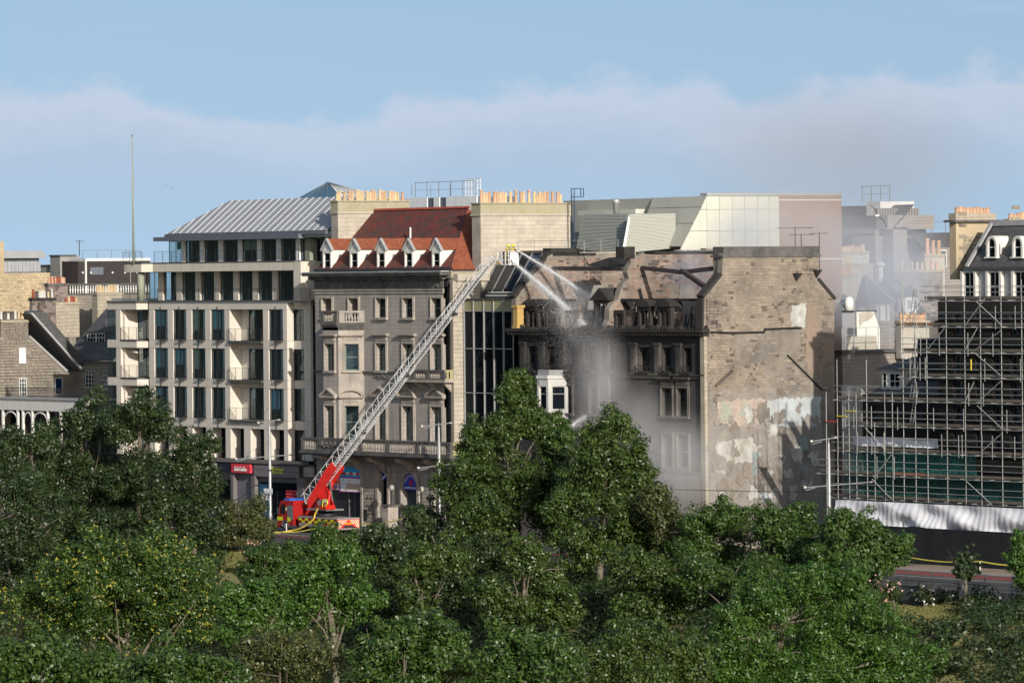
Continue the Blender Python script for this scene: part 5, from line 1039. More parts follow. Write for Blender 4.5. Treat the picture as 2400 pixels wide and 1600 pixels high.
stones(TGh, lambda p, q: inpoly(gpts)(p, q) and not any(w[0]-.2 < p < w[1]+.2 and w[2]-.2 < q < w[3]+.2 for w in wops), gpts[0][0], 11, 9, 20, 'stone_gable', o, w=(.4, .9), h=(.26, .36), joint=.02, proud=(.06, .075), limit=220)
for i, q in enumerate(wops): window(TGh, *q, -.1, o, 'frame_white', 'blind_white' if i == 0 else ('glass_dark' if i == 1 else 'glass_blue'), .08, bars_v=(.33, .67) if i < 2 else (), bars_h=(.25, .5, .75) if i < 2 else ())
MB().box(XG-1.2, XG+.12, gy(3, 750)[0]-.1, gy(66, 750)[0]+.1, gy(3, 750)[1]-.25, gy(3, 750)[1]).build('chimney_cap', 'stone_mossy_cap', o)
pots([(XG-.5, gy(8+k*8.3, 748)[0], gy(30, 748)[1]) for k in range(7)], o, ['pot_buff', 'pot_terracotta', 'pot_white', 'pot_dark'], .19, .85)
mb = skew(gy(67, 790), gy(156, 872), XG-.5, XG+.08, t=.25); mb.build('skew', 'lead', o)
rq = [gy(66, 752), gy(156, 870)]; MB().prism([(XG-.5, rq[0][0], rq[0][1]+1), (XG-.5, rq[1][0]+1.0, rq[1][1]+.3), (XG-9, rq[1][0]+1.0, rq[1][1]+.3), (XG-9, rq[0][0], rq[0][1]+1)], (0, 0, -.15)).build('roof', 'slate', g)
rq2 = [onX(70, 735, XG+1.5), onX(188, 868, XG+1.5)]; MB().prism([rq2[0]+Vector((0, .0, 0)), rq2[1], rq2[1]+Vector((0, 1.4, .3)), rq2[0]+Vector((0, 1.6, .3))], (-3.5, 0, 0)).build('roof', 'slate', g)
rs = skew((rq2[0].y, rq2[0].z), (rq2[1].y, rq2[1].z), XG+1.3, XG+1.8, t=.22).build('roof_edge', 'lead', g)
# iron balcony and white glazed canopy in front
g = thing('white_canopy', 'white wooden shopfront canopy with iron balcony at left edge', 'canopy', (-70, -3, 0)); TC = fr((0, -2.6, 0)); c0, c1 = px(TC, -60, 940)[0], px(TC, 205, 940)[0]; zt_ = px(TC, 80, 936)[1]; zb_ = px(TC, 80, 962)[1]
MB(TC).box(c0, c1, 0, .25, zb_, zt_).build('fascia', 'paint_white', g); MB(TC).box(c0, c1, -.15, 3.4, zt_, zt_+.15).build('roof', 'lead', g)
mb = MB(TC); k = 0; x = c0
while x < c1: mb.tube((x, 1.8, zt_+.15), (x, 1.8, zt_+1.15), .02, 4); x += .22
mb.tube((c0, 1.8, zt_+1.15), (c1, 1.8, zt_+1.15), .035, 5).tube((c0, 1.8, zt_+.3), (c1, 1.8, zt_+.3), .03, 5).tube((c0, 1.8, zt_+.85), (c1, 1.8, zt_+.85), .02, 5); mb.build('railing', 'iron', g)
for u in (5, 40, 52, 74, 110, 140): x = px(TC, u, 990)[0]; MB(TC).box(x-.12, x+.12, 0, .25, 0, zb_-.001).build('post', 'paint_white', g)
for u0, u1 in ((5, 40), (52, 74), (74, 110)):
    xa, xb = px(TC, u0, 975)[0]+.12, px(TC, u1, 975)[0]-.12; r_ = (xb-xa)/2; mb = MB(TC)
    P = [((xa+xb)/2+r_*math.cos(math.pi*i/10), zb_-1.2+1.0*math.sin(math.pi*i/10)) for i in range(11)]
    for p, q in zip(P, P[1:]): mb.tube((p[0], .12, p[1]), (q[0], .12, q[1]), .09, 5)
    mb.build('arch', 'paint_white', g)
MB(TC).box(c0, c1, 2.4, 2.6, 0, zb_).build('shop_glass', 'glass_black', g)
# ---------------------------------------------------------------- roofscape behind the mansion
g = thing('glass_pyramid', 'blue glass pyramid rooflight behind the metal roof', 'rooflight', onY(768, 466, 30)); ap = onY(768, 427, 33); mat('pane_sky', (.03, .11, .17), .12, spec=.8)
base = [onY(696, 466, 30), Vector((onY(768, 468, 30).x+2.8, 30, onY(768, 468, 30).z)), Vector((onY(768, 468, 30).x+2.8, 37, onY(768, 468, 30).z)), Vector((onY(696, 466, 30).x, 37, onY(768, 468, 30).z))]
for k in range(2):
    for i in range(6):
        p, q = base[k].lerp(base[k+1], i/6), base[k].lerp(base[k+1], (i+1)/6); MB().prism([p, q, ap], (0, .05, -.05)).build('pane', 'pane_sky' if k == 0 else 'frame_white', g); MB().tube(p, ap, .06, 4).build('glazing_bar', 'zinc_dark', g)
for i in range(4): MB().tube(base[i], base[(i+1) % 4], .09, 5).build('frame', 'panel_olive', g)
MB().box(base[0].x, base[1].x, 30.1, 37, base[0].z-6, base[0].z-.1).build('curb', 'zinc_dark', g)
g = thing('rooftop_plant', 'white panelled rooftop plant enclosure with safety rails behind the red roof', 'plant room', onY(1030, 495, 26)); mat('panel_white', (.78, .79, .80), .5, (.7, .71, .73), .6, .4, isl=.08)
x0, x1, a, b, z0, z1 = cbox(930, 1118, 1126, 459, 495, 26); n = 13
MB().box(x0, x1, a+.1, a+5, z0-8, z1-.05).build('core', 'zinc_dark', g)
for k in range(n):
    if k in (5, 7): continue
    w_ = (x1-x0)/n; MB().box(x0+k*w_+.03, x0+(k+1)*w_-.03, a, a+.1, z0-2, z1).build('panel', 'panel_white', g)
TA = fr((0, a+1, 0)); railing(TA, x0+2, x0+13, 0, z1, 1.6, g, 'rail_grey', 2, 2.4, .03); railing(fr((0, a+2, 0)), onY(1092, 460, a+2).x, onY(1126, 460, a+2).x, 0, z1-.1, 1.9, g, 'frame_white', 5, .5, .04)
for k in range(3): p = onY(965+k*45, 460, a+1); MB().tube(p, p+Vector((0, 0, 1.2)), .03, 4).build('mast', 'rail_grey', g)
# ---------------------------------------------------------------- distant houses seen through the smoke
random.seed(31); DG = 'distant houses in the smoke'
def dist(name, label, y, u): return thing(name, label, 'building', onY(u, 1200, y), DG)
mat('stone_far', (.30, .265, .24), .9, (.24, .215, .2), .5, .6, streak=.3, brick=(.8, .35, .012, .85), bump=.005); mat('harl', (.40, .37, .32), .9, (.34, .315, .28), .6, .5, streak=.25)
g = dist('tower_house', 'tall square stone block with crenellated chimney head furthest back in the smoke', 95, 2050)
x0, x1, a, b, z0, z1 = cbox(2000, 2052, 2164, 546, 700, 95); MB().box(x0, x1, a, b, 0, z1).build('wall', 'stone_far', g); MB().box(x0-.2, x1+.25, a-.2, b+.25, z1, z1+.4).build('string_course', 'stone_far', g); MB().box(x0+6, x1, a+.2, b, z1+.4, z1+2.0).build('parapet', 'stone_far', g)
for k in range(16): MB().box(x1-.6, x1+.05, a+.4+(b-a-.8)*k/16, a+.4+(b-a-.8)*(k+.55)/16, z1+2.0, z1+2.8).build('merlon', 'stone_far', g)
MB().box(x0-8, x0+6, a+1, b-4, 0, z1+.6).build('wing', 'stone_far', g); MB().prism([(x0-8, a+1, z1+.6), (x0+6, a+1, z1+.6), (x0+6, a+4, z1+3.2), (x0-8, a+4, z1+3.2)], (0, .2, 0)).build('roof', 'slate', g); MB().box(x1-4, x1-1.5, a+2, a+7, z1+2.0, z1+3.6).build('roof_room', 'frame_white', g); railing(fr((0, a+3, 0)), x1-6, x1-1, 0, z1+3.6, 1.8, g, 'rail_grey', 2, 1.6, .04)
g = dist('chimney_terrace', 'pale terrace end with three stepped rows of chimney pots beside the brick wall', 62, 1985)
chim(g, 1960, 1975, 2038, 588, 760, 66, 9, ['pot_terracotta', 'pot_buff'], 'harl', ph=.6); chim(g, 1950, 1968, 2048, 618, 780, 58, 13, ['pot_white', 'pot_buff'], 'harl', ph=.9); chim(g, 1962, 1972, 2006, 643, 800, 52, 5, ['pot_terracotta'], 'harl', ph=.95, pr=.2)
g = dist('white_flue', 'tall white round flue rising behind slate roofs', 50, 2062); p = onY(2064, 682, 50); MB().tube(p+Vector((0, 0, -3)), p+Vector((0, 0, 2.4)), .28, 12).build('shaft', 'frame_white', g, True); MB().lathe(p+Vector((0, 0, 2.4)), [(.3, 0), (.5, .1), (.5, .3), (.15, .55)], 12).build('cowl', 'frame_white', g, True)
g = dist('slate_hip_house', 'stone house with slate hipped roof and tall sash windows left of the scaffold', 40, 2050)
x0, x1, a, b, z0, z1 = cbox(2004, 2036, 2096, 710, 770, 40); MB().box(x0, x1, a, b, 0, z1).build('wall', 'stone_far', g); MB().prism([(x0, a, z1), (x1+.2, a, z1), (x1-3.7, a+2.6, z1+2.6), (x0-2, a+2.6, z1+2.6)], (0, .2, 0)).build('roof', 'slate', g); MB().prism([(x1+.2, a, z1), (x1+.2, b, z1), (x1-3.7, a+2.6, z1+2.6)], (-.2, 0, 0)).build('roof', 'slate', g); MB().tube((x1+.2, a, z1+.05), (x1-3.7, a+2.6, z1+2.7), .12, 5).build('hip_lead', 'lead', g); MB().tube((x1+.2, b, z1+.05), (x1-3.7, a+2.6, z1+2.7), .12, 5).build('hip_lead', 'lead', g)
TA = fr((x1, a, 0), (0, 1, 0))
for u0, u1 in ((2053, 2058), (2062, 2075), (2079, 2084)): window(TA, px(TA, u0, 733)[0], px(TA, u1, 733)[0], px(TA, u0, 752)[1], px(TA, u0, 715)[1], -.06, g, 'frame_white', 'blind_white', .1, bars_h=(.5,))
window(fr((0, a, 0)), px(fr((0, a, 0)), 2015, 722)[0], px(fr((0, a, 0)), 2030, 722)[0], z1-2, z1-.4, -.06, g, 'frame_white', 'blind_white', .1)
g = dist('skylight_house', 'slate roofed house with long skylight and small white dormer in the smoke', 46, 2110)
pr_ = [onY(u, v, y) for u, v, y in ((2068, 715, 46), (2165, 735, 46), (2103, 654, 50), (2060, 656, 50))]; MB().prism([pr_[0], pr_[1]+Vector((2, 0, -1)), pr_[1].lerp(pr_[2], 1)+Vector((0, 0, 0)), pr_[3]], (0, .3, -.3)).build('roof', 'slate', g); MB().tube(pr_[3], pr_[2], .12, 5).build('ridge', 'lead', g)
MB().prism([onY(2088, 667, 48.6), onY(2108, 667, 48.6), onY(2138, 700, 46.2), onY(2120, 700, 46.2)], (0, -.2, .1)).build('skylight', 'zinc', g)
x0, x1, a, b, z0, z1 = cbox(2104, 2122, 2148, 695, 730, 44); dd = MB().box(x0, x1, a, b, z0-6, z1).build('dormer', 'frame_white', g); TA = fr((x1, a, 0), (0, 1, 0))
for k in range(2): window(TA, .2+k*.75, .8+k*.75, z0+.2, z1-.3, -.06, dd, 'frame_white', 'glass_dark', .07)
window(fr((0, a, 0)), x0+.3, x1-.2, z0+.2, z1-.3, -.06, dd, 'frame_white', 'glass_dark', .07); MB().prism([(x0-.2, a-.2, z1), (x1+.2, a-.2, z1), (x1+.2, b, z1), (x0+.3, b, z1+1.2)], (0, 0, .12)).build('dormer_roof', 'slate', dd); MB().box(pr_[0].x-2, pr_[1].x+6, 46.3, 56, 0, pr_[1].z-.3).build('wall', 'stone_far', g)
g = dist('rubble_gable_house', 'rubble stone gable with a row of terracotta pots left of the big chimney', 58, 2160)
chim(g, 2090, 2098, 2210, 632, 800, 62, 9, ['pot_terracotta', 'pot_buff'], 'stone_far', ph=.8, st='rubble_mixed', lim=120); chim(g, 2160, 2168, 2215, 595, 760, 70, 3, ['pot_terracotta'], 'harl', ph=1.4, pr=.24)
g = dist('blue_roof_house', 'hazy slate roofed house with attic windows behind the big chimney', 100, 2200); x0, x1, a, b, z0, z1 = cbox(2150, 2180, 2260, 580, 700, 100); MB().box(x0, x1, a, b, 0, z1).build('wall', 'stone_far', g); MB().prism([(x1, a-1, z1), (x1, b, z1), (x1-2, b, z1+1.7), (x1-2, a-1, z1+1.7)], (-.2, 0, 0)).build('roof', 'slate', g); railing(fr((x1-2, a, 0), (0, 1, 0)), 0, 8, 0, z1+1.7, 1.2, g, 'rail_grey', 2, 2, .04)
for k in range(2): window(fr((x1, a, 0), (0, 1, 0)), 1+k*2.6, 2.4+k*2.6, z1-2.2, z1-.3, -.08, g, 'frame_white', 'glass_dark', .1)
g = dist('white_gable_house', 'small white harled gable with peeling paint and grey doorway in front of slate roofs', 26, 2010)
x0, x1, a, b, z0, z1 = cbox(1974, 2008, 2062, 731, 800, 26); mat('harl_white', (.58, .58, .55), .85, (.5, .49, .46), .9, .3, extra=dark_stones(0, (.3, .3, .3))); bw_ = px(fr((x1, a, 0), (0, 1, 0)), 2048, 731)[0]
MB().box(x0, x1-.3, a, b, 0, z1-1.6).build('wall', 'panel_white', g); MB().box(x0, x1-.4, a+.001, a+bw_, z1-1.6, z1).build('wall', 'panel_white', g); MB().prism([(x1-.3, a, 0), (x1-.3, a, z1), (x1-.3, a+bw_, z1), (x1-.3, b, z1-1.6), (x1-.3, b, 0)], (.3, 0, 0)).build('gable_wall', 'harl_white', g); MB().box(x0-.05, x1-.35, a-.05, b, z1, z1+.12).build('roof', 'slab_dark', g)
MB().box(x0+.9, x0+2.2, a-.04, a, z1-4, z1-1.4).build('door', 'zinc', g); ragged(fr((x1, a, 0), (0, 1, 0)), [(.3, z1-.1), (2.1, z1-.1), (1.6, z1-.7), (.8, z1-1), (.3, z1-1.6)], 'harl', g, 'peeling_patch', -.02, .12)
p = onY(1990, 728, 26.6); MB().tube(p, p+Vector((0, 0, .9)), .42, 12).build('vent_cowl', 'paint_white', g, True); MB().sphere(p+Vector((0, 0, .9)), .42, 14, 8).build('cowl_head', 'paint_white', g, True); MB().tube(p+Vector((-.2, -.2, .75)), p+Vector((-.5, -.42, .6)), .36, 12).build('cowl_mouth', 'zinc_dark', g)
g = dist('low_pot_wall', 'low chimney with stubby terracotta pots just left of the scaffold top', 22, 2140); chim(g, 2100, 2112, 2178, 752, 840, 22, 9, ['pot_terracotta'], 'harl', ph=.7, pr=.24)
g = dist('roof_shed', 'broken flat roof with low shed and handrails beside the gable', 18, 2040); x0, x1, a, b, z0, z1 = cbox(1950, 1975, 2120, 828, 900, 16); MB().box(x0, x1, a, b, 0, z1).build('wall', 'stone_far', g); MB().box(x0, x1+.3, a-.3, b, z1, z1+.3).build('roof', 'slab_dark', g); MB().tbox(x0+1, x1-.8, a+1, a+4.5, z1+.3, z1+1.5, .2, .3).build('shed', 'harl', g); railing(fr((x1, a, 0), (0, 1, 0)), .2, b-a, .3, z1+.3, 2.0, g, 'steel_pale', 3, 1.5, .03); railing(fr((0, a, 0)), x0, x1, .2, z1+.3, 2, g, 'steel_pale', 3, 1.2, .03)
# ---------------------------------------------------------------- black corner building on the right
random.seed(8)
HB = thing('black_corner_building', 'black stone building with slate mansard and white attic windows at right', 'building', (92, 3, 0)); YH = 3.; THb = fr((0, YH, 0)); hx = lambda u, v: px(THb, u, v)[0]; hz = lambda v, u=2300: px(THb, u, v)[1]
mat('stone_black', (.014, .013, .013), .95, (.026, .024, .022), .6, .6, .2, 6, streak=.3, scol=(.012, .012, .012), brick=(.9, .4, .02, .8), mortar=(.014, .014, .014), bump=.02)  # near-black colour over the whole stone front
hl, hr = hx(2200, 900), 122.; zat = hz(694)
wo = [(hx(u0, 850), hx(u1, 850), hz(v0), hz(v1)) for v0, v1 in ((785, 730), (876, 832), (935, 893), (993, 950), (1055, 1012)) for u0, u1 in ((2232, 2255), (2285, 2302), (2325, 2345), (2366, 2386))]
MB(THb).wall(hl, hr, 0, zat, wo, .45).build('wall', 'stone_black', HB)
for q in wo: window(THb, *q, .35, HB, 'zinc_dark', 'glass_dark', .08, bars_v=(.5,), bars_h=(.5,))
MB(THb).box(hl+.1, hr, .9, 14, 0, zat).build('core', 'room_dark', HB)
for v in (760, 822, 1003, 1058): MB(THb).box(hl-.1, hr, -.3, .02, hz(v), hz(v)+.3).build('string_course', 'stone_black', HB)
ax0 = px(fr((0, 3.6, 0)), 2256, 660)[0]; za1 = px(fr((0, 3.6, 0)), 2300, 629)[1]; TAt = fr((0, 3.6, 0))
MB(TAt).box(ax0, hr, .1, .5, zat-.3, za1).build('attic_wall', 'zinc', HB)
for u in (2256, 2315, 2375, 2437): a0 = px(TAt, u, 660)[0]; MB(TAt).box(a0, a0+.28, -.25, .1, zat-.3, za1-.2).build('window_post', 'paint_white', HB); window(TAt, a0+.28, a0+1.7, zat-.1, za1-.25, -.05, HB, 'paint_white', 'glass_black', .1, bars_v=(.5,), bars_h=(.42,)); MB(TAt).box(a0+1.7, a0+1.95, -.25, .1, zat-.3, za1-.2).build('window_post', 'paint_white', HB)
rb0 = px(fr((0, 3.4, 0)), 2268, 627); zr1 = rb0[1]+3.55
rf = MB().prism([(rb0[0], 3.4, rb0[1]), (hr, 3.4, rb0[1]), (hr, 6.2, zr1), (rb0[0], 6.2, zr1)], (0, .1, -.1)).build('mansard_roof', 'slate', HB); MB().box(rb0[0]-.2, hr, 3.2, 3.5, rb0[1]-.15, rb0[1]+.08).build('eaves', 'slab_dark', rf); MB().box(rb0[0]-.1, hr, 6.0, 6.6, zr1-.1, zr1+.35).build('ridge', 'lead', rf); MB().prism([(rb0[0]-.2, 3.35, rb0[1]), (rb0[0]+.15, 3.35, rb0[1]), (rb0[0]+.15, 6.15, zr1+.1), (rb0[0]-.2, 6.15, zr1+.1)], (0, -.15, .12)).build('roof_edge', 'lead', rf); MB().box(rb0[0], hr, 6.3, 13, zat, zr1-.2).build('core', 'slate', HB)
MB().prism([(rb0[0], 3.4, rb0[1]), (rb0[0], 6.2, zr1), (rb0[0], 13, zr1), (rb0[0], 13, rb0[1])], (.3, 0, 0)).build('gable_end', 'stone_black', HB)
for u in (2313, 2374, 2436):
    TD = fr((0, 3.9, 0)); a0 = px(TD, u, 590)[0]; w_ = px(TD, u+25, 590)[0]-a0; c0 = px(TD, u, 602)[1]; m_ = a0+w_/2; r_ = w_/2; zs_ = c0+1.0; P = [(m_+r_*math.cos(math.pi*i/10), zs_+r_*1.1*math.sin(math.pi*i/10)) for i in range(11)]; Pi = [(m_+(p[0]-m_)*.66, zs_+(p[1]-zs_)*.7) for p in P]
    d = MB(TD); 
    for p, q, s_, t_ in zip(P, P[1:], Pi, Pi[1:]): d.prism([(p[0], -.1, p[1]), (q[0], -.1, q[1]), (t_[0], -.1, t_[1]), (s_[0], -.1, s_[1])], (0, 3.0, 0) if False else (0, .35, 0)); d.quad((p[0], .2, p[1]), (q[0], .2, q[1]), (q[0], 2.6, q[1]), (p[0], 2.6, p[1]))
    d.box(m_-r_, m_-r_*.66, -.1, .3, c0, zs_).box(m_+r_*.66, m_+r_, -.1, .3, c0, zs_).box(m_-r_-.1, m_+r_+.1, -.25, .3, c0-.12, c0).quad((m_+r_, .2, c0), (m_+r_, 2.6, c0+1), (m_+r_, 2.6, zs_), (m_+r_, .2, zs_)); d = d.build('round_dormer', 'paint_white', HB)
    pane = MB(TD).prism([(p[0], .08, p[1]) for p in Pi]+[(Pi[-1][0], .08, c0), (Pi[0][0], .08, c0)], (0, .03, 0)).build('pane', 'glass_black', d); MB(TD).box(m_-r_*.66, m_+r_*.66, .03, .07, c0+.75, c0+.83).build('sash_bar', 'paint_white', d)
mat('stone_buff', (.45, .37, .25), .88, (.38, .31, .21), .7, .5, .08, 9, streak=.25); mat('rubble_buff', (.29, .255, .195), .93, (.22, .195, .15), .8, .6, .12, 9, isl=.4, bump=.02, extra=dark_stones(.15, (.13, .115, .1)))
mat('mortar_buff', (.47, .41, .30), .95)
def bigchim(ul, ucn, ur, vt, vb, y0, npot):
    x0, x1, a, b, z0, z1 = cbox(ul, ucn, ur, vt, vb, y0)
    o = MB().box(x0, x1, a, b, z0, z1-1.9).build('chimney_stack', 'mortar_buff', HB); MB().box(x0, x1+.01, a-.01, b, z1-1.9, z1-.75).build('neck', 'stone_buff', o); MB().box(x0-.35, x1+.35, a-.35, b+.35, z1-.75, z1-.55).build('cornice', 'stone_sooty_trim', o); MB().box(x0-.05, x1+.05, a-.05, b+.05, z1-.55, z1).build('blocking', 'stone_ashlar', o)
    MB().box(x0-.005, x1+.012, a-.012, a+.75, z0, z1-1.901).build('quoin_strip', 'stone_buff', o); stones(fr((x1, a, 0), (0, 1, 0)), lambda p, q: True, .72, b-a, z0, z1-1.92, 'rubble_buff', o, w=(.35, .85), h=(.2, .38), joint=.05, proud=(.02, .05), limit=160)
    for k in range(6): MB().box(x1-.01, x1+.06, a+.3, a+1.1, z0+.6+k*.95, z0+.9+k*.95).build('quoin', 'rubble_buff', o)
    pots([((x0+x1)/2, a+.3+(b-a-.6)*(i+.5)/npot, z1) for i in range(npot)], o, ['pot_terracotta'], .22, .5); return x0, x1, a, b, z0, z1
bigchim(2226, 2241, 2333, 500, 655, 4.4, 10); bigchim(2352, 2366, 2450, 513, 640, 8.5, 8)
# burnt lower wing between gable and corner building
LW = thing('fire_damaged_wing', 'dark fire damaged wing with white dormer behind the scaffolding', 'building', (78, 5, 0)); TLw = fr((0, 5, 0)); lx0, lx1 = px(TLw, 1985, 1000)[0], hl; zl = px(TLw, 2090, 925)[1]
MB(TLw).wall(lx0, lx1, 0, zl, [(px(TLw, u, 980)[0], px(TLw, u+22, 980)[0], px(TLw, u, 1000)[1], px(TLw, u, 950)[1]) for u in (2040, 2090, 2140)], .4).build('wall', 'stone_black', LW); MB(TLw).box(lx0, lx1, .6, 10, 0, zl-.1).build('core', 'room_dark', LW)
MB(TLw).prism([(lx0+3, 0, zl), (lx1+1, 0, zl), (lx1+1, 4, zl+3), (lx0+5, 4, zl+3)], (0, .2, 0)).build('roof', 'slate', LW)
MB(TLw).box(lx0-.5, lx0+2.2, -.15, .3, 0, zl+.6).build('side_pier', 'concrete', LW)
TD = fr((0, 5.6, 0)); a0, a1 = px(TD, 2064, 890)[0], px(TD, 2114, 890)[0]; c0, c1 = px(TD, 2080, 912)[1], px(TD, 2080, 868)[1]
dm = MB(TD).box(a0, a1, .1, 3, c0-.3, c1).build('dormer', 'paint_white', LW); window(TD, a0+.25, a0+.8, c0, c1-.2, 0, dm, 'paint_white', 'glass_black', .07, bars_h=(.5,)); window(TD, a0+1.2, a1-.25, c0, c1-.2, 0, dm, 'paint_white', 'glass_black', .09, bars_v=(.5,), bars_h=(.5,)); MB(TD).prism([(a0-.3, -.3, c1), (a1+.3, -.3, c1), (a1+.3, 3, c1+1.0), (a0+.8, 3, c1+1.0)], (0, .1, .15)).build('dormer_roof', 'slate', dm)
ch = []
for k in range(9): x = random.uniform(lx1-6, lx1+2); MB().sphere((x, 7+random.random()*2, random.uniform(18, 21.5)), random.uniform(.6, 1.3), 7, 5, (1.3, 1, .7)).build('charred_debris', 'char', LW)
MB(TLw).box(lx1-7, lx1+2, 1.5, 8, zl, 18.6).build('burnt_mass', 'char', LW)
# ---------------------------------------------------------------- scaffolding
SC = thing('scaffolding', 'galvanised tube scaffolding with plank lifts in front of the black building', 'scaffolding', (88, 1, 0)); mat('galv', (.44, .45, .44), .5, (.3, .31, .3), 1.5, .6, metal=.25, isl=.25); mat('plank', (.15, .13, .11), .9, (.09, .08, .07), 1.2, .6, isl=.3); mat('plank_rust', (.25, .12, .08), .9)
YS = 1.0; YI = 2.3; TSc = fr((0, YS, 0)); sx_ = lambda u, v=900: px(TSc, u, v)[0]; szv = lambda v, u=2300: px(TSc, u, v)[1]
lifts = [(700, 2166), (762, 2116), (823, 2114), (882, 2114), (940, 1962), (1001, 1990), (1063, 1958), (1120, 1922), (1177, 1950)]
stn = [(1936, 918, 1215), (1962, 842, 1215), (1989, 915, 1215), (2006, 917, 1215), (2031, 843, 1215), (2049, 990, 1215), (2073, 917, 1215), (2091, 917, 1215), (2117, 655, 1215), (2145, 740, 1215), (2173, 655, 1215), (2219, 660, 1215), (2262, 650, 1215), (2299, 655, 1215), (2348, 655, 1215), (2396, 655, 1215), (2440, 655, 1215)]
for u, vt_, vb_ in stn:
    x = sx_(u); MB().tube((x, YS, 0), (x, YS, szv(vt_, u)), .032, 6).build('standard', 'galv', SC)
for i in range(44): u = random.uniform(1965, 2400); v = random.choice((760, 823, 882, 940, 1001, 1063, 1120) if u > 2116 else (1001, 1063, 1120)); x = sx_(u, v); MB().tube((x, YS-.06, szv(v)-.4), (x, YS-.06, szv(v)+1.5), .028, 5).build('puncheon', 'galv', SC)
xend = 122.
for v, u0 in lifts:
    z = szv(v); xa = sx_(u0, v)
    for k, dz_ in enumerate((-.2, .55, 1.05)): MB().tube((xa-.4, YS-.05, z+dz_), (xend, YS-.05, z+dz_), .026, 5).build('ledger', 'galv', SC)
    MB().tube((xa-.3, YI, z-.2), (xend, YI, z-.2), .022, 5).build('ledger', 'galv', SC); MB().tube((xa-.3, YI, z+.9), (xend, YI, z+.9), .02, 5).build('ledger', 'galv', SC)
    x = xa
    while x < xend-1: l_ = random.choice((3.0, 3.6, 3.9)); e = min(x+l_, xend); MB().box(x, e-.04, YS+.02, YS+.06, z-.02, z+.2).build('toe_board', 'plank_rust' if random.random() < .03 else 'plank', SC); [MB().box(x, e-.04, YS+.1+.28*j, YS+.36+.28*j, z-.09, z-.05).build('plank', 'plank', SC) for j in range(3)]; x += l_
    x = xa
    while x < xend: MB().tube((x, YS-.3-random.random()*.2, z-.14), (x, YI+.2, z-.14), .024, 5).build('transom', 'galv', SC); x += 1.9
for (ua, va), (ub, vb_) in (((2290, 706), (2348, 760)), ((2348, 774), (2285, 822)), ((2288, 828), (2348, 880)), ((2348, 893), (2290, 945)), ((2292, 950), (2350, 1003)), ((2350, 1015), (2300, 1060)), ((2030, 1002), (2075, 1052)), ((2046, 1122), (2098, 1175)), ((2268, 1128), (2325, 1180)), ((2262, 765), (2310, 700)), ((2262, 823), (2292, 770)), ((2173, 823), (2215, 770)), ((2262, 945), (2285, 895)), ((2091, 1065), (2050, 1118)), ((2120, 760), (2165, 700))):
    MB().tube((sx_(ua, va), YS-.1, szv(va, ua)), (sx_(ub, vb_), YS-.1, szv(vb_, ub)), .036, 5).build('brace', 'galv', SC)
for z0_, z1_ in ((882, 823), (940, 882), (1001, 940), (763, 700)):
    x = sx_(2121); mb = MB(); za, zb_ = szv(z0_), szv(z1_)
    for s_ in (0, .4): mb.tube((x+s_, 1.5, za), (x+s_+.5, 1.7, zb_+.9), .03, 4)
    for k in range(10): t = k/10; mb.tube((x+.5*t, 1.5+.2*t, za+(zb_+.9-za)*t), (x+.4+.5*t, 1.5+.2*t, za+(zb_+.9-za)*t), .02, 4)
    mb.build('access_ladder', 'steel_pale', SC)
for u, v, m in ((1949, 987, 'ink_red'), (1995, 963, 'ink_yellow'), (1975, 975, 'ink_yellow')): MB().tube((sx_(u-12, v), YS-.1, szv(v, u)), (sx_(u+12, v), YS-.1, szv(v, u)), .05, 5).build('painted_tube', m, SC)
MB().tube((sx_(2278, 860), YS-.08, szv(868)), (sx_(2278, 860), YS-.08, szv(842)), .045, 5).build('painted_tube', 'ink_yellow', SC)
# debris netting
def net(name, col, dens):
    m = bpy.data.materials.new(name); MATS[name] = m; m.use_nodes = True; t = m.node_tree; n = t.nodes; l = t.links; b = n['Principled BSDF']; b.inputs['Base Color'].default_value = (*col, 1); b.inputs['Roughness'].default_value = .8; o = n['Material Output']; tr = n.new('ShaderNodeBsdfTransparent'); mx_ = n.new('ShaderNodeMixShader'); ge_ = n.new('ShaderNodeNewGeometry'); no = n.new('ShaderNodeTexNoise'); no.inputs['Scale'].default_value = .8; no.inputs['Detail'].default_value = 4; l.new(ge_.outputs['Position'], no.inputs[0])
    mr = n.new('ShaderNodeMapRange'); l.new(no.outputs[0], mr.inputs[0]); mr.inputs[1].default_value = .3; mr.inputs[2].default_value = .7; mr.inputs[3].default_value = dens*.7; mr.inputs[4].default_value = min(1, dens*1.3); l.new(mr.outputs[0], mx_.inputs[0]); l.new(tr.outputs[0], mx_.inputs[1]); l.new(b.outputs[0], mx_.inputs[2]); l.new(mx_.outputs[0], o.inputs[0])
net('net_green', (.03, .20, .17), .6); net('net_dark', (.012, .085, .07), .85)
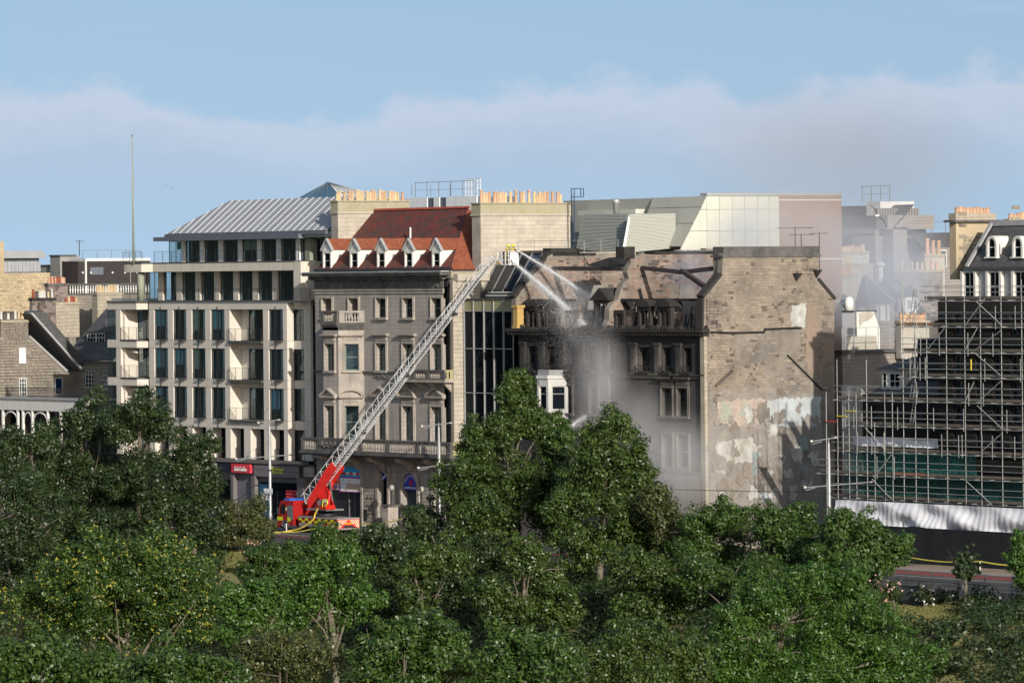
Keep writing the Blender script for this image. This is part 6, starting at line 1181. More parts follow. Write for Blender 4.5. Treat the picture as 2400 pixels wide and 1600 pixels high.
def cloth(T, x0, x1, z0, z1, amp, m, name, parent=None, nx=90, nz=12, seed=1, sag=0., ripple=3., th=.01):
    r_ = random.Random(seed); ph = [r_.random()*6 for _ in range(8)]; mb = MB(T)
    for j in range(nz+1):
        for i in range(nx+1):
            s, t = i/nx, j/nz; x = x0+(x1-x0)*s; zz0 = z0+sag*(math.sin(s*17+ph[0])*.5+math.sin(s*41+ph[1])*.3); z = zz0+(z1-zz0)*t
            y = amp*(math.sin(x*ripple+ph[2]+2*t)*.4+math.sin(x*ripple*4.1+ph[3]-5*t+2*math.sin(x*.9))*.22+math.sin(x*.8+z*2.6+ph[4]+1.5*math.sin(x*.37))*.9+math.sin(x*.5-z*3.6+ph[5]+2*math.sin(x*.23+1))*.9+abs(math.sin(x*.45+z*1.3+ph[6]))*1.1)*(1-t*.6)
            mb.v.append(tuple(T @ Vector((x, y, z))))
    for j in range(nz):
        for i in range(nx): k = j*(nx+1)+i; mb.f.append((k, k+1, k+nx+2, k+nx+1))
    return mb, name, m, parent
for x0, x1, v0, v1, m, sd_ in ((sx_(1958), sx_(2262), 1120, 1068, 'net_green', 3), (sx_(1950), xend, 1178, 1124, 'net_dark', 4)):
    mb, *_ = cloth(fr((0, YI-.2, 0)), x0, x1, szv(v0), szv(v1), .06, m, 'netting', nx=50, nz=5, seed=sd_); o = single(mb, 'debris_netting', m, 'green debris netting on the %s lift of the scaffold' % ('upper' if sd_ == 3 else 'lower'), 'netting')
mat('sheeting', (.82, .83, .86), .45, (.72, .74, .80), .5, .4, .03, 20); 
mb, *_ = cloth(fr((0, YS-.3, 0)), sx_(1962, 1200), xend, szv(1247), szv(1186), .14, 'sheeting', 'sheeting', nx=300, nz=20, seed=6, sag=.3, ripple=2.1)
o = single(mb, 'white_sheeting', 'sheeting', 'creased white plastic sheeting tied along the foot of the scaffold', 'sheeting', smooth=True)
mb, *_ = cloth(fr((0, YI-.1, 0)), sx_(1972, 1040), sx_(2172, 1040), szv(1056), szv(1033), .12, 'sheeting', 'sheeting', nx=80, nz=6, seed=9); single(mb, 'plastic_roll', 'sheeting', 'folded pale plastic sheet on a middle scaffold lift', 'sheeting', smooth=True)
HD = thing('hoarding', 'black painted plywood hoarding along the pavement below the white sheeting', 'hoarding', (95, .6, 0)); mat('ply_black', (.012, .013, .015), .55, (.02, .021, .024), .7, .5, .1, isl=.25)
x = sx_(1940, 1290)
while x < xend: MB().box(x+.01, x+1.21, .55, .62, 0, szv(1243, 2300)).build('hoarding_panel', 'ply_black', HD); x += 1.22
# ---------------------------------------------------------------- fire engine with aerial ladder
random.seed(3)
mat('fire_red', (.33, .012, .011), .35, (.27, .012, .01), 1, .3, .04, spec=.5); mat('fire_red_bright', (.52, .018, .012), .35, spec=.5); mat('maroon', (.20, .008, .012), .4); mat('hi_vis', (.55, .62, .02), .5); mat('grey_shutter', (.20, .21, .23), .45, metal=.3, brick=(9, .09, .012, 1), mortar=(.1, .1, .11)); mat('tyre', (.012, .012, .013), .85); mat('alloy', (.35, .36, .37), .4, metal=.6); mat('cab_glass', (.01, .012, .015), .08, spec=.6); mat('truck_deck', (.24, .22, .23), .6); mat('white_paint', (.72, .72, .71), .4); mat('ladder_alloy', (.70, .71, .72), .45, metal=.2); mat('chev_cream', (.72, .62, .42), .5)
YN = -6.9; TTk = fr((0, YN, 0)); xf, xr = px(TTk, 650, 1225)[0], px(TTk, 790.5, 1225)[0]; W_ = 2.5; GZ = -.12
FE = thing('fire_engine', 'red aerial ladder fire engine with yellow chequered side parked by the kerb', 'fire engine', ((xf+xr)/2, YN+W_/2, GZ)); xk = xf+2.9
cabp = [(xf+.05, .55), (xf, 1.3), (xf+.12, 1.75), (xf+.5, 2.75), (xf+.75, 2.98), (xk-.1, 3.0), (xk, 2.85), (xk, .55), (xf+2.05, .55), (xf+1.9, .95), (xf+1.6, 1.15), (xf+1.2, 1.15), (xf+.85, .95), (xf+.7, .55)]
cab = MB().prism([(x, YN, z+GZ) for x, z in cabp], (0, W_, 0)).build('cab', 'fire_red', FE)
MB().prism([(xf+.14, YN+.1, 1.78+GZ), (xf+.50, YN+.1, 2.7+GZ), (xf+.50, YN+W_-.1, 2.7+GZ), (xf+.14, YN+W_-.1, 1.78+GZ)], (-.03, 0, .0)).build('windscreen', 'cab_glass', cab)
MB().prism([(xf+.55, YN-.012, 1.75+GZ), (xf+.72, YN-.012, 2.62+GZ), (xf+1.45, YN-.012, 2.62+GZ), (xf+1.45, YN-.012, 1.65+GZ)], (0, .02, 0)).build('door_window', 'cab_glass', cab)
MB().box(xf+1.85, xk-.12, YN-.03, YN+.02, 1.15+GZ, 2.55+GZ).build('locker_shutter', 'grey_shutter', cab); MB().box(xf+.02, xf+.95, YN-.014, YN, 1.05+GZ, 1.42+GZ).build('hi_vis_panel', 'hi_vis', cab); MB().box(xf+1.85, xf+2.4, YN-.034, YN-.028, 1.0+GZ, 1.4+GZ).build('hi_vis_panel', 'hi_vis', cab); MB(fr((0, 0, 0))).lathe((0, 0, 0), [(.01, 0), (.01, .01)], 3) if False else None
e_ = MB(); e_.add([(xf+1.65+.17*math.cos(i*.524), YN-.014, 2.2+.17*math.sin(i*.524)+GZ) for i in range(12)], [tuple(range(12))]); e_.build('crest', 'chev_cream', cab)
MB().box(xf+.6, xf+1.6, YN+.4, YN+W_-.4, 2.98+GZ, 3.16+GZ).build('light_bar', 'ink_blue', cab); MB().box(xf-.12, xf+.3, YN+.05, YN+W_-.05, .35+GZ, .72+GZ).build('bumper', 'maroon', cab); MB().box(xf+.3, xf+.55, YN-.3, YN-.1, 1.7+GZ, 2.3+GZ).build('mirror', 'iron', cab)
def wheel(x, y):
    t = MB(Matrix.Translation((x, y, .5+GZ)) @ Matrix.Rotation(R(90), 4, 'X')).lathe((0, 0, -.16), [(.3, .0), (.47, .0), (.5, .05), (.5, .27), (.47, .32), (.3, .32)], 20).build('wheel', 'tyre', FE); MB(Matrix.Translation((x, y-.165, .5+GZ)) @ Matrix.Rotation(R(90), 4, 'X')).lathe((0, 0, -.02), [(.31, 0), (.31, .04), (.15, .09), (.1, .13)], 16).build('rim', 'alloy', t)
for x in (xf+1.4, xr-3.0, xr-1.7):
    for y in (YN+.2, YN+W_-.2): wheel(x, y)
MB().prism([(xf+1.4+.62*math.cos(q), YN-.03, .5+.62*math.sin(q)+GZ) for q in [math.pi*i/10 for i in range(11)]]+[(xf+1.4+.54*math.cos(q), YN-.03, .5+.54*math.sin(q)+GZ) for q in [math.pi*i/10 for i in range(10, -1, -1)]], (0, .5, 0)).build('mudguard', 'rail_grey', FE)
bd = MB().box(xk+.9, xr, YN, YN+W_, .62+GZ, 1.45+GZ).build('body', 'fire_red', FE); MB().box(xk, xk+.9, YN+.5, YN+W_-.3, .5+GZ, 1.5+GZ).build('chassis', 'iron', FE); MB().box(xk+.85, xr+.02, YN-.04, YN+W_+.04, 1.45+GZ, 1.58+GZ).build('deck', 'truck_deck', bd)
MB().box(xk+1.0, xr-2.6, YN-.02, YN, .62+GZ, .95+GZ).build('locker', 'truck_deck', bd); MB().box(xk+.9, xr-.1, YN+.2, YN+W_-.2, .45+GZ, .62+GZ).build('underframe', 'iron', FE)
n = 12; wq = (xr-.05-xk-.95)/n
for i in range(n):
    for j in range(2): MB().box(xk+.95+i*wq, xk+.95+(i+1)*wq, YN-.025, YN-.001, 1.0+j*.21+GZ, 1.2+j*.21+GZ).build('chequer', 'hi_vis' if (i+j) % 2 else 'maroon', bd)
# rear: chevrons, plate, lights
XRr = xr; MB().box(XRr, XRr+.03, YN+.02, YN+W_-.02, .62+GZ, 1.42+GZ).build('rear_panel', 'ink_red', bd)
for s in (-1, 1):
    for k in range(5):
        yc = YN+W_/2+s*(.12+k*.26); pts = [(yc, 1.40), (yc+s*.13, 1.40), (yc+s*.13+s*.42, .98), (yc+s*.42, .98)]; pts = [(min(max(y, YN+.04), YN+W_-.04), z) for y, z in pts]
        MB().prism([(XRr+.031, y, z+GZ) for y, z in pts], (.012, 0, 0)).build('chevron', 'chev_cream', bd)
    for k in range(3):
        yc = YN+W_/2+s*(.7+k*.2); pts = [(yc, .96), (yc+s*.12, .96), (yc+s*.12+s*.3, .66), (yc+s*.3, .66)]; pts = [(min(max(y, YN+.04), YN+W_-.04), z) for y, z in pts]
        MB().prism([(XRr+.031, y, z+GZ) for y, z in pts], (.012, 0, 0)).build('chevron', 'chev_cream', bd)
MB().box(XRr+.03, XRr+.06, YN+.85, YN+1.65, .98+GZ, 1.14+GZ).build('number_plate', 'ink_orange', bd); MB().prism([(XRr+.03, YN+.55, .64+GZ), (XRr+.03, YN+.8, .88+GZ), (XRr+.03, YN+1.7, .88+GZ), (XRr+.03, YN+1.95, .64+GZ)], (.03, 0, 0)).build('tow_recess', 'iron', bd); MB().box(XRr-.1, XRr+.25, YN-.1, YN+W_+.1, .48+GZ, .62+GZ).build('rear_bumper', 'truck_deck', bd)
# outriggers with striped pads
for x, s in ((xk+.45, -1), (xr-.7, -1), (xk+.45, 1), (xr-.7, 1)):
    y0 = YN if s < 0 else YN+W_; o = MB().box(x-.12, x+.12, min(y0, y0+s*1.1), max(y0, y0+s*1.1), .5+GZ, .68+GZ).build('outrigger', 'iron', FE); MB().tube((x, y0+s*1.1, .9+GZ), (x, y0+s*1.1, .12+GZ), .09, 8).build('jack', 'alloy', o); MB().box(x-.35, x+.35, y0+s*1.1-.3, y0+s*1.1+.3, GZ, .1+GZ).build('pad', 'iron', o)
    for k in range(6): MB().box(x-.45+k*.15, x-.3+k*.15, y0+s*1.42, y0+s*1.44, .02+GZ, .16+GZ).build('stripe', 'ink_red' if k % 2 else 'white_paint', o)
# turntable and red pylon
pc_ = onY(764, 1190, YN+W_/2); tx = pc_.x; ty = YN+W_/2
tt = MB().lathe((tx, ty, 1.58+GZ), [(1.0, 0), (1.0, .3), (.8, .34), (.8, .62)], 20).build('turntable', 'iron', FE, True); MB().box(tx-1.9, tx+1.6, ty-1.0, ty+1.0, 2.2+GZ, 2.34+GZ).build('platform', 'alloy', tt)
LB = onY(728, 1176, ty); LT = onY(1163, 609, .3); d_ = (LT-LB).normalized(); sd2 = d_.cross(UP).normalized(); nn = sd2.cross(d_).normalized(); LL = (LT-LB).length
def lp(t, s, h): return LB+d_*t+sd2*s+nn*h
py = MB()
for s in (-.62, .5):
    py.prism([lp(-.4, s, -.75), lp(5.1, s, -.35), lp(5.1, s, .5), lp(4.2, s, .55), lp(.2, s, .05)], tuple(sd2*.12))
    py.prism([Vector((tx-1.2, 0, 2.34+GZ))+Vector((0, ty+s, 0)), Vector((tx+1.0, ty+s, 2.34+GZ)), lp(3.0, s, -.5), lp(1.6, s, -.6)], tuple(sd2*.12))
py.build('pylon', 'fire_red_bright', tt); MB().tube((tx+.7, ty-.3, 2.4+GZ), lp(3.4, 0, -.5), .13, 8).build('lift_ram', 'fire_red_bright', tt); MB().tube((tx+.7, ty+.4, 2.4+GZ), lp(3.4, .3, -.5), .13, 8).build('lift_ram', 'iron', tt)
MB().box(tx+.7, tx+1.8, ty-1.15, ty-.2, 2.34+GZ, 2.75+GZ).build('control_seat', 'fire_red_bright', tt); MB().prism([(tx+.1, ty-1.1, 3.1+GZ), (tx+1.1, ty-1.1, 3.3+GZ), (tx+1.3, ty-1.1, 3.0+GZ), (tx+.6, ty-1.1, 2.5+GZ)], (0, .5, 0)).build('screen', 'truck_deck', tt); MB().path([(tx+1.2, ty-1.2, 2.6+GZ), (tx+1.4, ty-1.2, 3.3+GZ), (tx+2.1, ty-1.2, 3.25+GZ), (tx+2.1, ty-1.2, 2.95+GZ), (tx+1.7, ty-1.2, 2.6+GZ)], .05, 6).build('hoop', 'hi_vis', tt)
# four telescoped lattice sections
def section(t0, t1, w, h, base, name='ladder_section'):
    mb = MB(); n = max(4, int((t1-t0)/.95)); r = .032
    for s in (-w, w):
        mb.tube(lp(t0, s, base), lp(t1, s, base), .06, 5); mb.tube(lp(t0, s, base+.2), lp(t1, s, base+.2), .035, 5); mb.tube(lp(t0, s, base+h), lp(t1, s, base+h), r, 5)
        for i in range(n):
            a, b = t0+(t1-t0)*i/n, t0+(t1-t0)*(i+1)/n; m_ = (a+b)/2; mb.tube(lp(a, s, base+.1), lp(m_, s, base+h), r*.75, 4).tube(lp(m_, s, base+h), lp(b, s, base+.1), r*.75, 4)
    k = t0
    while k < t1: mb.tube(lp(k, -w, base+.1), lp(k, w, base+.1), .02, 4); k += .4
    return mb.build(name, 'ladder_alloy', FE)
L4 = LL/4; section(-.2, L4*1.35, .52, .95, .0); section(L4*1.1, L4*2.2, .45, .82, .10); section(L4*2.0, L4*3.2, .39, .70, .20); section(L4*3.0, LL, .33, .58, .30)
MB().tube(lp(2, .2, -.1), lp(LL-1, .2, .15), .05, 5).build('water_pipe', 'alloy', FE)
for k in (L4*1.15, L4*2.1, L4*3.1): MB().box(-.1, .1, -.1, .1, -.1, .1).build('pulley', 'iron', FE).matrix_basis = Matrix.Translation(lp(k, -.4, .3)) @ Matrix.Diagonal((2.2, 2.2, 2.2, 1))
# basket
bc_ = onY(1193, 621, .4); bx0, by0, bz0 = bc_.x, .4, bc_.z
bk = MB().box(bx0-1.0, bx0+.75, by0-.55, by0+.55, bz0, bz0+.1).build('basket', 'white_paint', FE); mb = MB()
for x in (bx0-1.0, bx0-.35, bx0+.2, bx0+.75):
    for y in (by0-.55, by0+.55): mb.tube((x, y, bz0), (x, y, bz0+1.28), .04, 5)
for z in (.45, .85, 1.28): mb.path([(bx0-1.0, by0-.55, bz0+z), (bx0+.75, by0-.55, bz0+z), (bx0+.75, by0+.55, bz0+z), (bx0-1.0, by0+.55, bz0+z), (bx0-1.0, by0-.55, bz0+z)], .035, 5)
mb.tube((bx0-1.0, by0-.55, bz0+.2), (bx0-.35, by0-.55, bz0+1.1), .04, 5); mb.build('guard_rail', 'white_paint', bk)
MB().box(bx0-.98, bx0-.2, by0-.58, by0-.56, bz0+.05, bz0+.62).build('side_panel', 'white_paint', bk); MB().box(bx0+.76, bx0+.79, by0-.4, by0+.45, bz0+.05, bz0+1.2).build('side_panel', 'white_paint', bk)
for k, m in enumerate(('ink_yellow', 'ink_red', 'chev_cream')): MB().prism([(bx0-.98+k*.22, by0-.6, bz0+.06), (bx0-.80+k*.22, by0-.6, bz0+.06), (bx0-.98+k*.12, by0-.6, bz0+.42-k*.04), (bx0-1.0+k*.06, by0-.6, bz0+.42-k*.04)], (0, .02, 0)).build('stripe', m, bk)
NZ1 = Vector((bx0+.95, by0-.3, bz0+.35)); NZ2 = Vector((bx0+1.0, by0+.25, bz0+1.35))
MB().tube((bx0+.6, by0-.2, bz0+.5), NZ1, .11, 8, .06).box(bx0+.5, bx0+.75, by0-.35, by0, bz0+.3, bz0+.7).build('water_monitor', 'iron', bk); MB().tube((bx0+.4, by0+.25, bz0+1.45), NZ2, .06, 8, .035).build('hand_nozzle', 'iron', bk)
# ---------------------------------------------------------------- people
mat('tunic_gold', (.42, .34, .12), .9, (.34, .27, .10), 4, .5); mat('skin', (.5, .31, .22), .7); mat('helmet_yellow', (.75, .72, .03), .35, spec=.6); mat('cloth_dark', (.03, .03, .035), .9)
def person(label, at, rz, arms, name='person', tun='tunic_gold', lean=.12):
    """standing figure: skinned skeleton, one continuous body"""
    J = dict(pel=(0, 0, .95), wai=(0, lean*.4, 1.12), che=(0, lean, 1.36), nec=(0, lean*1.25, 1.5), hea=(0, lean*1.45, 1.60), top=(0, lean*1.5, 1.72), hl=(-.11, 0, .9), kl=(-.12, .03, .5), al=(-.12, -.01, .08), fl=(-.12, .15, .04), hr=(.11, 0, .9), kr=(.12, .05, .5), ar=(.13, .0, .08), fr_=(.14, .16, .04), sl=(-.2, lean, 1.42), el=arms[0], wl=arms[1], gl=arms[2], sr=(.2, lean, 1.42), er=arms[3], wr=arms[4], gr=arms[5])
    rad = dict(pel=.16, wai=.15, che=.175, nec=.065, hea=.095, top=.085, hl=.11, kl=.08, al=.055, fl=.045, hr=.11, kr=.08, ar=.055, fr_=.045, sl=.085, el=.06, wl=.045, gl=.04, sr=.085, er=.06, wr=.045, gr=.04)
    E_ = [('pel', 'wai'), ('wai', 'che'), ('che', 'nec'), ('nec', 'hea'), ('hea', 'top'), ('pel', 'hl'), ('hl', 'kl'), ('kl', 'al'), ('al', 'fl'), ('pel', 'hr'), ('hr', 'kr'), ('kr', 'ar'), ('ar', 'fr_'), ('che', 'sl'), ('sl', 'el'), ('el', 'wl'), ('wl', 'gl'), ('che', 'sr'), ('sr', 'er'), ('er', 'wr'), ('wr', 'gr')]
    ks = list(J); me = bpy.data.meshes.new('body'); me.from_pydata([J[k] for k in ks], [(ks.index(a), ks.index(b)) for a, b in E_], []); o = bpy.data.objects.new('body', me); COL.objects.link(o)
    sk = o.modifiers.new('skin', 'SKIN'); o.modifiers.new('sub', 'SUBSURF').levels = 2
    for i, k in enumerate(ks): me.skin_vertices[0].data[i].radius = (rad[k], rad[k]); me.skin_vertices[0].data[i].use_root = k == 'pel'
    dg = bpy.context.evaluated_depsgraph_get(); dg.update(); bm_ = bpy.data.meshes.new_from_object(o.evaluated_get(dg)); bpy.data.objects.remove(o)
    bm_.materials.clear()
    for m in (tun, 'skin', 'cloth_dark'): bm_.materials.append(MATS[m])
    for p in bm_.polygons: c = p.center; p.material_index = 1 if c.z > 1.52 else (2 if c.z < .12 else 0); p.use_smooth = True
    M = Matrix.Translation(at) @ Matrix.Rotation(rz, 4, 'Z'); bm_.transform(M)
    P = thing(name, label, 'person', at); link('body', bm_, P); hy = lean*1.5
    MB(M).sphere((0, hy, 1.70), .155, 14, 8, (1, 1.15, .85)).lathe((0, hy, 1.655), [(.15, 0), (.21, -.015), (.21, .0), (.15, .03)], 16).build('helmet', 'helmet_yellow', P, True); MB(M).box(-.09, .09, hy+.10, hy+.17, 1.58, 1.68).build('visor', 'cab_glass', P)
    MB(M).tube((0, lean-.22, 1.05), (0, lean-.22, 1.45), .085, 10).build('air_cylinder', 'hi_vis', P); MB(M).box(-.17, .17, lean-.17, lean-.13, 1.05, 1.46).build('back_plate', 'cloth_dark', P)
    for sg, g_ in ((-1, arms[2]), (1, arms[5])):
        h = MB(M)
        for f in range(4): h.tube((g_[0]-.03+f*.02, g_[1], g_[2]), (g_[0]-.03+f*.02, g_[1]+.06, g_[2]-.03), .011, 5).tube((g_[0]-.03+f*.02, g_[1]+.06, g_[2]-.03), (g_[0]-.03+f*.02, g_[1]+.04, g_[2]-.07), .010, 5)
        h.tube((g_[0]-sg*.03, g_[1]-.02, g_[2]), (g_[0]-sg*.05, g_[1]+.04, g_[2]-.04), .012, 5); h.build('glove', 'cloth_dark', P)
    return P
hold = [(-.3, .12, 1.2), (-.16, .34, 1.12), (-.1, .42, 1.12), (.3, .1, 1.2), (.18, .32, 1.12), (.12, .42, 1.12)]
person('firefighter in yellow helmet nearest the water nozzle in the ladder basket', (bx0+.32, by0+.18, bz0+.1), R(-90), hold); person('second firefighter in yellow helmet standing at the left of the ladder basket', (bx0-.3, by0-.1, bz0+.1), R(-75), hold, lean=.2)
# ---------------------------------------------------------------- hose, barrier tape, poles, street furniture
mat('hose_yellow', (.62, .45, .06), .7); mat('tape_yellow', (.68, .62, .10), .6)
hp = [onY(u, v, y) for u, v, y in ((745, 1191, YN-.1), (739, 1203, YN-.15), (736, 1214, YN-.25), (728, 1224, YN-.35), (714, 1233, YN-.5), (700, 1239, YN-.7), (684, 1243, YN-.9))]+[onZ(660, 1247, -.05), onZ(640, 1248, -.05)]
pts = []
for a, b in zip(hp, hp[1:]): pts += [a.lerp(b, t/4) for t in range(4)]
single(MB().path(pts+[hp[-1]], .075, 7), 'fire_hose', 'hose_yellow', 'yellow fire hose curving from the fire engine cab to the road', 'hose')
def tape(pa, pb, label, h=.1):
    mb = MB(); n = 14; P = [pa.lerp(pb, i/n)+Vector((0, 0, -.25*math.sin(math.pi*i/n))) for i in range(n+1)]
    for a, b in zip(P, P[1:]): mb.prism([a, b, b+Vector((0, 0, h)), a+Vector((0, 0, h))], (.004, .006, 0))
    single(mb, 'barrier_tape', 'tape_yellow', label, 'tape', 'barrier tapes across the closed street')
def post(p, top, label, m='frame_white', r=.05):
    g = thing('tape_post', label, 'post', (p.x, p.y, 0), 'posts carrying barrier tape'); MB().tube((p.x, p.y, -.12), (p.x, p.y, top), r, 8).build('shaft', m, g); MB().lathe((p.x, p.y, -.12), [(.22, 0), (.22, .06), (.08, .12)], 10).build('foot', 'iron', g)
tape(onY(640, 1247, -9.5), onY(760, 1233, -9), 'yellow barrier tape stretched across in front of the fire engine'); pq_ = onY(963, 1210, -5); tape(onY(845, 1229, -4), pq_, 'yellow barrier tape between fire engine tail and the iron post'); post(pq_, pq_.z, 'dark iron post holding tape beside the shop door', 'iron')
pR1, pR2, pR3 = onY(2112, 1303, -2.5), onY(2297, 1316, -3.2), onY(2440, 1320, -3); tape(pR1, pR2, 'yellow barrier tape along the hoarding between two posts'); tape(pR2, pR3, 'yellow barrier tape running out of view at right edge'); post(pR1, pR1.z, 'white tape post at left of the black hoarding'); post(pR2, pR2.z, 'white tape post in front of the black hoarding')
mat('pole_grey', (.36, .37, .38), .4, metal=.5)
def tram_pole(u, vtop, vbase, y, label, arms, sign=False):
    b = onY(u, vbase, y); top_ = onY(u, vtop, y).z; g = thing('tram_pole', label, 'pole', (b.x, y, 0), 'overhead line poles along the street'); H = top_
    MB().lathe((b.x, y, -.1), [(.2, 0), (.2, 1.2), (.16, 1.3), (.15, H*.8), (.09, H*.93), (.01, H)], 12).build('shaft', 'pole_grey', g, True)
    for va, ua, ub, dy in arms:
        z = onY(u, va, y).z; pa, pb = Vector((b.x, y-(u-ua)/20., z)), Vector((b.x, y+(ub-u)/20., z+.25)); o = MB().tube(pa, pb, .05, 6).tube(pa+Vector((0, .05, -.22)), pa+Vector((0, 1.1, -.05)), .035, 5).build('bracket', 'pole_grey', g); MB().tube((b.x, y, z+1.6), pa, .012, 4).build('stay', 'iron', o); MB().box(pa.x-.05, pa.x+.05, pa.y-.1, pa.y+.1, pa.z-.06, pa.z+.14).build('insulator', 'pot_white', o)
        if dy: MB().sphere(pb, .14, 8, 5, (1, 1.4, .6)).build('lamp', 'pot_white', o)
    if sign: MB().box(b.x-.75, b.x+.75, y-.26, y-.22, onY(u, 1156, y).z, onY(u, 1144, y).z).build('notice', 'sign_white', g); MB().tube((b.x, y-.02, onY(u, 1103, y).z), (b.x, y-.02, onY(u, 1100, y).z), .2, 10).build('band', 'iron', g)
    return b, H
pl = [tram_pole(634, 985, 1233, -3.6, 'grey tram pole with white notice left of the fire engine', [(1073, 556, 684, 1), (990, 608, 656, 1)], True), tram_pole(1031, 985, 1262, -3.4, 'grey tram pole in front of the mansion right window', [(998, 993, 1058, 1), (1095, 984, 1058, 0)]), tram_pole(1945, 1022, 1310, -3.4, 'grey tram pole at the left end of the scaffolding', [(1033, 1908, 1960, 1), (1140, 1893, 2036, 1)])]
for k, (du, lab) in enumerate(((-1.9, 'thin overhead tram wire nearest the shops'), (-3.0, 'thin overhead tram wire further from the shops'))):
    mb = MB(); P = [Vector((b.x, b.y+du, h-4.6)) for b, h in pl]; P = [P[0]+Vector((-80, 0, 0))]+P+[P[-1]+Vector((60, 0, 0))]; Q = []
    for a, b in zip(P, P[1:]): Q += [a.lerp(b, t/8)+Vector((0, 0, -.5*math.sin(math.pi*t/8))) for t in range(8)]
    single(mb.path(Q+[P[-1]], .018, 4), 'overhead_wire', 'iron', lab, 'wire', 'tram wires over the street')
# railings along the gardens
RLg = thing('garden_railings', 'black iron railings between the pavement and the gardens', 'railings', (70, -28.6, 0)); mb = MB(); n = 26
for i in range(n): x = .06+i*.115; mb.tube((x, 0, .25), (x, 0, 1.45), .016, 4).tube((x, 0, 1.45), (x, 0, 1.58), .024, 4, .003)
mb.box(0, 3, -.02, .02, 1.28, 1.33).box(0, 3, -.02, .02, .3, .35); rme = mb.mesh('railing_panel', 'iron'); pme = MB().lathe((0, 0, 0), [(.045, .0), (.045, 1.6), (.07, 1.62), (.05, 1.75), (.0, 1.85)], 6).mesh('railing_post', 'iron')
mat('plinth', (.22, .2, .18), .9, (.16, .15, .13), 1, .5); MB().box(-70, 152, -28.75, -28.45, -.2, .24).build('plinth', 'plinth', RLg)
for k in range(74): M = Matrix.Translation((-70+k*3, -28.6, .0)); link('railing_panel', rme, RLg, M); link('railing_post', pme, RLg, M @ Matrix.Translation((0, 0, .24)))
mat('cabinet_green', (.06, .07, .06), .6, (.07, .08, .07), 1, .5, streak=.3)
c_ = onY(2112, 1402, -31.5); g = thing('utility_cabinet', 'grey green street utility cabinet behind the railings', 'cabinet', (c_.x+1.2, -31, ground_z(0, -31))); zc_ = ground_z(0, -31); MB().box(c_.x, c_.x+1.9, -31.5, -30.6, zc_, zc_+1.4).build('body', 'cabinet_green', g); MB().box(c_.x-.06, c_.x+1.96, -31.58, -30.52, zc_+1.4, zc_+1.47).build('lid', 'cabinet_green', g); MB().box(c_.x+.93, c_.x+.96, -31.52, -31.5, zc_+.1, zc_+1.35).build('door_gap', 'iron', g); MB().box(c_.x+1.2, c_.x+1.4, -31.52, -31.5, zc_+1.05, zc_+1.2).build('label_plate', 'sign_white', g)
# flagpole, aerials, gulls
p = onY(313, 608, -.2); q = onY(309, 320, -.2); g = thing('flagpole', 'tall bare flagpole on the corner terrace of the office block', 'flagpole', (p.x, p.y, p.z-.4)); MB().tube((p.x, p.y, p.z-.5), (p.x, p.y, q.z), .13, 10, .05).build('pole', 'column_green', g, True); MB().sphere((p.x, p.y, q.z+.1), .11, 10, 6).build('finial', 'rail_grey', g, True)
for i, (u, v0, v1, nb, l_) in enumerate(((1864, 600, 532, 9, 2.2), (1878, 600, 548, 7, 1.5), (1921, 640, 545, 4, 1.0))):
    p, q = onX(u, v0, BX2-.3), onX(u, v1, BX2-.3); g = thing('tv_aerial', ('tallest television aerial on the gable chimney', 'shorter television aerial beside the tallest one on the gable', 'television aerial with several short arms at the right end of the gable')[i], 'aerial', p, 'aerials on the gable chimney'); MB().tube((q.x, p.y, p.z), (q.x, p.y, q.z), .035, 5).build('mast', 'iron', g); mb = MB().tube((q.x, p.y-l_*.9, q.z-.1), (q.x, p.y+l_*.9, q.z-.05), .025, 4)
    for k in range(nb): y = p.y-l_*.85+1.7*l_*k/(nb-1); mb.tube((q.x-.25, y, q.z-.08), (q.x+.25, y, q.z-.08), .015, 4)
    mb.build('array', 'iron', g)
mat('gull_white', (.75, .75, .74), .7); mat('gull_dark', (.06, .06, .065), .7)
def gull(u, v, zf, label, s, roll):
    c = atD(u, v, zf); g = thing('gull', label, 'bird', c, 'gulls in flight'); M = Matrix.Translation(c) @ Matrix.Rotation(R(35), 4, 'Z') @ Matrix.Rotation(roll, 4, 'Y') @ Matrix.Scale(s, 4)
    MB(M).lathe((0, 0, 0), [(.0, 0), (.01, .01)], 3) if False else None
    MB(M @ Matrix.Rotation(R(90), 4, 'X')).lathe((0, 0, -.28), [(.005, -.06), (.035, 0), (.05, .05), (.045, .1), (.085, .2), (.095, .3), (.07, .42), (.03, .55), (.06, .66), (.005, .68)], 10).build('body', 'gull_white', g, True)
    for sgn in (-1, 1):
        w = MB(M).add([(sgn*.05, -.1, .03), (sgn*.05, .12, .03), (sgn*.38, .06, .12), (sgn*.38, -.16, .12), (sgn*.85, .10, .02), (sgn*.80, -.02, .02), (sgn*.05, .0, .06), (sgn*.38, -.04, .15)], [(0, 3, 7, 6), (6, 7, 2, 1), (3, 5, 7), (5, 4, 2, 7), (0, 1, 2, 3), (3, 2, 4, 5)]); w.build('wing', 'gull_dark', g)
gull(2057, 506, 360, 'large gull with wings spread in front of the hazy rooftops', 1.25, R(52)); gull(395, 439, 520, 'tiny far gull in the sky above the office block', .7, R(15))
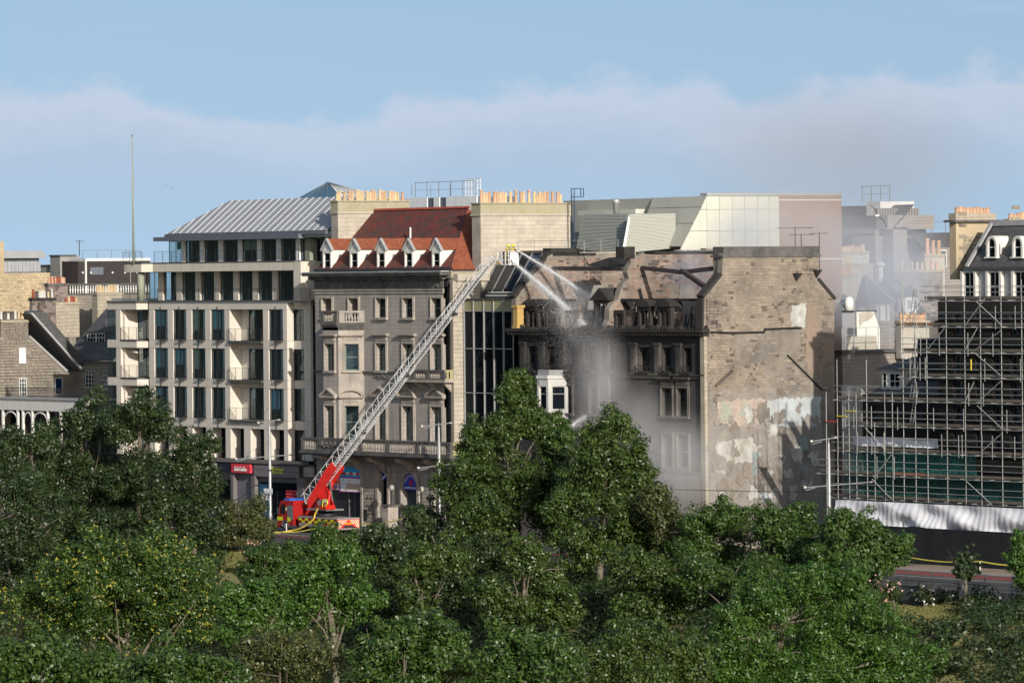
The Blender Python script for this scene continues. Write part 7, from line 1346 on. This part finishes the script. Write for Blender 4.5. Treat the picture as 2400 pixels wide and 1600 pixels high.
# ---------------------------------------------------------------- trees and planting
def leaf_mat(name, col, col2, rough=.42, tr=.28):
    m = bpy.data.materials.new(name); MATS[name] = m; m.use_nodes = True; t = m.node_tree; n = t.nodes; l = t.links; b = n['Principled BSDF']; o = n['Material Output']
    ge_ = n.new('ShaderNodeNewGeometry'); mx_ = n.new('ShaderNodeMix'); mx_.data_type = 'RGBA'; mx_.inputs[6].default_value = (*col, 1); mx_.inputs[7].default_value = (*col2, 1); no = n.new('ShaderNodeTexNoise'); no.inputs['Scale'].default_value = .45; no.inputs['Detail'].default_value = 3; l.new(ge_.outputs['Position'], no.inputs[0])
    ad = n.new('ShaderNodeMath'); ad.operation = 'MULTIPLY_ADD'; l.new(ge_.outputs['Random Per Island'], ad.inputs[0]); ad.inputs[1].default_value = .9; l.new(no.outputs[0], ad.inputs[2]); sb = n.new('ShaderNodeMath'); sb.operation = 'SUBTRACT'; l.new(ad.outputs[0], sb.inputs[0]); sb.inputs[1].default_value = .45; sb.use_clamp = True; l.new(sb.outputs[0], mx_.inputs[0]); l.new(mx_.outputs[2], b.inputs['Base Color']); b.inputs['Roughness'].default_value = rough; b.inputs['Specular IOR Level'].default_value = .55
    tl = n.new('ShaderNodeBsdfTranslucent'); l.new(mx_.outputs[2], tl.inputs[0]); ms = n.new('ShaderNodeMixShader'); ms.inputs[0].default_value = tr; l.new(b.outputs[0], ms.inputs[1]); l.new(tl.outputs[0], ms.inputs[2]); l.new(ms.outputs[0], o.inputs[0])
leaf_mat('leaf_dark', (.016, .036, .012), (.055, .085, .022)); leaf_mat('leaf_oak', (.020, .045, .010), (.088, .135, .024)); leaf_mat('leaf_bright', (.020, .072, .010), (.088, .165, .024)); leaf_mat('leaf_mid', (.018, .054, .011), (.08, .135, .022)); leaf_mat('leaf_olive', (.042, .060, .018), (.115, .125, .038)); leaf_mat('flower_yellow', (.27, .27, .03), (.42, .38, .05), .7, .15); leaf_mat('flower_rose', (.75, .35, .33), (.85, .55, .5), .7, .15); leaf_mat('flower_white', (.75, .72, .68), (.8, .78, .75), .7, .1); leaf_mat('grass_blade', (.10, .12, .025), (.24, .21, .07), .7, .2); leaf_mat('flower_red', (.45, .03, .05), (.6, .05, .06), .7, .1)
mat('bark', (.10, .085, .065), .95, (.17, .15, .11), 2.5, .6, .2, 8, bump=.03, bscale=6); mat('bark_pale', (.15, .135, .10), .95, (.09, .08, .06), 2, .6, .2, 8, bump=.03)
def leaf_mesh(name, C, Nn, sz, m, asp=.55):
    """C centres, Nn facing normals, sz lengths -> one mesh of rhombic leaves"""
    n = len(C); t = rng.normal(size=(n, 3)); t -= (t*Nn).sum(1)[:, None]*Nn; t /= np.linalg.norm(t, axis=1)[:, None]+1e-9; b = np.cross(Nn, t); s = sz[:, None]
    V = np.empty((n, 4, 3)); V[:, 0] = C-t*s*.5; V[:, 1] = C+b*s*asp*.5; V[:, 2] = C+t*s*.5; V[:, 3] = C-b*s*asp*.5
    me = bpy.data.meshes.new(name); me.vertices.add(n*4); me.vertices.foreach_set('co', V.reshape(-1).astype(np.float32)); me.loops.add(n*4); me.loops.foreach_set('vertex_index', np.arange(n*4, dtype=np.int32)); me.polygons.add(n); me.polygons.foreach_set('loop_start', np.arange(0, n*4, 4, dtype=np.int32)); me.update(calc_edges=True); me.materials.append(MATS[m]); return me
def unit(n): v = rng.normal(size=(n, 3)); return v/np.linalg.norm(v, axis=1)[:, None]
def clumps(cen, rad, rc, npl, up=.35):
    """leaf centres and normals for clumps at cen with radii rc"""
    k = len(cen); d = unit(k*npl); r = rng.random(k*npl)**.45; cc = np.repeat(cen, npl, 0); R_ = np.repeat(rc, npl)[:, None]; P = cc+d*r[:, None]*R_*np.array([1, 1, .75]); nn_ = d*1.15+unit(k*npl)*.6+np.array([0, 0, up]); return P, nn_/np.linalg.norm(nn_, axis=1)[:, None]
NLEAF = []
def tree(label, lobes, zf, leaf, base_uv=None, lsz=.3, rc=(.7, 1.25), npl=85, dens=1., name='garden_tree', bark='bark', flower=None, group='trees in the gardens', limbs=7, asp=.55, trunk=True, depth=1.):
    k = zf/F; L_ = []
    for u, v, ru, rv in lobes: c = atD(u, v, zf+rng.uniform(-.3, .3)*ru*k); L_.append((np.array(c), np.array([ru*k, ru*k*depth, rv*k])))
    cen = []; rcs = []
    for c, r in L_:          # billows on each lobe, leaf clumps on each billow
        big = (r[0]*r[1]*r[2])**(1/3); nb_ = int(np.clip(9+big*2.2, 8, 22)); db = unit(nb_); db[:, 2] = db[:, 2]*.9+.08
        for d0 in db:
            q = c+d0*r*rng.uniform(.5, .78); br = big*rng.uniform(.28, .5)*np.array([1, 1, rng.uniform(.7, 1.15)]); n = max(5, int(4*math.pi*(br[0]*br[2])*dens/2.1)); d = unit(n); d = d+d0*.35; d /= np.linalg.norm(d, axis=1)[:, None]; f = rng.uniform(.75, 1.05, n); cen.append(q+d*f[:, None]*br); rcs.append(rng.uniform(*rc, n)*min(1, .45+big*.18))
        m_ = max(6, int(big*big*1.6)); d = unit(m_); cen.append(c+d*rng.uniform(.1, .65, m_)[:, None]*r); rcs.append(rng.uniform(*rc, m_)*1.15)
    cen = np.concatenate(cen); rcs = np.concatenate(rcs); q_ = rng.random(len(cen)) < .16; cm_ = sum(c for c, r in L_)/len(L_); o_ = cen[q_]-cm_; o_ /= np.linalg.norm(o_, axis=1)[:, None]; cen[q_] += (o_+np.array([0, 0, .5]))*rng.uniform(.2, .6, (q_.sum(), 1)); rcs[q_] *= .65
    P, Nn = clumps(cen, None, rcs, int(npl*.95)); sz = lsz*.86*rng.uniform(.6, 1.3, len(P)); NLEAF.append(len(P))
    c0 = sum(c for c, r in L_)/len(L_); bu = lobes[0][0] if base_uv is None else base_uv[0]; bp = atD(bu, 1400, zf); gz = ground_z(bp.x, bp.y); g = thing(name, label, 'tree', (bp.x, bp.y, gz), group)
    link('crown', leaf_mesh('crown', P, Nn, sz, leaf, asp), g)
    if flower:
        q = rng.choice(len(P), flower[1], replace=False); out = P[q]-c0; out /= np.linalg.norm(out, axis=1)[:, None]; F_, FN = clumps(P[q]+out*.25, None, np.full(len(q), .16), 4, .2); link('blossom', leaf_mesh('blossom', F_, FN, .17*rng.uniform(.7, 1.2, len(F_)), flower[0], .8), g)
    tp = max(c[2]+r[2]*.35 for c, r in L_); H = tp-gz; tr_ = MB(); rr = .014*H+.09; pr = Vector((bp.x, bp.y, gz-.3))
    for i in range(6):
        t = (i+1)/6; q = Vector((bp.x+(c0[0]-bp.x)*t*.8+random.uniform(-.15, .15), bp.y+(c0[1]-bp.y)*t*.8, gz+H*t)); tr_.tube(pr, q, rr*(1.05-t*.75+.12), 8, rr*(1.05-t*.75)); pr = q
    tk = tr_.build('trunk', bark, g, True)
    for i in range(limbs):
        c, r = L_[i % len(L_)]; h = gz+H*random.uniform(.3, .75); s = Vector((bp.x+(c0[0]-bp.x)*.4, bp.y+(c0[1]-bp.y)*.4, h)); dd = unit(1)[0]; e = Vector(c+dd*r*.85); e.z = max(e.z, h+.8); m1 = s.lerp(e, .5)+Vector((random.uniform(-.3, .3), random.uniform(-.3, .3), .4)); b_ = MB().tube(s, m1, rr*.35, 6, rr*.22).tube(m1, e, rr*.22, 5, rr*.06)
        for _ in range(3): e2 = m1.lerp(e, random.random())+Vector(unit(1)[0]*1.6); b_.tube(m1.lerp(e, .4), e2, rr*.1, 4, rr*.03)
        b_.build('limb', bark, g)
    return g
T_ = tree
# back row beside the street
T_('tall dark tree left, its top over the iron balcony', [(212, 985, 62, 85), (160, 1075, 70, 75), (235, 1120, 90, 90), (140, 1170, 80, 80), (230, 1230, 110, 60), (110, 1250, 80, 60)], 455, 'leaf_dark')
T_('slim tree with visible trunk in front of the office balconies', [(325, 955, 55, 48), (360, 1000, 40, 40), (285, 1010, 38, 42), (330, 1130, 75, 75), (340, 1220, 90, 55)], 450, 'leaf_dark', bark='bark_pale', dens=.85)
T_('round dark tree in front of the cookie shop left windows', [(455, 1050, 55, 52), (425, 1125, 70, 70), (475, 1130, 42, 55), (440, 1205, 80, 60), (470, 1250, 50, 40)], 452, 'leaf_dark')
T_('dark tree at the left edge below the white canopy', [(95, 1030, 42, 42), (60, 1110, 70, 80), (20, 1060, 40, 60)], 448, 'leaf_dark')
T_('low olive green round tree left of the fire engine cab', [(580, 1208, 52, 48), (545, 1235, 45, 40), (610, 1235, 38, 36)], 456, 'leaf_olive', lsz=.26, npl=80)
T_('tallest centre tree standing before the glass building', [(1208, 915, 42, 46), (1195, 985, 56, 56), (1238, 985, 40, 42), (1280, 1000, 30, 30), (1122, 1040, 46, 70), (1280, 1020, 44, 55), (1150, 1120, 115, 85), (1275, 1120, 75, 80), (1085, 1160, 62, 70), (1150, 1210, 120, 70), (1290, 1220, 70, 70), (1110, 1290, 90, 60)], 418, 'leaf_oak', limbs=10)
T_('broad evergreen with bare forked trunk right of centre', [(1430, 990, 55, 52), (1390, 1060, 45, 60), (1450, 1070, 68, 65), (1500, 1110, 32, 55), (1400, 1150, 80, 75), (1475, 1190, 80, 80), (1340, 1200, 62, 80), (1545, 1280, 62, 75), (1450, 1270, 90, 60), (1350, 1290, 60, 60)], 404, 'leaf_oak', base_uv=(1405, 1480), limbs=14, bark='bark', dens=.95)
T_('small round tree filling the gap between the two tall centre trees', [(1318, 1035, 34, 34), (1325, 1100, 52, 60), (1330, 1180, 60, 60)], 416, 'leaf_mid')
T_('small olive tree before the smoky shop front', [(1545, 1180, 42, 48), (1560, 1240, 50, 55)], 400, 'leaf_olive')
T_('spreading tree below the pale smoky gable foot', [(1660, 1225, 55, 52), (1720, 1225, 45, 45), (1680, 1290, 80, 55), (1620, 1310, 60, 50), (1690, 1350, 80, 45)], 396, 'leaf_mid')
T_('spreading tree below the plaster patched gable corner', [(1800, 1225, 55, 42), (1870, 1240, 50, 50), (1830, 1290, 80, 55), (1790, 1340, 80, 45), (1900, 1310, 60, 40)], 390, 'leaf_mid')
T_('arching tree in front of the white sheeting left end', [(1975, 1240, 50, 42), (2040, 1262, 52, 46), (2095, 1285, 40, 36), (1960, 1300, 70, 45), (2050, 1310, 55, 34), (1990, 1345, 60, 30)], 382, 'leaf_mid', limbs=10)
T_('slender young street tree on the garden edge at right', [(2262, 1318, 25, 24), (2262, 1342, 30, 18)], 372, 'leaf_dark', lsz=.22, rc=(.3, .6), npl=70, limbs=3, name='young_tree')
T_('leafy branch tree cut off by the right picture edge', [(2405, 1320, 34, 30), (2412, 1350, 34, 22), (2395, 1282, 14, 12)], 367, 'leaf_bright', lsz=.26, limbs=4)
# middle rows
T_('small dark tree in front of the mansion door', [(975, 1220, 26, 34), (1020, 1250, 60, 60), (960, 1290, 36, 50)], 420, 'leaf_dark')
T_('upright holm oak left of the dark hollow', [(975, 1320, 38, 60), (1040, 1310, 46, 55), (985, 1400, 48, 60)], 398, 'leaf_oak')
T_('dense holm oak right of the dark hollow', [(1225, 1300, 46, 50), (1260, 1360, 60, 70), (1150, 1390, 36, 50), (1200, 1440, 70, 60), (1300, 1420, 60, 70)], 392, 'leaf_oak', limbs=9)
T_('wide olive evergreen right of the bare forked trunk', [(1560, 1360, 85, 70), (1500, 1440, 80, 70), (1610, 1430, 60, 60), (1470, 1330, 50, 60)], 388, 'leaf_oak', limbs=9)
T_('big tree speckled with yellow blossom at lower left', [(300, 1310, 130, 80), (190, 1380, 120, 85), (400, 1370, 110, 85), (110, 1440, 100, 80), (300, 1450, 170, 90), (470, 1440, 60, 70)], 398, 'leaf_mid', flower=('flower_yellow', 2200), dens=.95, limbs=10)
T_('tall brownish tree against the left picture edge', [(40, 1150, 60, 70), (70, 1230, 80, 80), (20, 1320, 90, 90), (85, 1350, 50, 60)], 415, 'leaf_dark', bark='bark_pale', limbs=9)
T_('bright green tree below the fire engine', [(800, 1330, 70, 52), (720, 1370, 66, 60), (840, 1400, 52, 55), (760, 1430, 95, 60), (680, 1440, 70, 50)], 388, 'leaf_bright', lsz=.32)
T_('ivy covered bush beneath the fire engine rear bumper', [(768, 1262, 36, 36), (815, 1282, 30, 32), (700, 1290, 26, 26), (770, 1305, 70, 34)], 418, 'leaf_mid', lsz=.26, name='ivy_bush')
T_('grey green shrub right of the small dry lawn', [(625, 1310, 45, 32), (650, 1340, 60, 36), (590, 1350, 28, 30)], 412, 'leaf_mid', lsz=.26, name='large_shrub')
T_('bright green tree beside the yellow blossom tree', [(560, 1420, 50, 48), (620, 1400, 55, 50), (580, 1480, 80, 50)], 380, 'leaf_bright', lsz=.32)
T_('huge bright green tree at lower right', [(1740, 1440, 62, 60), (1800, 1400, 70, 50), (1900, 1400, 90, 60), (1985, 1375, 55, 55), (2030, 1440, 80, 60), (1900, 1500, 150, 75), (2060, 1530, 100, 60), (1730, 1530, 110, 80), (2150, 1560, 90, 60), (1840, 1590, 180, 60), (2040, 1600, 150, 60), (1660, 1580, 80, 60)], 358, 'leaf_bright', lsz=.32, limbs=12, asp=.38)
T_('dark shrubby tree in the lower right corner', [(2290, 1470, 75, 55), (2360, 1450, 60, 50), (2250, 1530, 80, 60), (2360, 1540, 90, 60), (2280, 1600, 130, 50), (2390, 1600, 80, 50)], 372, 'leaf_dark', lsz=.24)
T_('dark bush in the shade between holm oaks', [(1075, 1380, 55, 70), (910, 1330, 40, 60), (905, 1420, 60, 60), (1090, 1290, 60, 60), (1120, 1460, 60, 60), (890, 1270, 46, 40)], 410, 'leaf_dark', name='large_shrub')
# foreground crowns at the bottom of the view
T_('foreground tree crown in the bottom left corner', [(90, 1560, 130, 55), (200, 1600, 120, 60), (20, 1590, 80, 60)], 330, 'leaf_mid', lsz=.34)
T_('foreground tree crown below the yellow blossom tree', [(400, 1580, 110, 55), (300, 1610, 120, 50), (500, 1600, 80, 50)], 332, 'leaf_mid', lsz=.34)
T_('foreground olive coloured crown at bottom left of centre', [(640, 1530, 80, 55), (720, 1560, 90, 60), (600, 1590, 90, 50)], 340, 'leaf_olive', lsz=.28)
T_('foreground crown with glossy leaves below the dark hollow', [(900, 1500, 75, 50), (990, 1500, 85, 50), (1060, 1530, 60, 55), (930, 1570, 140, 60)], 335, 'leaf_mid', lsz=.36)
T_('foreground crown with glossy leaves at bottom centre', [(1200, 1540, 85, 55), (1290, 1530, 85, 55), (1240, 1590, 150, 50)], 332, 'leaf_mid', lsz=.36)
T_('foreground dark olive crown at bottom right of centre', [(1420, 1540, 80, 60), (1520, 1530, 95, 60), (1480, 1590, 140, 50), (1620, 1560, 60, 60)], 340, 'leaf_oak', lsz=.28)
T_('low bush row in front of the road below the gable trees', [(1640, 1350, 60, 48), (1730, 1355, 60, 46), (1820, 1352, 60, 42), (1920, 1345, 60, 36), (2000, 1362, 40, 26)], 384, 'leaf_mid', name='large_shrub', lsz=.26)
T_('dark bush between the big bright tree and the corner shrub', [(2170, 1530, 60, 40), (2200, 1590, 80, 40)], 366, 'leaf_dark', name='large_shrub', lsz=.26)
# undergrowth on the bank, lawns left open
C = []
while len(C) < 2900:
    x, y = rng.uniform(-30, 190), rng.uniform(-78, -30); u_, v_ = None, None
    q = Vector((x, y, ground_z(x, y)))-CAM; zf_ = q.dot(FW); u_ = UC+F*(q.dot(RT)/zf_); v_ = VC-F*(q.z/zf_)
    if -60 < u_ < 2460 and v_ < 1680 and not (505 < u_ < 600 and 1285 < v_ < 1385) and not (2040 < u_ < 2260 and 1385 < v_ < 1480): C.append((x, y, ground_z(x, y)+rng.uniform(.2, 1.0)))
C = np.array(C); P, Nn = clumps(C, None, rng.uniform(.8, 1.8, len(C)), 60); o = link('undergrowth', leaf_mesh('undergrowth', P, Nn, .34*rng.uniform(.6, 1.3, len(P)), 'leaf_dark'), kind='stuff', label='dark undergrowth covering the garden bank between the trees', category='undergrowth')
B_ = []
while len(B_) < 26000:
    u_, v_ = (rng.uniform(495, 615), rng.uniform(1280, 1400)) if rng.random() < .35 else (rng.uniform(2030, 2300), rng.uniform(1375, 1500)); y_ = -30.
    for _ in range(6): p = onY(u_, v_, y_); p2 = onZ(u_, v_, ground_z(0, y_)); y_ = .5*(y_+p2.y)
    if y_ < -30: B_.append((p2.x, p2.y, ground_z(0, p2.y)+.06))
B_ = np.array(B_); Nn = unit(len(B_))*np.array([1, 1, .25]); Nn /= np.linalg.norm(Nn, axis=1)[:, None]; link('lawn_grass', leaf_mesh('lawn_grass', B_, Nn, .22*rng.uniform(.6, 1.4, len(B_)), 'grass_blade', .3), kind='stuff', label='dry yellow green grass of the small garden lawns', category='grass')
# rose bushes along the railings
for i, (u, v, w_, h_, fm, lab) in enumerate(((2095, 1385, 17, 22, 'flower_rose', 'rose bush with pink blooms left of the utility cabinet'), (2168, 1398, 16, 16, 'flower_white', 'rose bush with white blooms right of the utility cabinet'), (2215, 1402, 24, 18, 'flower_white', 'wide rose bush with a few white blooms by the railings'), (2060, 1395, 14, 16, 'flower_rose', 'small rose bush half hidden by the arching tree'), (2190, 1475, 40, 18, 'flower_red', 'low rose bed with red blooms at the lawn foot'), (590, 1290, 24, 16, 'flower_rose', 'rose bush with pink blooms above the small dry lawn'), (2290, 1412, 45, 16, 'flower_white', 'low dark shrub row by the railings at right'))):
    T_(lab, [(u, v, w_, h_)], 376 if u > 1000 else 440, 'leaf_dark', lsz=.2, rc=(.25, .5), npl=60, flower=(fm, 14), name='rose_bush', group='rose bushes by the railings', limbs=2)
print('LEAVES', sum(NLEAF))
# ---------------------------------------------------------------- water jets, spray and smoke
def puff_mat(name, col, dens, nscale, lo, hi, aniso=.2, flat=1.):
    m = bpy.data.materials.new(name); MATS[name] = m; m.use_nodes = True; t = m.node_tree; n = t.nodes; l = t.links; n.clear(); o = n.new('ShaderNodeOutputMaterial'); v = n.new('ShaderNodeVolumePrincipled'); v.inputs['Color'].default_value = (*col, 1); v.inputs['Anisotropy'].default_value = aniso
    tc_ = n.new('ShaderNodeTexCoord'); ln = n.new('ShaderNodeVectorMath'); ln.operation = 'LENGTH'; l.new(tc_.outputs['Object'], ln.inputs[0]); mr = n.new('ShaderNodeMapRange'); mr.interpolation_type = 'SMOOTHSTEP'; l.new(ln.outputs['Value'], mr.inputs[0]); mr.inputs[1].default_value = 1; mr.inputs[2].default_value = .1
    ge_ = n.new('ShaderNodeNewGeometry'); mp = n.new('ShaderNodeMapping'); mp.inputs['Scale'].default_value = (1, 1, flat); l.new(ge_.outputs['Position'], mp.inputs[0]); no = n.new('ShaderNodeTexNoise'); no.inputs['Scale'].default_value = nscale; no.inputs['Detail'].default_value = 4; no.inputs['Roughness'].default_value = .6; no.inputs['Distortion'].default_value = .6; l.new(mp.outputs[0], no.inputs[0])
    m2 = n.new('ShaderNodeMapRange'); l.new(no.outputs[0], m2.inputs[0]); m2.inputs[1].default_value = lo; m2.inputs[2].default_value = hi; mu = n.new('ShaderNodeMath'); mu.operation = 'MULTIPLY'; l.new(mr.outputs[0], mu.inputs[0]); l.new(m2.outputs[0], mu.inputs[1]); m3 = n.new('ShaderNodeMath'); m3.operation = 'MULTIPLY'; l.new(mu.outputs[0], m3.inputs[0]); m3.inputs[1].default_value = dens; l.new(m3.outputs[0], v.inputs['Density']); l.new(v.outputs[0], o.inputs['Volume'])
    m.cycles.homogeneous_volume = False
    return m
puff_mat('spray_dense', (.95, .95, .96), .15, .35, .30, .75, .1, .6); puff_mat('spray_veil', (.92, .92, .93), .42, .22, .36, .74, .1, .3); puff_mat('smoke_blue', (.66, .72, .88), .35, .3, .35, .7); puff_mat('smoke_haze', (.82, .86, .95), .24, .06, .28, .72, .1); puff_mat('smoke_brown', (.74, .72, .72), .05, .03, .3, .75)
sph = MB().sphere((0, 0, 0), 1, 24, 14).mesh('puff', None)
def puff(name, label, m, u, v, y, ru, rv, dy, cat='spray'):
    c = onY(u, v, y); zf = (c-CAM).dot(FW); k = zf/F; me = sph.copy(); me.materials.append(MATS[m]); rx = ru*k
    M = Matrix.Translation(c) @ Matrix(((RT.x, FW.x, 0, 0), (RT.y, FW.y, 0, 0), (0, 0, 1, 0), (0, 0, 0, 1))) @ Matrix.Diagonal((rx, dy, rv*k, 1)); return link(name, me, None, M, kind='stuff', label=label, category=cat)
puff('water_spray', 'white burst of spray where the main jet hits the ruin', 'spray_dense', 1360, 755, -.6, 85, 75, 2.6); puff('water_spray', 'white column of falling spray below the jet', 'spray_dense', 1395, 840, -2.4, 105, 130, 3.0); puff('water_spray', 'grey spray drifting down the burnt front', 'spray_veil', 1415, 920, -3.6, 90, 150, 3.2); puff('water_spray', 'pale veil of spray above the treetops', 'spray_veil', 1500, 1040, -4.4, 120, 170, 3.5); puff('water_spray', 'pale mist before the right half of the burnt front', 'spray_veil', 1600, 1090, -5.2, 140, 150, 3.5); puff('water_spray', 'thin spray around the second jet end', 'spray_dense', 1372, 700, 3.0, 70, 50, 2.5)
puff('smoke', 'blue smoke rising inside the right roofless house', 'smoke_blue', 1620, 640, 6, 75, 75, 5, 'smoke'); puff('smoke', 'blue smoke over the burnt dormers', 'smoke_blue', 1450, 740, 3, 90, 60, 4, 'smoke')
puff('smoke', 'thin smoke drifting over the pink brick end wall', 'smoke_haze', 1860, 590, 30, 230, 190, 12, 'smoke'); puff('smoke', 'thin smoke drifting over the distant houses', 'smoke_haze', 2060, 650, 34, 210, 210, 14, 'smoke'); puff('smoke', 'pale smoke crossing the cream cladding', 'smoke_haze', 1780, 540, 22, 150, 110, 7, 'smoke'); puff('smoke', 'faint brown smoke high above the ruin', 'smoke_brown', 1960, 400, 40, 520, 260, 16, 'smoke')
mat('droplet', (.88, .89, .91), .5, fine=0)
dt = MATS['droplet'].node_tree; tl_ = dt.nodes.new('ShaderNodeBsdfTranslucent'); tl_.inputs[0].default_value = (.88, .89, .91, 1); ms_ = dt.nodes.new('ShaderNodeMixShader'); ms_.inputs[0].default_value = .4; dt.links.new(dt.nodes['Principled BSDF'].outputs[0], ms_.inputs[1]); dt.links.new(tl_.outputs[0], ms_.inputs[2]); dt.links.new(ms_.outputs[0], dt.nodes['Material Output'].inputs[0])
def jet(label, a, b, r1, nd, sag):
    g = thing('water_jet', label, 'water jet', a, 'jets of water from the ladder basket'); P = [a.lerp(b, t/14)+Vector((0, 0, -sag*(t/14)**2)) for t in range(15)]; PA = np.array(P)
    for nm, n_, w0, w1, s0, s1 in (('core', int(nd*.45), .022, .11, .03, .07), ('sheath', int(nd*.4), .03, .5, .02, .045), ('mist', int(nd*.15), .03, 1.3, .02, .04)):
        t = rng.random(n_)**(.9 if nm == 'core' else .6); idx = t*13.99; i0 = idx.astype(int); fr_ = (idx-i0)[:, None]; C_ = PA[i0]*(1-fr_)+PA[i0+1]*fr_; w = ((w0+(w1-w0)*t**1.2)*r1)[:, None]*(1+.5*np.sin(idx*5.3+i0)[:, None]*t[:, None]); C_ = C_+rng.normal(size=(n_, 3))*w-np.array([0, 0, 1.])*(rng.random(n_)*t**2*(.0 if nm == 'core' else .9)*r1)[:, None]; link(nm, leaf_mesh(nm, C_, unit(n_), rng.uniform(s0, s1, n_), 'droplet', .7), g, kind='stuff')
jet('main white jet from the basket monitor spraying into the ruin', NZ1, onY(1372, 752, 1.0), 1.35, 62000, .5); jet('thinner white jet from the hand nozzle above the main jet', NZ2, onY(1392, 692, 5.0), .95, 26000, .4)
pa = onY(1325, 1010, -6.5); pb = onY(1372, 968, -1.5); jet('short jet of water from the street behind the centre trees', pa, pb, .9, 9000, .3)
# curtain of falling droplets below the main jet
n_ = 30000; t = rng.random(n_)**.95; A_ = [np.array(onY(u, v, y)) for u, v, y in ((1335, 715, .6), (1375, 770, -.8), (1415, 850, -2.0), (1465, 960, -3.0), (1520, 1080, -3.6))]; A_ = np.array(A_); idx = t*3.99; i0 = idx.astype(int); C_ = A_[i0]*(1-(idx-i0)[:, None])+A_[i0+1]*(idx-i0)[:, None]; st_ = rng.normal(size=40); k_ = rng.integers(0, 40, n_); lat = st_[k_]*.9+rng.normal(size=n_)*.55; w = (.9+3.0*t); C_ = C_+np.array([RT.x, RT.y, 0])*(lat*w)[:, None]+np.array([FW.x, FW.y, 0])*(rng.normal(size=n_)*.8*w)[:, None]+np.array([0, 0, 1.])*(rng.normal(size=n_)*.9)[:, None]
link('falling_water', leaf_mesh('falling_water', C_, unit(n_), rng.uniform(.018, .045, n_)*(1.15-.7*t), 'droplet', .7), kind='stuff', label='curtain of fine droplets falling below the jets', category='spray')
